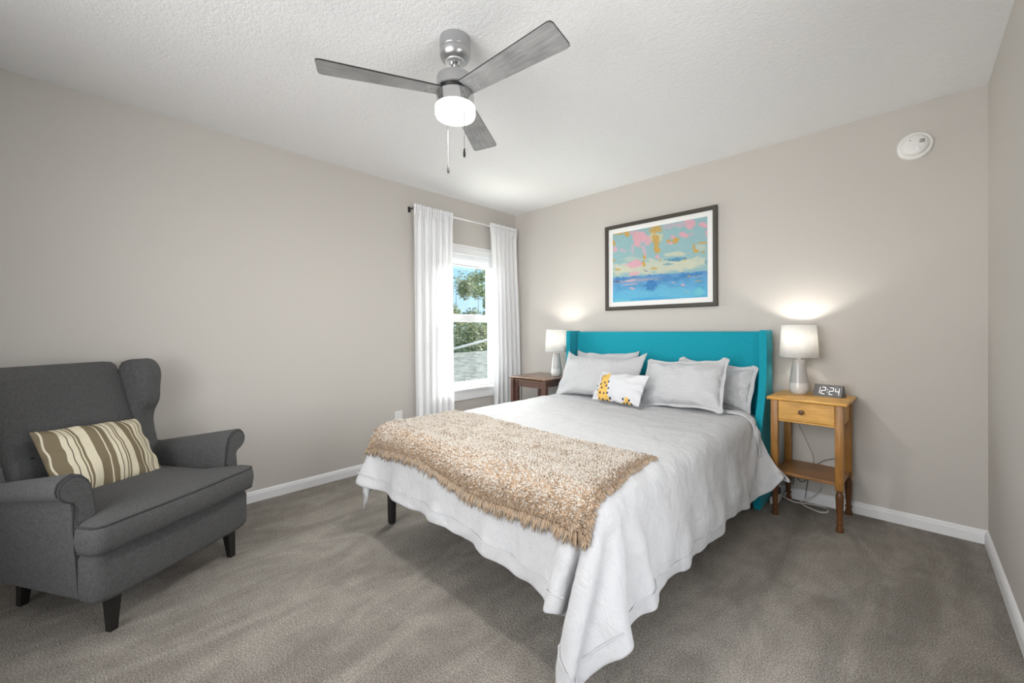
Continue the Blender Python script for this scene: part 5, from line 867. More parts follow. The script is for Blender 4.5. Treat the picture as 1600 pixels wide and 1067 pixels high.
[-776,-2,-1,-2,-1,-2,-1,-1,-2,-1,-1,-2,-1,-2,-1,-1,-1,-2,-2,-1,-2,-1,-2,-1,-2,-2,-1,-2,-2,-1,-2,-2,-1,-2,-2,-1,-1,-3,-1,-2,-1,-2,-2,-1,-2,-2,-1,-2,-2,-2,-1,-2,-2,-2,-1,-3,-3,-3,-2,-3,-3,-3,-4,-11,-28,5,1,5,1,-3,-4,-11,-13,-23,-32,-49,-36],
[-718,-3,-1,-2,-1,-1,-2,-1,-2,-1,-1,-1,-2,-2,-1,-1,-1,-2,-2,-1,-2,-2,-1,-2,-1,-2,-2,-1,-2,-2,-1,-2,-1,-3,-1,-1,-2,-1,-2,-1,-3,-1,-2,-2,-1,-2,-2,-1,-2,-1,-2,-2,-2,-1,-2,-3,-3,-3,-2,-3,-3,-5,-3,-46,3,7,3,-2,-3,-6,-8,-14,-21,-30,-40,-47,-49],
[-661,-2,-2,-2,-1,-1,-2,-1,-1,-2,-1,-1,-2,-2,-1,-1,-2,-2,-1,-2,-1,-2,-2,-1,-2,-2,-1,-2,-2,-1,-2,-1,-2,-2,-1,-2,-2,-1,-2,-1,-2,-2,-1,-2,-2,-1,-2,-2,-1,-2,-1,-2,-2,-1,-2,-3,-3,-2,-3,-3,-3,-7,-54,0,0,1,0,-1,-4,-4,-13,-18,-29,-38,-45,-52,-52],
[225,40,42,40,41,43,46,31,20,18,32,17,-7,-9,-10,-9,-7,-6,-2,-2,-1,-1,-2,-2,-1,-2,-1,-2,-2,-1,-3,-1,-2,-2,-1,0,-4,-1,-2,-2,-2,-2,-2,-2,-1,-3,-1,-2,-2,-1,-3,-2,-2,-2,-3,-2,-2,-1,3,8,12,11,-18,-24,-20,-27,-24,-20,-21,-32,-31,-31,-32,-37,-41,-46,-55],
[265,41,41,41,40,40,44,42,23,19,29,23,-5,-8,-11,-9,-7,-5,-3,-1,-1,-2,-2,-1,-2,-1,-2,-2,-1,-2,-1,-2,-1,-2,-1,-3,-1,-2,-1,-3,-1,-2,-2,-2,-2,-2,-1,-2,-2,-2,-2,-1,-3,-2,-3,-2,-2,0,0,8,12,9,-20,-22,-23,-25,-25,-18,-26,-32,-31,-31,-36,-40,-45,-50,-49],
[305,42,41,41,39,39,41,46,33,18,28,27,-5,-4,-12,-10,-6,-4,-2,-3,-1,-2,-1,-2,-2,0,-2,-1,-3,-1,-2,-1,-3,-1,-1,-1,-3,-1,-2,-2,-1,-3,-1,-1,-3,-1,-2,-2,-2,-2,-2,-2,-3,-1,-2,-2,-2,-3,1,8,12,7,-22,-21,-26,-23,-23,-20,-29,-32,-30,-35,-39,-45,-51,-47,-53],
[340,45,43,41,40,40,40,38,46,23,25,29,2,-8,-11,-9,-4,-5,-3,-1,-2,-1,-3,-1,-2,-1,-2,-1,-2,-1,-2,-2,-1,-2,-1,-2,-2,-2,-1,-2,-2,-1,-2,-2,-2,-2,-1,-3,-1,-2,-1,-4,-1,-2,-3,-1,-3,-2,1,7,11,6,-23,-22,-28,-19,-24,-23,-32,-28,-34,-39,-46,-52,-45,-54,-51],
[371,48,47,43,42,39,37,38,44,38,22,31,7,-8,-11,-9,-5,-3,-2,-2,-2,-1,-2,-2,-1,-2,-1,-1,-3,-2,0,-2,-2,-2,-2,0,-3,-1,-2,-2,-2,-2,-1,-2,-2,-2,-1,-2,-2,-2,-2,-2,-2,-2,-3,-1,-3,-2,1,7,10,3,-24,-23,-28,-23,-17,-31,-26,-32,-40,-47,-52,-45,-54,-51,-50],
[399,49,50,48,44,41,37,37,39,46,28,30,14,-9,-11,-8,-4,-2,-3,-2,-1,-2,-1,-2,-1,-2,-1,-2,-1,-2,-1,-3,-1,-2,-2,-1,-2,-2,-2,-1,-2,-2,-2,-2,-1,-2,-2,-2,-2,-2,-2,-2,-2,-2,-2,-3,-1,-3,1,7,9,0,-25,-24,-28,-19,-25,-25,-31,-39,-48,-52,-46,-54,-51,-50,-51],
[428,48,50,50,49,46,40,35,38,42,42,28,20,-9,-11,-7,-3,-2,-2,-1,-2,-2,-1,-2,-1,-2,-2,-1,-2,-1,-2,-2,-1,-2,-2,-1,-2,-2,-2,-1,-2,-2,-2,-2,-2,-1,-2,-2,-2,-2,-2,-1,-3,-2,-2,-2,-3,-2,0,6,7,-1,-25,-26,-27,-20,-23,-29,-38,-50,-52,-47,-53,-51,-50,-51,-52],
[463,46,47,49,50,50,47,37,35,41,43,35,26,-8,-11,-5,-3,-1,-2,-2,-1,-1,-2,-2,-2,-1,-1,-2,-2,-1,-2,-2,-1,-2,-2,-2,-1,-2,-2,-1,-2,-3,-1,-2,-2,-1,-2,-2,-2,-2,-2,-2,-2,-2,-2,-3,-2,-2,-2,5,7,-3,-26,-27,-25,-20,-26,-37,-51,-52,-47,-54,-51,-49,-51,-51,-51],
[494,47,48,48,48,49,51,47,34,38,43,42,32,-6,-10,-4,-1,-2,-2,-1,-2,-1,-2,-1,-2,-2,-2,-1,-2,-1,-2,-2,-1,-2,-2,-1,-2,-2,-2,-2,-1,-2,-2,-2,-2,-2,-1,-2,-2,-2,-2,-2,-2,-2,-2,-3,-2,-2,-2,6,-3,0,-26,-29,-20,-23,-35,-53,-51,-49,-54,-49,-49,-51,-51,-51,-51],
[525,48,48,48,48,48,49,51,47,32,42,42,40,1,-8,-2,-2,-2,-1,-2,-1,-2,-1,-2,-2,-1,-2,-2,-1,-2,-2,-1,-2,-2,-1,-2,-2,-2,-2,-2,-1,-2,-2,-2,-2,-1,-2,-2,-2,-2,-2,-2,-2,-2,-3,-2,-2,-2,-2,3,-8,3,-28,-30,-19,-29,-55,-50,-50,-55,-48,-47,-52,-50,-51,-50,-51],
[557,49,48,48,48,43,51,50,50,47,34,44,41,-2,9,-6,-2,-1,-1,-1,-2,-1,-1,-2,-1,-2,-1,-2,-1,-1,-2,-1,-2,-2,-1,-2,-2,-1,-2,-2,-2,-1,-2,-2,-1,-2,-2,-2,-2,-2,-2,-2,-2,-2,-2,-2,-3,-2,-2,0,-11,4,-31,-27,-23,-55,-49,-52,-56,-50,-48,-46,-51,-50,-51,-51,-51],
[557,53,44,58,56,54,51,50,50,49,46,41,33,8,1,0,0,-1,0,-1,-1,-1,-1,-1,-1,-2,-1,-1,-1,-1,-1,-1,-1,-2,-1,-1,-1,-2,-1,-2,-1,-1,-1,-2,-1,-2,-2,-2,-1,-2,-2,-2,-1,-2,-2,-2,-2,-2,0,-7,-8,0,-31,-22,-56,-47,-54,-57,-50,-50,-48,-55,-50,-54,-55,-57,-59],
[540,56,57,54,55,51,53,49,50,55,57,51,34,12,-1,0,1,-2,0,-1,0,0,-1,0,-1,0,-1,0,0,-1,0,0,-1,-1,0,-2,0,-1,-1,0,-1,-1,-2,0,-1,-1,-1,-1,-1,-1,-2,0,-1,-1,-1,-2,-2,-2,-1,-4,0,-8,-25,-52,-48,-57,-57,-51,-52,-52,-57,-51,-56,-58,-58,-59,-58],
[524,56,55,56,57,50,53,55,58,59,58,50,34,13,-2,0,-1,0,0,1,0,0,0,0,0,0,0,0,0,0,0,0,0,0,-1,0,1,-1,0,-1,0,0,-1,0,0,1,0,-1,0,0,0,-1,-1,0,-1,-1,0,-1,0,-1,-3,-5,-25,-52,-60,-59,-54,-54,-55,-57,-56,-58,-58,-58,-59,-58,-58],
[510,56,56,56,56,58,58,58,59,59,58,48,34,11,-3,0,0,0,0,0,0,0,0,0,0,0,0,0,0,0,0,0,0,0,0,0,0,0,0,0,0,0,0,0,1,0,0,0,0,0,0,1,0,0,0,0,0,-1,0,0,3,-3,-28,-49,-61,-59,-57,-58,-58,-58,-58,-59,-55,-59,-58,-58,-58],
[510,57,56,56,57,58,58,59,58,59,58,48,33,9,-2,0,0,0,0,0,0,0,0,0,0,0,0,0,0,0,0,0,0,0,0,0,0,0,0,0,0,0,0,0,0,0,0,0,0,0,0,0,0,0,0,0,0,0,0,0,2,-3,-26,-45,-60,-60,-58,-58,-58,-59,-58,-57,-55,-59,-58,-58,-58],
[510,58,58,55,58,58,58,58,59,58,58,47,32,9,-2,0,0,0,0,0,0,0,0,0,0,0,0,0,0,0,0,0,0,0,0,0,0,0,0,0,0,0,0,0,0,0,0,0,0,0,0,0,0,0,0,0,0,0,0,0,1,-3,-24,-43,-59,-60,-58,-58,-58,-59,-57,-58,-55,-58,-59,-58,-57],
[512,58,55,59,57,59,57,59,58,58,57,47,32,8,-2,0,0,0,0,0,0,0,0,0,0,0,0,0,0,0,0,0,0,0,0,0,0,0,0,0,0,0,0,0,0,0,0,0,0,0,0,0,0,0,0,0,0,0,0,0,1,-3,-23,-44,-56,-58,-57,-58,-58,-58,-58,-58,-58,-57,-57,-57,-56],
[513,58,56,58,59,57,58,58,58,59,57,47,30,8,-2,0,0,0,0,0,0,0,0,0,0,0,0,0,0,0,0,0,0,0,0,0,0,0,0,0,0,0,0,0,0,0,0,0,0,0,0,0,0,0,0,0,0,0,0,0,1,-3,-23,-44,-55,-57,-56,-56,-57,-57,-58,-58,-58,-54,-56,-56,-56],
[515,58,56,58,58,58,58,57,59,58,57,47,29,8,-1,-1,0,0,0,0,0,0,0,0,0,0,0,0,0,0,0,0,0,0,0,0,0,0,0,0,0,0,0,0,0,0,0,0,0,0,0,0,0,0,0,0,0,0,0,0,1,-4,-22,-44,-55,-58,-58,-55,-56,-55,-56,-56,-56,-57,-58,-59,-53],
[517,57,57,57,58,58,58,58,59,58,57,46,28,8,-2,0,0,0,0,0,0,0,0,0,0,0,0,0,0,0,0,0,0,0,0,0,0,0,0,0,0,0,0,0,0,0,0,0,0,0,0,0,0,0,0,0,0,0,0,0,1,-4,-22,-44,-56,-58,-58,-58,-57,-57,-56,-57,-57,-55,-56,-55,-59],
[518,58,57,57,58,58,58,58,58,59,56,46,28,7,-2,0,0,0,0,0,0,0,0,0,0,0,0,0,0,0,0,0,0,0,0,0,0,0,0,0,0,0,0,0,0,0,0,0,0,0,0,0,0,0,0,0,0,0,0,0,1,-4,-22,-45,-55,-59,-58,-58,-59,-58,-57,-58,-57,-57,-56,-57,-54],
[520,58,56,58,58,58,58,58,58,58,56,46,27,7,-2,0,0,0,0,0,0,0,0,0,2,-2,0,0,0,0,0,0,0,0,0,0,0,0,0,0,0,0,0,0,0,0,0,0,0,0,0,0,0,0,0,0,0,0,0,0,2,-5,-23,-45,-55,-58,-59,-58,-58,-58,-58,-58,-57,-57,-59,-56,-58],
[521,58,57,57,58,58,58,58,59,58,56,46,25,7,-2,0,0,0,0,0,0,0,0,0,0,0,0,2,-2,0,0,0,0,0,0,0,0,0,0,0,0,0,0,0,0,0,0,0,0,0,0,0,0,0,0,0,0,0,0,0,2,-5,-23,-45,-56,-58,-59,-58,-58,-58,-58,-57,-57,-59,-58,-59,-57],
[523,58,58,56,58,58,58,58,58,59,56,45,25,6,-1,-1,0,0,0,0,0,0,0,0,0,0,0,0,0,0,0,0,0,0,0,0,0,0,4,-4,0,0,0,0,0,1,-1,0,0,0,0,0,0,0,0,0,0,0,0,0,2,-5,-24,-45,-56,-58,-59,-58,-58,-58,-58,-58,-56,-59,-58,-59,-58],
[525,57,57,57,58,58,58,58,59,59,55,45,25,5,-2,0,0,0,0,0,0,0,0,0,0,0,0,0,0,0,0,0,0,0,0,0,0,0,0,0,0,4,-4,0,0,0,0,0,0,0,0,0,0,0,0,0,0,0,0,0,2,-5,-24,-46,-56,-58,-59,-58,-58,-58,-57,-58,-58,-58,-58,-59,-58],
[527,57,56,59,57,57,59,58,58,59,55,46,23,5,-2,0,0,0,0,0,0,0,0,0,0,0,0,0,0,0,0,0,0,0,0,0,0,0,0,0,0,0,0,0,0,0,0,0,0,0,0,0,0,0,0,0,0,0,0,0,2,-5,-25,-46,-56,-59,-58,-58,-58,-58,-58,-57,-58,-58,-58,-59,-58],
[528,58,55,58,58,58,58,58,59,58,55,45,24,4,-2,0,0,0,0,0,0,0,0,0,0,0,0,0,0,0,0,0,0,0,0,0,0,0,0,0,0,0,0,0,0,0,0,0,0,0,0,0,0,0,0,0,0,0,0,0,2,-6,-26,-46,-56,-58,-58,-58,-58,-58,-58,-58,-57,-58,-59,-58,-59],
[531,56,57,57,58,57,59,58,58,59,55,43,24,4,-2,0,0,0,0,0,0,0,0,0,0,0,0,0,0,0,0,0,0,0,0,0,0,0,0,0,0,0,0,0,0,0,0,0,0,0,0,0,0,0,0,0,0,0,0,0,3,-8,-26,-45,-57,-58,-58,-59,-57,-58,-58,-58,-57,-59,-58,-59,-58],
[532,56,57,57,58,58,58,58,59,58,55,43,24,2,-1,0,0,0,0,0,0,0,0,0,0,0,0,0,0,0,0,0,0,0,0,0,0,0,0,0,0,0,0,0,0,0,0,0,0,0,0,0,0,0,0,0,0,0,0,0,2,-7,-27,-45,-57,-59,-58,-58,-58,-58,-57,-58,-57,-59,-58,-59,-58],
[533,58,56,57,57,58,58,59,58,59,54,43,23,2,-1,0,0,0,0,0,0,0,0,0,0,0,0,0,0,0,0,0,0,0,0,0,0,3,-3,0,0,0,0,0,0,0,0,0,1,-1,0,0,0,0,0,0,0,0,0,0,2,-7,-28,-46,-57,-58,-58,-58,-58,-58,-58,-57,-58,-58,-58,-59,-58],
[534,58,56,57,58,58,58,58,59,58,55,42,22,3,-2,0,0,0,0,0,0,0,0,0,0,0,1,-1,0,0,2,-2,0,0,0,0,0,0,0,0,0,0,0,0,0,0,0,0,0,0,0,0,0,0,0,0,0,0,0,0,2,-7,-29,-46,-57,-58,-58,-58,-59,-57,-58,-58,-57,-58,-59,-58,-59],
[536,57,56,58,58,57,59,58,58,59,54,41,22,3,-2,0,0,0,0,0,0,0,0,0,0,0,0,0,0,2,-2,0,0,0,0,0,0,0,0,0,0,0,0,0,0,0,0,0,0,0,0,0,0,0,0,0,0,0,0,0,2,-8,-28,-47,-57,-58,-59,-58,-58,-58,-57,-58,-57,-59,-58,-58,-59],
[538,57,56,57,58,58,58,58,59,58,54,41,21,3,-2,0,0,0,0,0,0,0,0,0,3,-3,0,0,0,0,0,0,0,0,0,0,0,0,0,0,0,0,0,0,0,0,0,0,0,0,0,0,0,0,0,0,0,0,0,0,2,-8,-29,-47,-57,-59,-58,-58,-58,-58,-58,-57,-57,-59,-58,-59,-58],
[540,56,56,58,57,58,59,58,58,59,54,40,20,2,-1,0,0,0,0,3,-3,0,0,0,0,0,0,0,0,0,0,0,0,0,0,0,0,0,0,0,0,0,0,0,0,0,0,0,0,0,0,0,0,0,0,0,0,0,0,0,2,-9,-29,-48,-57,-58,-58,-58,-59,-57,-58,-58,-57,-58,-59,-58,-59],
[541,56,57,57,58,58,58,58,59,58,55,39,20,0,0,0,0,0,2,-2,0,0,0,0,0,0,0,0,0,0,0,0,0,0,0,0,0,0,0,0,0,0,0,0,0,0,0,0,0,0,0,0,0,0,0,0,0,0,0,0,3,-10,-30,-48,-56,-59,-58,-59,-58,-57,-58,-58,-57,-59,-58,-58,-59],
[542,57,56,58,57,58,58,59,58,59,54,39,20,-1,0,0,0,0,0,0,0,0,0,0,0,0,0,0,0,0,0,0,0,0,0,0,0,0,0,0,0,0,0,0,0,0,0,0,0,0,0,0,0,0,1,-1,0,0,0,0,2,-9,-31,-48,-58,-58,-58,-58,-58,-58,-58,-57,-57,-59,-58,-59,-58],
[544,56,56,58,58,57,59,58,59,58,54,39,19,-1,0,0,0,0,0,0,0,0,0,0,0,0,0,0,0,0,0,0,0,0,0,0,0,0,0,0,0,0,0,0,0,0,0,0,0,0,0,0,0,0,0,0,0,0,0,0,2,-9,-32,-48,-58,-58,-58,-58,-58,-58,-58,-57,-58,-58,-59,-58,-59],
[545,57,56,57,58,58,58,59,58,58,54,38,18,0,0,0,0,0,0,0,0,0,0,2,-2,0,1,-1,0,0,0,0,0,0,0,0,0,0,0,0,0,0,0,0,0,0,0,0,0,0,0,0,0,0,0,0,0,0,0,0,2,-10,-32,-49,-57,-58,-58,-59,-58,-57,-58,-58,-57,-59,-58,-59,-58],
[547,56,56,58,57,58,59,58,58,59,53,38,17,0,0,0,0,0,0,0,0,0,0,0,0,0,0,2,-2,0,0,0,0,0,0,0,0,0,0,0,0,0,0,0,0,0,0,0,0,0,0,0,0,0,0,0,0,0,0,0,2,-11,-32,-49,-57,-59,-58,-58,-58,-58,-57,-58,-58,-58,-58,-59,-58],
[548,56,57,57,58,58,58,59,58,58,53,37,17,1,-1,0,0,0,0,0,0,0,0,0,0,0,0,0,4,-4,0,0,0,0,1,-1,0,0,0,0,0,0,0,0,0,0,0,0,0,0,0,0,0,0,0,0,0,0,0,0,2,-12,-32,-49,-58,-58,-58,-59,-57,-58,-58,-57,-58,-58,-59,-58,-59],
[550,56,56,58,57,58,59,58,58,58,53,37,16,0,0,0,0,0,0,0,0,0,0,0,1,-1,0,0,0,0,0,0,0,0,0,5,-5,0,0,0,0,0,0,0,0,0,0,0,0,0,0,0,0,0,0,0,0,0,0,0,1,-11,-33,-50,-57,-58,-59,-58,-58,-57,-59,-57,-57,-59,-58,-59,-58],
[551,56,56,58,57,59,58,58,59,58,52,37,15,0,0,0,0,0,0,0,0,0,0,0,0,0,0,0,0,0,0,0,0,0,1,-1,0,0,0,0,0,0,0,0,0,0,0,0,0,0,0,0,0,0,0,0,0,0,0,0,1,-12,-32,-51,-58,-58,-58,-58,-58,-58,-58,-57,-58,-58,-59,-58,-58],
[553,55,57,57,58,58,58,59,58,59,51,36,15,0,0,0,0,0,0,0,0,1,-1,0,0,0,0,0,0,0,0,0,0,0,0,0,0,0,0,0,3,-3,0,0,0,0,0,0,0,0,0,0,0,0,0,0,0,0,0,0,1,-13,-32,-51,-58,-58,-59,-58,-58,-57,-58,-57,-58,-58,-59,-58,-59],
[554,56,58,56,57,59,58,59,58,58,52,36,14,-1,0,0,0,0,0,0,0,0,0,0,0,0,0,0,0,0,0,0,0,0,0,0,0,0,0,0,0,0,0,0,0,0,0,0,0,0,0,0,0,0,0,0,0,0,0,0,1,-13,-34,-51,-57,-59,-58,-58,-58,-58,-58,-57,-57,-59,-58,-59,-58],
[556,55,57,57,58,58,59,58,58,59,51,35,14,-1,0,0,0,0,0,0,0,0,0,0,0,0,0,0,0,0,0,0,0,0,0,0,0,0,0,0,0,0,0,0,0,0,0,0,0,0,0,0,0,0,0,0,0,0,0,0,0,-13,-34,-51,-58,-58,-58,-58,-58,-58,-58,-57,-58,-58,-59,-58,-59],
[557,56,57,56,59,58,58,59,58,58,52,34,13,-1,0,0,0,0,1,-1,0,0,0,0,0,0,0,0,0,0,0,0,0,0,0,0,0,5,-5,0,0,0,0,0,0,0,0,0,0,0,0,0,0,0,0,0,0,0,0,0,0,-12,-36,-51,-58,-59,-58,-58,-58,-58,-57,-58,-57,-59,-58,-59,-58],
[558,56,57,57,58,58,59,58,58,58,51,34,13,-1,0,0,0,0,0,0,0,0,0,0,0,0,0,0,0,0,0,0,0,0,0,0,0,0,0,0,0,0,0,0,0,0,0,0,0,7,-7,0,0,0,0,0,0,2,-2,0,1,-14,-36,-52,-58,-58,-58,-58,-58,-58,-58,-57,-58,-58,-58,-59,-58],
[560,56,56,58,58,58,58,59,58,58,50,34,12,-1,0,0,0,0,0,0,0,0,0,0,0,0,0,0,0,0,0,0,0,0,0,0,0,0,0,0,0,0,0,0,0,0,0,0,0,0,0,0,0,0,0,0,0,0,0,0,1,-15,-36,-52,-58,-58,-58,-59,-57,-58,-58,-57,-58,-58,-59,-58,-59],
[561,56,57,57,58,58,59,58,58,58,50,34,12,-2,0,0,0,0,0,0,0,0,0,0,0,0,0,0,0,0,0,0,0,0,0,0,0,0,0,0,0,0,0,0,0,0,0,0,0,0,0,0,0,0,0,0,0,0,0,0,0,-15,-36,-52,-59,-58,-58,-58,-58,-58,-57,-57,-58,-59,-58,-59,-58],
[563,56,57,56,59,58,58,59,58,57,50,33,12,-2,0,0,0,0,0,0,0,0,0,0,0,0,0,0,0,0,0,0,0,0,0,0,0,0,0,0,0,0,0,2,-2,0,0,0,0,0,0,0,0,0,0,0,0,0,0,1,-1,-15,-37,-53,-58,-58,-58,-58,-58,-58,-58,-57,-58,-58,-58,-59,-58],
[565,55,56,59,57,59,58,58,59,57,49,33,11,-2,0,0,0,0,0,0,0,0,0,0,0,0,0,0,0,0,0,0,0,0,0,0,0,0,0,0,0,0,0,0,0,0,0,0,0,0,0,0,0,0,0,0,0,0,0,0,0,-16,-37,-53,-58,-59,-58,-57,-59,-57,-57,-58,-58,-59,-58,-58,-59],
[566,56,56,58,58,58,58,59,58,58,48,33,10,-2,0,0,0,0,0,0,0,0,0,0,0,0,0,0,0,0,0,0,1,-1,0,0,0,0,0,0,0,0,0,0,0,0,0,0,0,0,0,0,0,0,0,0,0,0,0,0,0,-17,-37,-53,-59,-58,-58,-58,-58,-58,-57,-58,-57,-59,-58,-59,-58],
[568,55,57,57,58,59,58,58,59,57,49,31,10,-2,0,0,0,0,0,0,0,0,0,0,0,0,0,0,0,0,0,0,0,5,-5,0,0,0,0,0,0,3,-3,0,0,0,0,2,-2,0,0,0,0,0,0,0,0,0,0,1,-1,-18,-37,-54,-58,-58,-58,-59,-58,-57,-58,-57,-57,-59,-58,-59,-58],
[569,56,56,58,58,58,58,59,58,57,48,32,9,1,-3,0,0,0,0,0,0,0,0,0,0,0,0,0,0,0,0,0,0,0,0,0,0,0,0,0,0,0,0,0,0,0,0,0,0,0,2,-2,0,0,0,0,0,0,0,1,-1,-18,-39,-53,-59,-58,-58,-58,-58,-57,-58,-57,-58,-58,-59,-58,-58],
[571,55,57,57,58,59,58,58,59,57,47,31,9,-2,0,0,0,0,2,-2,0,0,0,0,0,0,0,0,0,0,0,0,0,0,0,0,0,0,0,0,0,0,1,-1,0,0,0,0,0,0,0,0,0,0,0,0,0,0,0,0,0,-19,-39,-53,-59,-58,-58,-58,-58,-58,-57,-58,-57,-58,-59,-58,-59],
[572,55,57,58,58,58,58,59,58,57,47,31,8,-2,0,0,0,0,0,0,0,0,0,0,0,0,0,0,0,0,0,0,0,0,0,0,0,0,0,0,0,0,0,0,0,0,0,0,0,0,0,0,0,0,0,0,0,0,0,0,1,-20,-40,-53,-59,-58,-58,-59,-57,-59,-57,-56,-58,-58,-59,-58,-59],
[574,54,58,57,59,58,58,58,59,57,46,30,8,-2,0,0,0,0,0,0,0,0,6,-6,0,0,0,0,0,0,0,0,0,0,0,0,0,0,0,0,0,0,0,0,0,0,0,0,0,0,0,0,0,0,0,0,0,0,0,1,0,-21,-40,-54,-58,-59,-58,-58,-58,-58,-57,-57,-57,-58,-59,-58,-59],
[575,55,58,57,58,58,59,58,58,57,47,28,8,-2,0,0,0,0,0,0,0,0,0,0,0,0,0,0,0,0,0,1,-1,0,0,0,0,0,0,0,0,0,0,0,0,0,0,0,0,0,0,0,0,0,0,0,0,0,0,1,-2,-20,-40,-54,-59,-58,-58,-59,-58,-57,-57,-56,-58,-58,-59,-58,-58],
[577,55,57,58,58,58,58,58,59,56,46,28,9,-3,0,0,0,0,0,0,0,0,0,0,0,0,0,0,0,0,3,-3,0,0,0,0,0,0,0,0,0,0,0,0,0,0,0,0,0,0,0,0,0,0,0,0,0,0,0,1,-2,-20,-41,-54,-59,-58,-59,-58,-58,-58,-57,-55,-58,-58,-59,-58,-58],
[578,55,57,58,58,58,59,58,59,56,46,27,7,4,-6,0,0,0,0,0,0,0,0,0,0,0,0,0,0,0,0,0,0,0,0,0,0,0,0,0,0,0,0,0,0,0,0,0,0,0,0,0,0,0,0,0,0,0,0,1,-2,-21,-42,-54,-59,-58,-58,-58,-59,-58,-57,-54,-57,-59,-58,-59,-58],
[580,55,57,58,58,58,58,59,58,57,46,25,7,-2,0,0,0,0,1,-1,0,0,0,0,0,0,0,0,0,1,-1,0,0,0,0,0,0,0,0,0,0,0,0,0,2,-2,0,0,0,0,0,0,0,0,0,0,0,0,0,1,-2,-22,-42,-54,-59,-58,-58,-59,-58,-58,-56,-56,-56,-58,-59,-58,-58],
[581,55,58,57,58,59,58,58,59,56,46,25,6,-2,0,0,0,0,0,0,0,0,0,0,0,0,0,0,0,0,0,0,0,0,3,-3,0,0,0,0,1,-1,0,1,-1,0,0,0,0,0,0,0,0,0,0,0,0,0,0,2,-3,-22,-43,-55,-58,-59,-58,-58,-59,-57,-57,-55,-55,-59,-58,-58,-57],
[583,55,57,58,58,58,59,58,59,55,46,24,7,-3,0,0,0,0,0,0,0,0,0,0,1,-1,0,0,0,0,0,0,0,0,0,0,0,0,0,0,0,0,0,0,0,0,0,0,0,1,-1,0,0,0,0,0,0,0,0,0,-2,-22,-43,-55,-58,-59,-58,-59,-58,-58,-58,-53,-54,-59,-58,-58,-56],
[585,55,57,57,59,58,58,59,58,56,45,24,6,-3,0,0,0,0,0,0,4,-4,0,0,0,0,0,0,0,0,1,-1,0,0,0,0,0,0,0,0,0,0,0,0,0,0,0,0,0,0,0,0,0,0,0,0,0,0,0,0,-2,-22,-45,-54,-59,-58,-59,-58,-59,-56,-58,-54,-53,-59,-57,-58,-55],
[586,55,57,58,58,58,59,58,59,55,45,23,5,-1,-1,0,0,0,0,0,0,0,0,0,0,0,0,0,0,0,0,0,0,0,0,0,0,0,0,0,0,0,0,0,0,0,0,0,0,0,0,0,0,0,0,0,0,0,0,1,-3,-24,-44,-55,-58,-59,-58,-58,-58,-59,-53,-56,-53,-57,-59,-57,-54],
[587,56,57,57,59,58,58,59,58,56,44,23,4,-2,0,0,0,0,0,0,0,0,0,0,0,0,0,0,0,0,0,0,0,0,0,0,0,0,0,0,0,0,0,0,0,0,0,0,0,0,0,0,0,0,0,0,0,0,0,2,-5,-23,-45,-55,-58,-59,-58,-58,-58,-57,-54,-48,-58,-59,-58,-55,-53],
[590,54,57,58,58,58,59,58,59,54,45,22,3,-1,0,0,0,0,0,0,0,0,0,0,0,0,0,0,4,-4,0,0,0,0,0,0,0,0,0,0,0,0,0,0,0,0,0,0,0,0,0,0,0,0,0,0,0,0,0,1,-4,-23,-46,-55,-58,-58,-58,-59,-58,-52,-48,-57,-58,-59,-56,-52,-53],
[590,55,58,57,59,58,58,59,58,55,43,23,2,-1,0,0,0,0,0,0,0,0,0,0,0,0,0,0,0,0,0,0,0,0,0,0,0,0,0,0,0,0,0,0,0,0,0,0,0,0,0,0,0,0,0,0,0,0,0,2,-6,-23,-46,-55,-57,-58,-59,-58,-47,-56,-52,-57,-59,-57,-52,-52,-48],
[592,55,57,58,58,58,59,58,59,54,42,23,2,-1,0,0,0,0,0,0,0,0,0,0,0,0,0,0,0,0,0,0,0,0,0,0,0,0,0,0,0,0,0,0,0,0,0,0,0,0,0,0,0,1,-1,0,0,0,0,3,-7,-25,-45,-53,-58,-58,-59,-48,-47,-57,-57,-59,-56,-53,-51,-45,-38],
[593,57,56,57,58,59,58,59,59,54,41,22,2,-1,1,-1,0,2,-2,0,0,0,0,0,0,0,0,0,0,0,1,-1,1,-1,0,1,-1,0,0,1,-1,0,1,-1,0,0,0,0,1,0,0,1,0,0,0,-2,1,-1,1,1,-6,-26,-41,-58,-57,-57,-38,-53,-58,-58,-58,-55,-52,-49,-46,-37,-30],
[595,55,57,58,58,59,58,58,59,54,41,21,3,-1,1,1,1,-2,1,0,0,0,-1,-2,0,4,-3,1,-1,2,-1,1,-3,3,-1,-1,1,1,0,0,-1,1,1,-1,0,-1,3,-3,1,1,1,0,0,1,-1,0,-2,-1,-1,2,-8,-27,-41,-53,-57,-32,-56,-58,-59,-57,-54,-52,-48,-46,-38,-28,-24],
[596,56,56,59,58,58,59,58,59,54,41,19,3,3,3,0,0,0,0,-1,1,0,-2,-6,7,-1,0,0,1,-1,3,-2,1,-2,2,1,-4,5,-2,0,-3,5,-1,-1,-1,1,-2,1,0,3,0,1,-1,1,0,-2,-2,-3,-3,1,-6,-27,-48,-56,-15,-59,-58,-58,-55,-54,-51,-48,-46,-38,-31,-15,-26],
[597,55,59,57,58,58,59,58,59,54,40,20,2,7,4,4,-1,-1,0,1,0,0,0,-3,0,1,0,-1,2,1,1,0,-2,1,0,1,-3,2,1,-4,4,0,-1,0,-1,1,0,-1,1,2,0,0,-1,0,1,-3,-4,-4,-2,-1,-9,-32,-49,-2,-60,-57,-55,-54,-53,-51,-49,-46,-40,-34,-23,-18,-15],
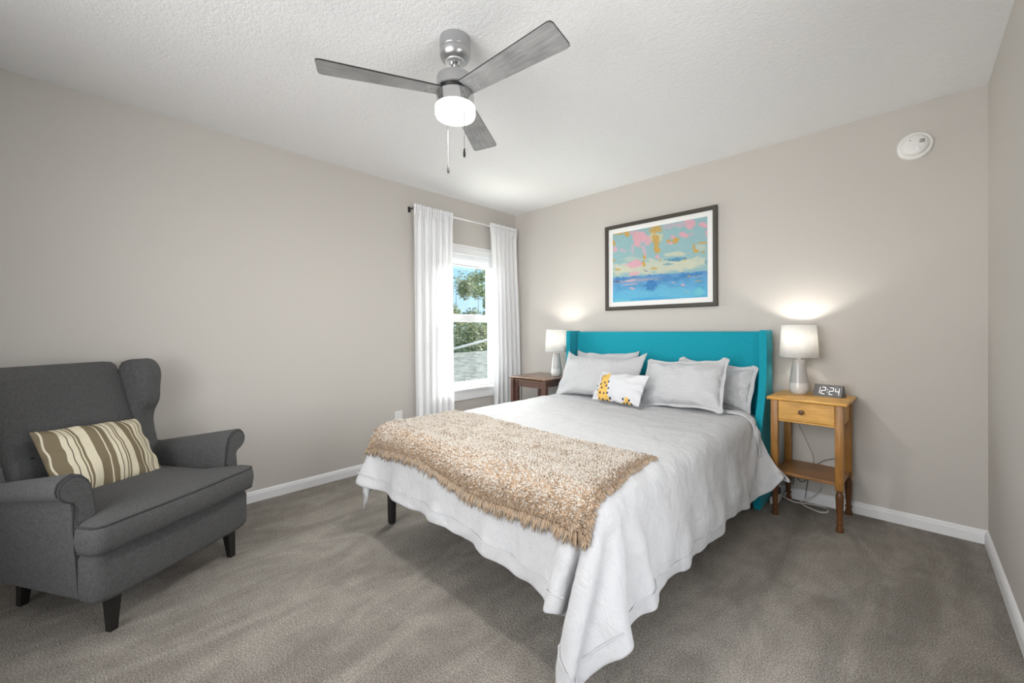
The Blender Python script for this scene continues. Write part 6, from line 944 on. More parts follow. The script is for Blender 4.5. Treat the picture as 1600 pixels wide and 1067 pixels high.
[599,54,58,58,58,59,58,59,58,54,40,19,4,6,9,8,-1,-2,1,2,-1,0,1,-4,1,1,0,-2,3,-2,4,-4,2,-5,4,3,-2,1,-1,-1,2,0,0,-3,1,-6,7,-3,1,4,-2,1,-3,3,-1,-6,-5,-5,-5,-2,-10,-28,4,-50,-53,-55,-54,-54,-53,-52,-46,-43,-33,-26,-20,-12,-12]]
CL = np.cumsum(np.array(CL_STEPS, dtype=np.int64), axis=1).reshape(3, CL_NY+1, CL_NX+1)/2000.0
CLG = np.moveaxis(CL, 0, -1).copy()
for row in CLG:            # soft ripples in the hanging sides, growing towards the hem
    for p in row:
        d = max(0.0, .50-p[2])
        if p[1] < -2.12 and d > 0 and p[0] < 2.36:
            p[1] -= min(.013, d*.05)*(math.sin(p[0]*19+p[2]*7)+.6*math.sin(p[0]*34-p[2]*11+1))
            p[2] -= d*.04*math.sin(p[0]*6+.6)
        elif p[0] > 2.40 and d > 0 and p[1] > -2.0 and p[1] < -.75:
            p[0] += min(.012, d*.05)*(math.sin(p[1]*15+p[2]*6)+.6*math.sin(p[1]*29-p[2]*9))
            p[2] -= d*.03*math.sin(p[1]*8)
        elif p[2] > .57:
            p[2] += .006*noise.noise(Vector((p[0]*5+p[1]*3, p[1]*12, 4)))
bm = B(); V = grid(bm, [[tuple(p) for p in row] for row in CLG])
bm.normal_update()
if sum(f.normal.z for f in bm.faces) < 0: bmesh.ops.reverse_faces(bm, faces=bm.faces)
bvh = BVHTree.FromBMesh(bm)
me = bpy.data.meshes.new('comforter'); bm.to_mesh(me); bm.free()
comf = link('comforter', me, 'bedding')
tag(comf, 'white comforter draped over the bed, one foot corner trailing on the carpet', 'comforter')
s = comf.modifiers.new('thick', 'SOLIDIFY'); s.thickness = .014; s.offset = 1.0
subsurf(comf, 2)
tx = bpy.data.textures.new('crinkle', 'CLOUDS'); tx.noise_scale = .11; tx.noise_depth = 2
dm = comf.modifiers.new('crinkle', 'DISPLACE'); dm.texture = tx; dm.strength = .014; dm.mid_level = .5; dm.texture_coords = 'LOCAL'
q = CLG; seam = [q[2, i] for i in range(2, CL_NX-1)] + [q[j, CL_NX-2] for j in range(3, CL_NY-1)]
seam_l = [q[j, 2] for j in range(CL_NY-2, 2, -1)]
cen = Vector((1.695, -1.2, .35))
def lift(pts, d):
    o = []
    for p in pts:
        p = Vector(p); n_ = bvh.find_nearest(p)[1]
        if n_.dot(p-cen) < 0: n_ = -n_
        o.append(p+n_*d)
    return o
bm = B(); tube(bm, lift(seam_l+seam, .0165), .0022, 6); obj('hem_seam', bm, 'bedding', comf)

# head edge of the comforter turned back on the right side
bm = B(); P = []
for i in range(46, CL_NX+1):
    t = (i-46)/(CL_NX-46); wd = 3.4*max(0.02, math.sin(PI*min(1, t*.96+.02)))**.8; row = []
    for k in range(7):
        f = k/6; a = f*wd; j0 = int(a); fr_j = a-j0
        p = Vector(CLG[CL_NY-j0, i]).lerp(Vector(CLG[CL_NY-j0-1, i]), fr_j)
        n_ = bvh.find_nearest(p)[1]
        if n_.dot(p-cen) < 0: n_ = -n_
        row.append(p+n_*(.019+.012*math.sin(PI*f)+.004*math.sin(t*14+f*2)))
    P.append(row)
grid(bm, P); fo_ = obj('turned_edge', bm, 'bedding', comf, angle=None)
s_ = fo_.modifiers.new('t', 'SOLIDIFY'); s_.thickness = .012; s_.offset = 0; subsurf(fo_, 2)

# throw blanket over the foot of the bed
bvh2 = bvh
def top_z(x, y):
    h = bvh.ray_cast(Vector((x, y, 1.2)), Vector((0, 0, -1)))
    return h[0].z if h[0] is not None else .55
def throw_pt(x, yb, e):
    """x across, e = arc length from the back edge yb"""
    ye = -2.135; rr = .065
    L = yb-ye
    if e <= L:
        p = Vector((x, yb-e, 0)); p.z = top_z(x, p.y); n_ = Vector((0, 0, 1))
    else:
        a = e-L; zt_ = top_z(x, ye)
        if a < rr*PI/2:
            th = a/rr; d = Vector((0, -math.sin(th), math.cos(th)))
            c = Vector((x, ye, zt_-rr))
        else:
            d = Vector((0, -1, 0)); c = Vector((x, ye, zt_-rr-(a-rr*PI/2)))
        h = bvh.ray_cast(c+d*.5, -d)
        p = h[0] if h[0] is not None and (h[0]-c).length < .3 else c+d*rr
        n_ = d
    return p+n_*.024
NXs, NTs = 110, 52
rnd = random.Random(4)
TP = []
for j in range(NTs+1):
    t = j/NTs; row = []
    for i in range(NXs+1):
        sx_ = i/NXs
        x = (.942+.02*t)*(1-sx_)+(2.395+.050*t)*sx_ + .006*math.sin(t*9+sx_*2)
        yb = -1.600-.060*sx_+.012*math.sin(sx_*7)
        Lt = .655-.03*sx_+.012*math.sin(sx_*11+1)
        p = throw_pt(x, yb, Lt*t)
        p.z += .004*noise.noise(Vector((x*9, t*6, 2)))
        # a soft fold running along the front left
        fw_ = math.exp(-((t-.80-.10*sx_)/.035)**2)*math.exp(-((sx_-.22)/.18)**2)
        p.z += .016*fw_
        row.append(p)
    TP.append(row)
def tri_colors(me, cols):
    at = me.color_attributes.new('paint', 'FLOAT_COLOR', 'POINT')
    b = np.ones((len(cols), 4), np.float32); b[:, :3] = cols; at.data.foreach_set('color', b.ravel())
bm = B(); grid(bm, TP)
bmesh.ops.recalc_face_normals(bm, faces=bm.faces)
if sum(f.normal.z for f in bm.faces) < 0: bmesh.ops.reverse_faces(bm, faces=bm.faces)
thr = obj('throw_blanket', bm, 'throw_base', angle=None)
if thr.data.polygons[len(thr.data.polygons)//3].normal.z < 0: thr.data.flip_normals()
sl = thr.modifiers.new('thick', 'SOLIDIFY'); sl.thickness = .010; sl.offset = -1
tag(thr, 'shaggy tan throw blanket laid across the foot of the bed', 'throw blanket')
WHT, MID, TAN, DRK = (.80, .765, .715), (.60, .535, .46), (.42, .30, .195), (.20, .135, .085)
def tri_tuft(vv, ff, cc, p, d, n_, L, wd, c0, c1, bend=0):
    a = d.orthogonal().normalized(); b = d.cross(a).normalized(); k = len(vv)
    for q in range(3):
        an = q*2.094; vv.append(p+wd*(math.cos(an)*a+math.sin(an)*b)); cc.append(c0)
    m_ = p+d*L*.6
    for q in range(3):
        an = q*2.094; vv.append(m_+wd*.7*(math.cos(an)*a+math.sin(an)*b)); cc.append(tuple((x+y)/2 for x, y in zip(c0, c1)))
    vv.append(p+d*L+Vector((0, 0, -bend*L))); cc.append(c1)
    for q in range(3):
        r_ = (q+1) % 3; ff.append((k+q, k+r_, k+3+r_, k+3+q)); ff.append((k+3+q, k+3+r_, k+6))
vv, ff, cc = [], [], []
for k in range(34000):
    a, b = rnd.random()*(NTs-1e-3), rnd.random()*(NXs-1e-3); i, j = int(a), int(b)
    p = TP[i][j].lerp(TP[i+1][j], a-i).lerp(TP[i][j+1].lerp(TP[i+1][j+1], a-i), b-j)
    n_ = (TP[i+1][j]-TP[i][j]).cross(TP[i][j+1]-TP[i][j]).normalized()
    if n_.z < -.05 or (abs(n_.z) <= .05 and n_.y > 0): n_ = -n_
    t, sx_ = a/NTs, b/NXs
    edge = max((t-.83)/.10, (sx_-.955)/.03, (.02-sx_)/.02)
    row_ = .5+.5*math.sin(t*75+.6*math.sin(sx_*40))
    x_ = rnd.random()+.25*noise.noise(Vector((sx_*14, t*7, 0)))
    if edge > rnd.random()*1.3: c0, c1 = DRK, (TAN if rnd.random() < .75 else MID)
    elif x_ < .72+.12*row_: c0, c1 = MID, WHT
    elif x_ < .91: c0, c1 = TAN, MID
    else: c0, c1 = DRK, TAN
    d = (n_+.75*Vector((rnd.uniform(-1, 1), rnd.uniform(-1, 1)-.25, rnd.uniform(-.6, .6)))).normalized()
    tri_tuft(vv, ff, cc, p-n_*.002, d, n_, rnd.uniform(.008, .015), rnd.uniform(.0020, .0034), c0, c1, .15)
me = bpy.data.meshes.new('pile'); me.from_pydata(vv, [], ff); tri_colors(me, cc)
po = link('pile', me, 'throw_pile', thr); po['kind'] = 'stuff'
vv, ff, cc = [], [], []
def fringe(p, d, n_, ln):
    for q in range(3):
        dd = (d+Vector((rnd.uniform(-.35, .35), rnd.uniform(-.2, .2), rnd.uniform(-.2, .2)))).normalized()
        tri_tuft(vv, ff, cc, p+Vector((rnd.uniform(-.004, .004), 0, rnd.uniform(-.004, .004))), dd, n_, ln*rnd.uniform(.7, 1.2), .0030, DRK if q == 0 else TAN, TAN if q else MID, .1)
for k in range(620):
    b = rnd.random()*(NXs-1e-3); j = int(b); p = TP[NTs][j].lerp(TP[NTs][j+1], b-j)
    clump = .55+.45*math.sin(b*1.7+2*math.sin(b*.6))
    fringe(p+Vector((0, -.004, .004)), Vector((.15*math.sin(b*1.3), -.30, -1)), Vector((0, -1, 0)), .026+.022*clump)
for k in range(230):
    a = rnd.random()*(NTs-1e-3); i = int(a); p = TP[i][NXs].lerp(TP[i+1][NXs], a-i)
    fringe(p, Vector((.7, -.1, -.6)), Vector((1, 0, 0)), .016)
    p = TP[i][0].lerp(TP[i+1][0], a-i); fringe(p, Vector((-.7, -.15, -.55)), Vector((-1, 0, 0)), .020)
for k in range(260):
    b = rnd.random()*(NXs-1e-3); j = int(b); p = TP[0][j].lerp(TP[0][j+1], b-j); fringe(p-Vector((0, 0, .006)), Vector((0, 1, .05)), Vector((0, 0, 1)), .012)
me = bpy.data.meshes.new('fringe'); me.from_pydata(vv, [], ff); tri_colors(me, cc)
fo = link('fringe', me, 'throw_pile', thr); fo['kind'] = 'stuff'

# ------------------------------------------------------------------ pillows
def pillow_grid(w, h, t, nu, nv, pinch=.05, seed=0, ex=2.4, pw_=.55, wr=.10, ears=.0):
    F, Bk = [], []
    for j in range(nv+1):
        fr, br = [], []
        for i in range(nu+1):
            u = math.sin(PI/2*(2*i/nu-1)); v = math.sin(PI/2*(2*j/nv-1))
            x = w/2*u*(1-pinch*(1-v*v)); y = h/2*v*(1-pinch*1.3*(1-u*u))
            k = (max(0, 1-abs(u)**ex)*max(0, 1-abs(v)**ex))**pw_
            n1 = noise.noise(Vector((u*1.7+seed, v*1.5, seed*.7)))
            n2 = noise.noise(Vector((u*4+seed*2, v*4, 3+seed)))
            ang = math.atan2(v, u); rad = math.hypot(u, v)
            cr = math.sin(ang*11+seed*3)*max(0, rad-.6)*.02*min(1, k*4)
            z = t/2*k*(1+wr*2*n1)+t*.04*n2*min(1, k*3)+cr
            zb = t/2*k*(1+wr*n1)
            ey = ears*abs(u)**6*abs(v)**6*math.copysign(1, v)
            wob = .006*noise.noise(Vector((ang*2.2, seed, 9)))*(1-min(1, k*2))
            fr.append((x+wob, y+ey+wob, z)); br.append((x+wob, y+ey+wob, -zb))
        F.append(fr); Bk.append(br)
    return F, Bk
def pillow_mesh(bm, F, Bk):
    V = grid(bm, F); nv, nu = len(F), len(F[0]); W = [[None]*nu for _ in range(nv)]
    for j in range(nv):
        for i in range(nu):
            W[j][i] = V[j][i] if (j in (0, nv-1) or i in (0, nu-1)) else bm.verts.new(Bk[j][i])
    for j in range(nv-1):
        for i in range(nu-1):
            try: bm.faces.new((W[j][i], W[j+1][i], W[j+1][i+1], W[j][i+1]))
            except ValueError: pass
def pose(bottom, h, lean, yaw=0, roll=0):
    m = Matrix.Rotation(R(yaw), 4, 'Z') @ Matrix.Rotation(R(lean), 4, 'X') @ Matrix.Rotation(R(roll), 4, 'Z') @ Matrix.Translation((0, h/2, 0))
    return Matrix.Translation(bottom) @ m
def flange_strip(bm, F, fl, seed, sides='lrtb'):
    """flat flange around the pillow outline"""
    nv, nu = len(F)-1, len(F[0])-1
    ring = [F[0][i] for i in range(nu)]+[F[j][nu] for j in range(nv)]+[F[nv][i] for i in range(nu, 0, -1)]+[F[j][0] for j in range(nv, 0, -1)]
    n = len(ring); P = []
    for k, p in enumerate(ring):
        p = Vector(p); a, b = Vector(ring[k-1]), Vector(ring[(k+1) % n]); t_ = (b-a).normalized(); o_ = Vector((t_.y, -t_.x, 0))
        wv = .009*noise.noise(Vector((k*.32, seed, 0)))+.006*math.sin(k*.9+seed)
        P.append([p-o_*.004, p+o_*fl*.5+Vector((0, 0, wv*.5)), p+o_*fl*(1+.15*math.sin(k*.5))+Vector((0, 0, wv))])
    grid(bm, P, closeu=True)
def bed_pillow(label, w, h, t, m4, seed, flange=0, name='pillow', ears=.02):
    F, Bk = pillow_grid(w, h, t, 30, 22, .05, seed, ears=ears)
    bm = B(); pillow_mesh(bm, F, Bk); o = obj(name, bm, 'pillowcase', angle=None); o.matrix_world = m4
    subsurf(o, 1)
    tx = bpy.data.textures.new('pillow_crease', 'CLOUDS'); tx.noise_scale = .09
    d = o.modifiers.new('crease', 'DISPLACE'); d.texture = tx; d.strength = .016; d.texture_coords = 'LOCAL'
    tag(o, label, 'pillow', 'bed pillows')
    if flange:
        bm = B(); flange_strip(bm, F, flange, seed); f = obj('flange', bm, 'pillowcase', o, angle=None)
        s_ = f.modifiers.new('t', 'SOLIDIFY'); s_.thickness = .005; s_.offset = 0; subsurf(f, 1)
    return o
ZB = .615
bed_pillow('white bed pillow at the back left, mostly hidden behind the large left sham', .62, .35, .11, pose((1.27, -.262, ZB), .35, 74, 0, 1), 2, 0)
bed_pillow('white flanged sham at the back right, beside the teal headboard wing', .50, .27, .11, pose((2.155, -.285, ZB+.015), .27, 72, 0, -5), 6, .024, 'pillow_sham')
bed_pillow('wide white pillow leaning at the front left of the headboard', .74, .355, .17, pose((1.345, -.515, ZB), .355, 60, 0, .5), 4, 0, ears=.05)
bed_pillow('white flanged sham leaning at the front right, behind the dotted cushion', .55, .325, .16, pose((2.035, -.520, ZB+.015), .325, 60, -4, 4), 9, .020, 'pillow_sham')

# small printed cushion
aw, ah, an_ = .425, .235, 60
F, Bk = pillow_grid(aw, ah, .10, 160, 100, .035, 12, 2.2, .55, .06)
bm = B(); pillow_mesh(bm, F, Bk); ac = obj('accent_cushion', bm, 'printed_cotton', angle=None)
ac.matrix_world = pose((1.640, -.685, .622), ah, an_, -10, 0)
tag(ac, 'small white lumbar cushion with yellow patches and navy dots', 'cushion')
DOTS = [(.052, .442), (.15, .503), (.23, .561), (.321, .597), (.294, .459), (.204, .377), (.122, .293), (.365, .377), (.192, .214), (.285, .199), (.366, .222),
        (.171, .05), (.422, .095), (.273, .01), (.362, .01), (.497, .012), (.702, .125), (.839, .104), (.781, .03), (.88, .012), (.714, .012)]
WHITE_, YEL_, NAVY_ = srgb(208, 208, 211), srgb(222, 182, 98), srgb(48, 58, 82)
LINES = [((.112, .80), (.085, .605)), ((.168, .80), (.140, .795)), ((.140, .795), (.146, .63)), ((.285, .86), (.345, .93)), ((.30, .84), (.40, .94))]
def seg_d(p, a, b):
    ax, ay = a; bx, by = b; dx, dy = bx-ax, by-ay; L2 = dx*dx+dy*dy
    k = max(0, min(1, ((p[0]-ax)*dx+(p[1]-ay)*dy)/L2)); return math.hypot((p[0]-ax-k*dx)*aw, (p[1]-ay-k*dy)*ah)
cols = []
for v in ac.data.vertices:
    u_, v_ = v.co.x/aw+.5, v.co.y/ah+.5; c = WHITE_
    if v.co.z > -.002:
        l_ = .11+.01*math.sin(v_*8)+(.02*(1-v_)); r_ = .27+.12*max(0, 1-v_)**1.2+.10*max(0, .3-v_)
        if l_ < u_ < r_ and v_ < .90+.03*math.sin(u_*30): c = YEL_
        if math.hypot((u_-.785)*aw/.038, (v_-.015)*ah/.033) < 1+.25*math.sin(math.atan2(v_, u_-.785)*5): c = YEL_
        for du, dv in DOTS:
            if math.hypot((u_-du)*aw, (v_-dv)*ah) < .0088: c = NAVY_
        for i_, (a, b) in enumerate(LINES):
            if seg_d((u_, v_), a, b) < .0022: c = NAVY_
        if math.hypot((u_-.122)*aw, (v_-.697)*ah) < .004: c = NAVY_
    cols.append(c)
tri_colors(ac.data, cols)

# ------------------------------------------------------------------ nightstand (right)
ns = thing('nightstand', 'honey wood nightstand with turned legs, drawer and lower shelf', 'nightstand', (2.738, -.207, 0), R(-2))
def top_slab(bm, x, y, z0, z1, ov=0): box(bm, -x, x, -y, y, z0, z1, .005, 3)
bm = B(); top_slab(bm, .196, .192, .714, .733); obj('top', bm, 'honey_wood', ns)
lx, ly = .158, .160
for sx_ in (-1, 1):
    for sy_ in (-1, 1):
        x, y = sx_*lx, sy_*ly
        bm = B(); box(bm, x-.019, x+.019, y-.019, y+.019, .235, .714, .0025, 2); lg = obj('leg', bm, 'honey_leg', ns)
        bm = B(); lathe(bm, [(.018, .236), (.019, .230), (.0135, .224), (.0135, .219), (.0175, .212), (.0195, .196), (.0190, .175), (.0165, .12), (.0135, .072), (.0125, .060), (.0175, .055), (.0185, .048), (.0150, .043), (.0135, .036), (.0165, .022), (.0185, .008), (.0175, 0)], 24, (x, y))
        obj('turned_foot', bm, 'turned_leg', lg)
bm = B(); box(bm, -lx+.019, lx-.019, -ly-.006, -ly+.010, .585, .597, .002); box(bm, -lx+.019, lx-.019, ly-.008, ly+.008, .590, .714)
for s in (-1, 1): box(bm, s*lx-.008, s*lx+.008, -ly+.019, ly-.019, .590, .714)
obj('apron', bm, 'honey_wood', ns, False)
bm = B(); box(bm, -lx+.021, lx-.021, -ly-.013, -ly+.020, .599, .711, .0015); dr = obj('drawer', bm, 'honey_wood', ns, False)
bm = B(); lathe(bm, [(.006, 0), (.006, .010), (.013, .014), (.0145, .019), (.012, .024), (0, .026)], 20)
kb = obj('knob', bm, 'turned_leg', dr); kb.matrix_local = Matrix.Translation((-.018, -ly-.013, .655)) @ Matrix.Rotation(R(90), 4, 'X')
bm = B(); box(bm, -lx-.010, lx+.010, -ly+.004, ly+.012, .255, .272, .003); obj('shelf', bm, 'shelf_wood', ns, False)

# ------------------------------------------------------------------ nesting end tables (left)
TX0, TX1, TY0, TY1, TZ = .405, .872, -.530, -.055, .712
et = thing('end_table', 'dark brown end table with the lamp on it, left of the bed', 'table', ((TX0+TX1)/2, (TY0+TY1)/2, 0))
hx, hy_ = (TX1-TX0)/2, (TY1-TY0)/2
bm = B(); box(bm, -hx, hx, -hy_, hy_, TZ-.014, TZ, .005, 3); obj('tabletop', bm, 'walnut_top', et)
for sx_ in (-1, 1):
    for sy_ in (-1, 1):
        x, y = sx_*(hx-.032), sy_*(hy_-.032)
        bm = B(); box(bm, x-.018, x+.018, y-.018, y+.018, 0, TZ-.014, .003); obj('leg', bm, 'walnut', et, False)
for s in (-1, 1):
    bm = B(); box(bm, s*(hx-.03)-.009, s*(hx-.03)+.009, -hy_+.05, hy_-.05, TZ-.075, TZ-.014, .002); obj('apron', bm, 'walnut', et, False)
bm = B(); box(bm, -hx+.05, hx-.05, hy_-.04, hy_-.022, TZ-.075, TZ-.014); obj('apron', bm, 'walnut', et, False)
n2 = thing('nesting_table', 'smaller dark brown table tucked under the end table', 'table', ((TX0+TX1)/2, (TY0+TY1)/2-.02, 0))
ix, iy = hx-.054, hy_-.055; Z2 = TZ-.026
bm = B(); box(bm, -ix, ix, -iy-.005, iy, Z2-.012, Z2, .003); obj('tabletop', bm, 'walnut_top', n2, False)
for sx_ in (-1, 1):
    for sy_ in (-1, 1):
        x, y = sx_*(ix-.018), sy_*(iy-.018); bm = B(); box(bm, x-.016, x+.016, y-.016, y+.016, 0, Z2-.012, .003); obj('leg', bm, 'walnut', n2, False)
for s in (-1, 1):
    bm = B(); box(bm, -ix+.034, ix-.034, s*(iy-.018)-.008, s*(iy-.018)+.008, Z2-.070, Z2-.012, .002); obj('apron', bm, 'walnut', n2, False)

# ------------------------------------------------------------------ table lamps
def lamp(label, loc):
    t = thing('table_lamp', label, 'lamp', loc, 0, 'matching bedside lamps')
    bm = B(); lathe(bm, [(.030, 0), (.036, .0015), (.047, .016), (.0525, .030), (.0528, .045), (.050, .080), (.0375, .180), (.0325, .216), (.030, .222), (.010, .224)], 40); obj('base', bm, 'glazed_ceramic', t)
    bm = B(); lathe(bm, [(.010, .222), (.010, .240), (.016, .242), (.016, .275), (.012, .280)], 20); obj('socket', bm, 'white_plastic', t)
    bm = B(); lathe(bm, [(.010, .278), (.016, .292), (.026, .315), (.029, .334), (.024, .352), (.012, .362), (0, .364)], 20); obj('bulb', bm, 'bulb_glow', t)
    bm = B(); lathe(bm, [(.1065, .236), (.0925, .446)], 56, cap=False)
    sh = obj('lamp_shade', bm, 'lamp_shade_linen', t, angle=None); s_ = sh.modifiers.new('t', 'SOLIDIFY'); s_.thickness = .0018
    for r_, z in ((.1065, .237), (.0925, .445)):
        bm = B(); tube(bm, [(r_*math.cos(a*PI/28), r_*math.sin(a*PI/28), z) for a in range(56)], .0020, 6, True)
        obj('shade_ring', bm, 'wire_rim', sh)
    bm = B(); tube(bm, [(.0925, 0, .440), (.060, 0, .432), (0, 0, .428), (-.060, .030, .433), (-.080, .046, .440)], .0012, 5)
    obj('shade_spider', bm, 'wire_rim', sh)
    light('POINT', 'lamp_light', (loc[0], loc[1], loc[2]+.385), 3.0, (1.0, .955, .88), shadow_soft_size=.02).parent = None
    return t
lampR = lamp('white table lamp with tapered ceramic base on the honey nightstand', (2.664, -.150, .733))
lampL = lamp('white table lamp on the dark end table, left of the headboard', (.760, -.235, TZ))
bm = B(); tube(bm, smooth_path([(-.01, .048, .010), (-.02, .12, .004), (-.03, .139, -.05), (-.030, .136, -.2), (.02, .135, -.34), (.055, .136, -.44), (.02, .137, -.52), (-.06, .138, -.60), (-.09, .085, -.70), (-.085, .06, -.715)], 6), .0030, 7)
obj('cord', bm, 'cream_cable', lampR)

# ------------------------------------------------------------------ clock
ck = thing('digital_clock', 'triangular dark grey digital clock showing 12:24 on the nightstand', 'clock', (2.8175, -.142, .733), R(-15))
cw, cd_, ch_ = .150, .072, .070
tri = [(-cd_/2, 0), (cd_/2, 0), (.007, ch_), (-.007, ch_)]
bm = B(); prism(bm, tri, lambda p: Vector((-cw/2, p[0], p[1])), lambda p: Vector((cw/2, p[0], p[1])), .0015, 2); obj('body', bm, 'grey_plastic', ck, False)
a0, a1 = Vector((0, -cd_/2, 0)), Vector((0, -.007, ch_)); up_ = (a1-a0).normalized(); nn = Vector((1, 0, 0)).cross(up_).normalized(); fh = (a1-a0).length
if nn.y > 0: nn = -nn
SEG = {'a': (0, 1, 1, 1), 'b': (1, 1, 1, .5), 'c': (1, .5, 1, 0), 'd': (0, 0, 1, 0), 'e': (0, .5, 0, 0), 'f': (0, 1, 0, .5), 'g': (0, .5, 1, .5)}
NUM = {'1': 'bc', '2': 'abged', '4': 'fgbc'}
def digit(bm, chh, x0, wd, hg, z0):
    for s_ in NUM[chh]:
        xa, za, xb, zb = SEG[s_]
        def P3(x, z, o): return a0+Vector((x, 0, 0))+up_*z+nn*o
        th = .0009; g = .0008
        X0, X1, Z0, Z1 = x0+min(xa, xb)*wd, x0+max(xa, xb)*wd, z0+min(za, zb)*hg, z0+max(za, zb)*hg
        if X0 == X1: X0 -= th; X1 += th; Z0 += g; Z1 -= g
        else: Z0 -= th; Z1 += th; X0 += g; X1 -= g
        v1 = [bm.verts.new(P3(x, z, .0002)) for x, z in ((X0, Z0), (X1, Z0), (X1, Z1), (X0, Z1))]
        v2 = [bm.verts.new(P3(x, z, .0010)) for x, z in ((X0, Z0), (X1, Z0), (X1, Z1), (X0, Z1))]
        bm.faces.new(v2)
        for k in range(4): bm.faces.new((v1[k], v1[(k+1) % 4], v2[(k+1) % 4], v2[k]))
hg_, z0_ = fh*.56, fh*.22
for chh, x0 in (('1', -.060), ('2', -.031), ('2', .010), ('4', .040)):
    bm = B(); digit(bm, chh, x0, .0195, hg_, z0_); obj('digit', bm, 'clock_digit', ck, False)
bm = B()
for f_ in (.33, .68):
    c_ = a0+Vector((-.001, 0, 0))+up_*(z0_+hg_*f_)+nn*.0008
    bmesh.ops.create_icosphere(bm, subdivisions=1, radius=.0024, matrix=Matrix.Translation(c_))
obj('colon', bm, 'clock_digit', ck)
bm = B(); tube(bm, smooth_path([(.03, .032, .008), (.045, .10, .002), (.05, .142, -.05), (.045, .128, -.20), (.052, .120, -.28), (.01, .118, -.36), (-.01, .12, -.405), (-.09, .115, -.45), (-.15, .10, -.55), (-.16, .06, -.70)], 6), .0017, 6)
obj('cord', bm, 'black_plastic', ck)

# ------------------------------------------------------------------ power strip and loose cable
ps = thing('power_strip', 'white power strip on the carpet beside the headboard foot', 'power strip', (2.533, -.130, 0), R(90))
bm = B(); box(bm, -.080, .080, -.022, .022, 0, .040, .006, 3); obj('housing', bm, 'white_plastic', ps)
for k in range(4):
    bm = B(); box(bm, -.070+k*.036, -.046+k*.036, -.014, .014, .039, .0415, .003); obj('socket', bm, 'white_vinyl', ps, False)
bm = B(); box(bm, .010, .052, -.018, .018, .041, .082, .006); obj('plug', bm, 'black_plastic', ps)
bm = B()
loop = smooth_path([(2.545, -.085, .048), (2.565, -.095, .03), (2.61, -.092, .012), (2.64, -.085, .007), (2.69, -.06, .006), (2.76, -.045, .006), (2.80, -.075, .006), (2.805, -.125, .006), (2.775, -.155, .006), (2.73, -.135, .006), (2.68, -.10, .007), (2.66, -.06, .012), (2.72, -.035, .05), (2.76, -.024, .12)], 8)
tube(bm, loop, .0042, 8); cbl = obj('power_cable', bm, 'cream_cable'); tag(cbl, 'looped cream power cable lying on the carpet under the nightstand', 'cable')
bm = B(); tube(bm, smooth_path([(2.61, -.026, .10), (2.615, -.024, .15), (2.622, -.022, .19), (2.635, -.022, .15), (2.66, -.022, .13), (2.69, -.022, .16), (2.70, -.022, .2)], 8), .0022, 6)
tag(obj('thin_cable', bm, 'black_plastic'), 'thin black cable hanging against the wall below the nightstand shelf', 'cable')

# ------------------------------------------------------------------ wingback armchair
AF = R(32.47)
ch = thing('armchair', 'charcoal fabric wingback armchair with dark tapered legs', 'armchair', (.828, -3.052, 0), AF)
# local: x forward, y to the sitter's left
def outward(s, w_): return s*w_
for x, y, rake in ((0, -.262, 1), (0, .262, 1), (-.543, -.225, -1), (-.543, .225, -1)):
    bm = B(); P = []
    for z, r_, o_ in ((0, .0125, .0), (.158, .0215, -.010)):
        P.append([(x+o_*rake+dx*r_, y+dy*r_-math.copysign(1, y)*(.008 if z else 0), z) for dx, dy in ((-1, -1), (1, -1), (1, 1), (-1, 1))])
    V = grid(bm, P, closev=True); bm.faces.new(V[0]); bm.faces.new(V[1]); obj('leg', bm, 'black_wood', ch, False)
# seat base with bowed front rail
bm = B(); st = []
for x, hw, z0, z1 in ((-.60, .270, .16, .33), (-.59, .285, .145, .335), (-.3, .305, .135, .335), (-.056, .310, .130, .335), (-.050, .336, .130, .335), (.010, .336, .128, .333), (.030, .328, .135, .328), (.036, .300, .15, .318)):
    st.append(((x, 0, (z0+z1)/2), (0, hw, 0), (0, 0, (z1-z0)/2)))
sweep(bm, st, 40, 9); obj('seat_base', bm, 'chair_fabric', ch, angle=60)
# T cushion
out = []
def arc(cx_, cy_, r_, a0_, a1_, n=6): return [(cx_+r_*math.cos(R(a0_+(a1_-a0_)*k/n)), cy_+r_*math.sin(R(a0_+(a1_-a0_)*k/n))) for k in range(n+1)]
half = [(.075, 0), (.073, .12), (.068, .22)] + arc(.025, .312, .040, 0, 90) + arc(-.022, .327, .025, 90, 180, 4) + [(-.050, .285), (-.060, .268), (-.20, .266), (-.35, .264)] + arc(-.50, .23, .034, 90, 180, 3)
out = half + [(x, -y) for x, y in reversed(half) if y != 0]
bm = B(); levels = [(.330, -.012), (.337, -.003), (.350, .003), (.385, .008), (.420, .004), (.434, -.003), (.441, -.012)]
cxm = -.2; P = []
for z, off in levels:
    row = []
    for k, (x, y) in enumerate(out):
        a, b = Vector(out[k-1]), Vector(out[(k+1) % len(out)]); t_ = (b-a).normalized(); n_ = Vector((t_.y, -t_.x))
        if n_.dot(Vector((x-cxm, y))) < 0 and abs(y) < .3: n_ = -n_
        row.append((x+n_.x*off, y+n_.y*off, z))
    P.append(row)
V = grid(bm, P, closev=True); bm.faces.new(V[0])
NR = 9; cenx = .0; top = P[-1]; rings = [V[-1]]
for q_ in range(1, NR+1):
    f = q_/NR; row = []
    for (x, y, z) in top:
        xs = -.22 if x < -.10 else x*.0-.14       # shrink towards the spine of the cushion
        sx2, sy2 = -.18, 0
        row.append((x+(sx2-x)*f, y+(sy2-y)*f, z+.030*(1-(1-f)**2.2)))
    rings.append([bm.verts.new(p) for p in row] if q_ < NR else [bm.verts.new((-.18, 0, top[0][2]+.030))])
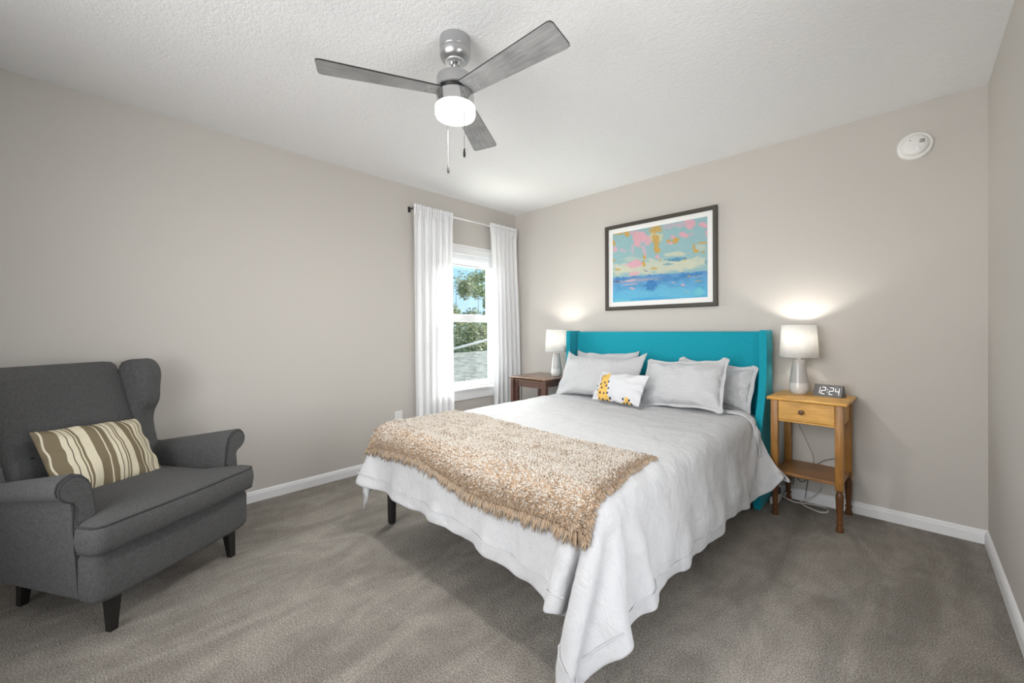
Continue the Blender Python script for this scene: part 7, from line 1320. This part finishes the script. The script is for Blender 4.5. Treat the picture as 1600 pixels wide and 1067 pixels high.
for q_ in range(NR):
    a_, b_ = rings[q_], rings[q_+1]; n = len(a_)
    for k in range(n):
        if len(b_) > 1: bm.faces.new((a_[k], a_[(k+1) % n], b_[(k+1) % n], b_[k]))
        else: bm.faces.new((a_[k], a_[(k+1) % n], b_[0]))
cu = obj('seat_cushion', bm, 'chair_fabric', ch, angle=70)
for li in (1, 5):
    bm = B(); tube(bm, [Vector(p) for p in P[li]], .0045, 8, True); obj('piping', bm, 'chair_piping', cu)
# arms with rolled tops
SECT = [(.272, .155), (.272, .300), (.274, .450), (.284, .545), (.297, .590), (.320, .618), (.348, .630), (.374, .624), (.393, .605), (.399, .580), (.392, .556), (.376, .541), (.357, .532), (.350, .50), (.346, .40), (.340, .28), (.332, .155)]
def arm_sec(x):
    f = max(0, min(1, (-.055-x)/.50)); o = []
    for w_, z in SECT:
        k = max(0, (z-.30)/.33); zz_ = z-.085*f*k
        ww = w_ - .012*f*(1 if w_ > .36 else 0) - .02*f*(z < .5 and w_ > .3)
        o.append((x, ww, zz_))
    return o
for s in (-1, 1):
    bm = B(); P = []
    for x in np.linspace(-.055, -.60, 13): P.append([(p[0], s*p[1], p[2]) for p in arm_sec(x)])
    V = grid(bm, P, closev=True); bm.faces.new(V[0]); bm.faces.new(V[-1])
    ar = obj('arm', bm, 'chair_fabric', ch, angle=65)
    c0 = Vector((0, .335, .45))
    fpts = [Vector((-.052, s*p[1], p[2])) for p in arm_sec(-.055)]
    cxp = Vector((-.052, s*.325, .50))
    sh_ = []
    for p in fpts[2:15]:
        d = Vector((0, (p-cxp).y, (p-cxp).z)); L = d.length; sh_.append(cxp+d*(1-.014/L))
    bm = B(); f0 = [bm.verts.new(p+Vector((.000, 0, 0))) for p in sh_]; f1 = [bm.verts.new(p+Vector((.009, 0, 0))) for p in sh_]
    n = len(sh_); bm.faces.new(f1)
    for k in range(n): bm.faces.new((f0[k], f0[(k+1) % n], f1[(k+1) % n], f1[k]))
    obj('arm_front_panel', bm, 'chair_fabric', ar, False)
    bm = B(); tube(bm, smooth_path([p+Vector((.004, 0, 0)) for p in sh_], 3), .0052, 8); obj('piping', bm, 'chair_piping', ar)
# backrest: reclined, soft
bm = B(); st = []
prof = [(-.520, .36, .255, .060), (-.530, .40, .262, .072), (-.548, .48, .264, .078), (-.572, .565, .264, .074), (-.585, .592, .264, .064), (-.598, .62, .264, .070), (-.630, .72, .266, .070), (-.665, .83, .266, .064), (-.690, .92, .264, .056), (-.703, .965, .258, .044), (-.709, .983, .246, .030), (-.712, .990, .22, .014)]
for x, z, hw, th in prof:
    n_ = Vector((.96, 0, .28)); st.append((Vector((x-.060, 0, z))+n_*0, (0, hw, 0), n_*th))
sweep(bm, st, 48, 5); bk = obj('backrest', bm, 'chair_fabric', ch, angle=None)
for yy in (-.17, 0, .17):
    bm = B(); bmesh.ops.create_uvsphere(bm, u_segments=14, v_segments=8, radius=.013, matrix=Matrix.Translation((-.585+.006, yy, .592)) @ Matrix.Diagonal((.5, 1, 1, 1)).to_4x4()); obj('button', bm, 'button_dark', bk)
# outer back shell
bm = B(); st = []
for x, z, hw, th in ((-.640, .16, .285, .045), (-.655, .30, .290, .045), (-.680, .50, .290, .045), (-.715, .70, .285, .042), (-.748, .88, .275, .040), (-.760, .95, .262, .034), (-.764, .975, .24, .020)):
    st.append(((x, 0, z), (0, hw, 0), (th, 0, 0)))
sweep(bm, st, 40, 6); obj('back_shell', bm, 'chair_fabric', ch, angle=60)
# wings
wo_ = smooth_path([(-.735, 0, .955), (-.690, 0, .988), (-.630, 0, 1.003), (-.585, 0, .993), (-.553, 0, .960), (-.542, 0, .910), (-.548, 0, .850), (-.552, 0, .775), (-.578, 0, .715), (-.582, 0, .665), (-.570, 0, .610), (-.552, 0, .555), (-.545, 0, .50), (-.60, 0, .46), (-.66, 0, .48), (-.69, 0, .60), (-.72, 0, .78)], 5, True)
for s in (-1, 1):
    bm = B()
    def flare(p): return .010+max(0, min(1, (p[0]+.72)/.2))*.022*max(0, min(1, (p[1]-.5)/.3))
    o2_ = [(p.x, p.z) for p in wo_]
    prism(bm, o2_, lambda p: Vector((p[0], s*(.243+(.014 if s < 0 else 0)+flare(p)), p[1])), lambda p: Vector((p[0], s*(.312+(.010 if s < 0 else 0)+flare(p)), p[1])), .030, 5)
    obj('wing', bm, 'chair_fabric', ch, angle=None)

# striped cushion resting in the chair
F, Bk = pillow_grid(.405, .345, .14, 44, 30, .03, 21, 2.2, .55, .10)
bm = B(); pillow_mesh(bm, F, Bk); cs = obj('striped_cushion', bm, 'striped_cotton', angle=None); subsurf(cs, 1)
tag(cs, 'brown and cream striped rectangular cushion in the armchair', 'cushion')
def chair_w(x, y, z): return Matrix.Translation((.828, -3.052, 0)) @ Matrix.Rotation(AF, 4, 'Z') @ Vector((x, y, z))
# facing the chair front (+x local): pillow normal leans back
mloc = Matrix.Translation((.828, -3.052, 0)) @ Matrix.Rotation(AF, 4, 'Z') @ Matrix.Translation((-.335, -.02, .452)) \
    @ Matrix.Rotation(R(90), 4, 'Z') @ Matrix.Rotation(R(52), 4, 'X') @ Matrix.Rotation(R(-4), 4, 'Z') @ Matrix.Translation((0, .155, .0))
cs.matrix_world = mloc
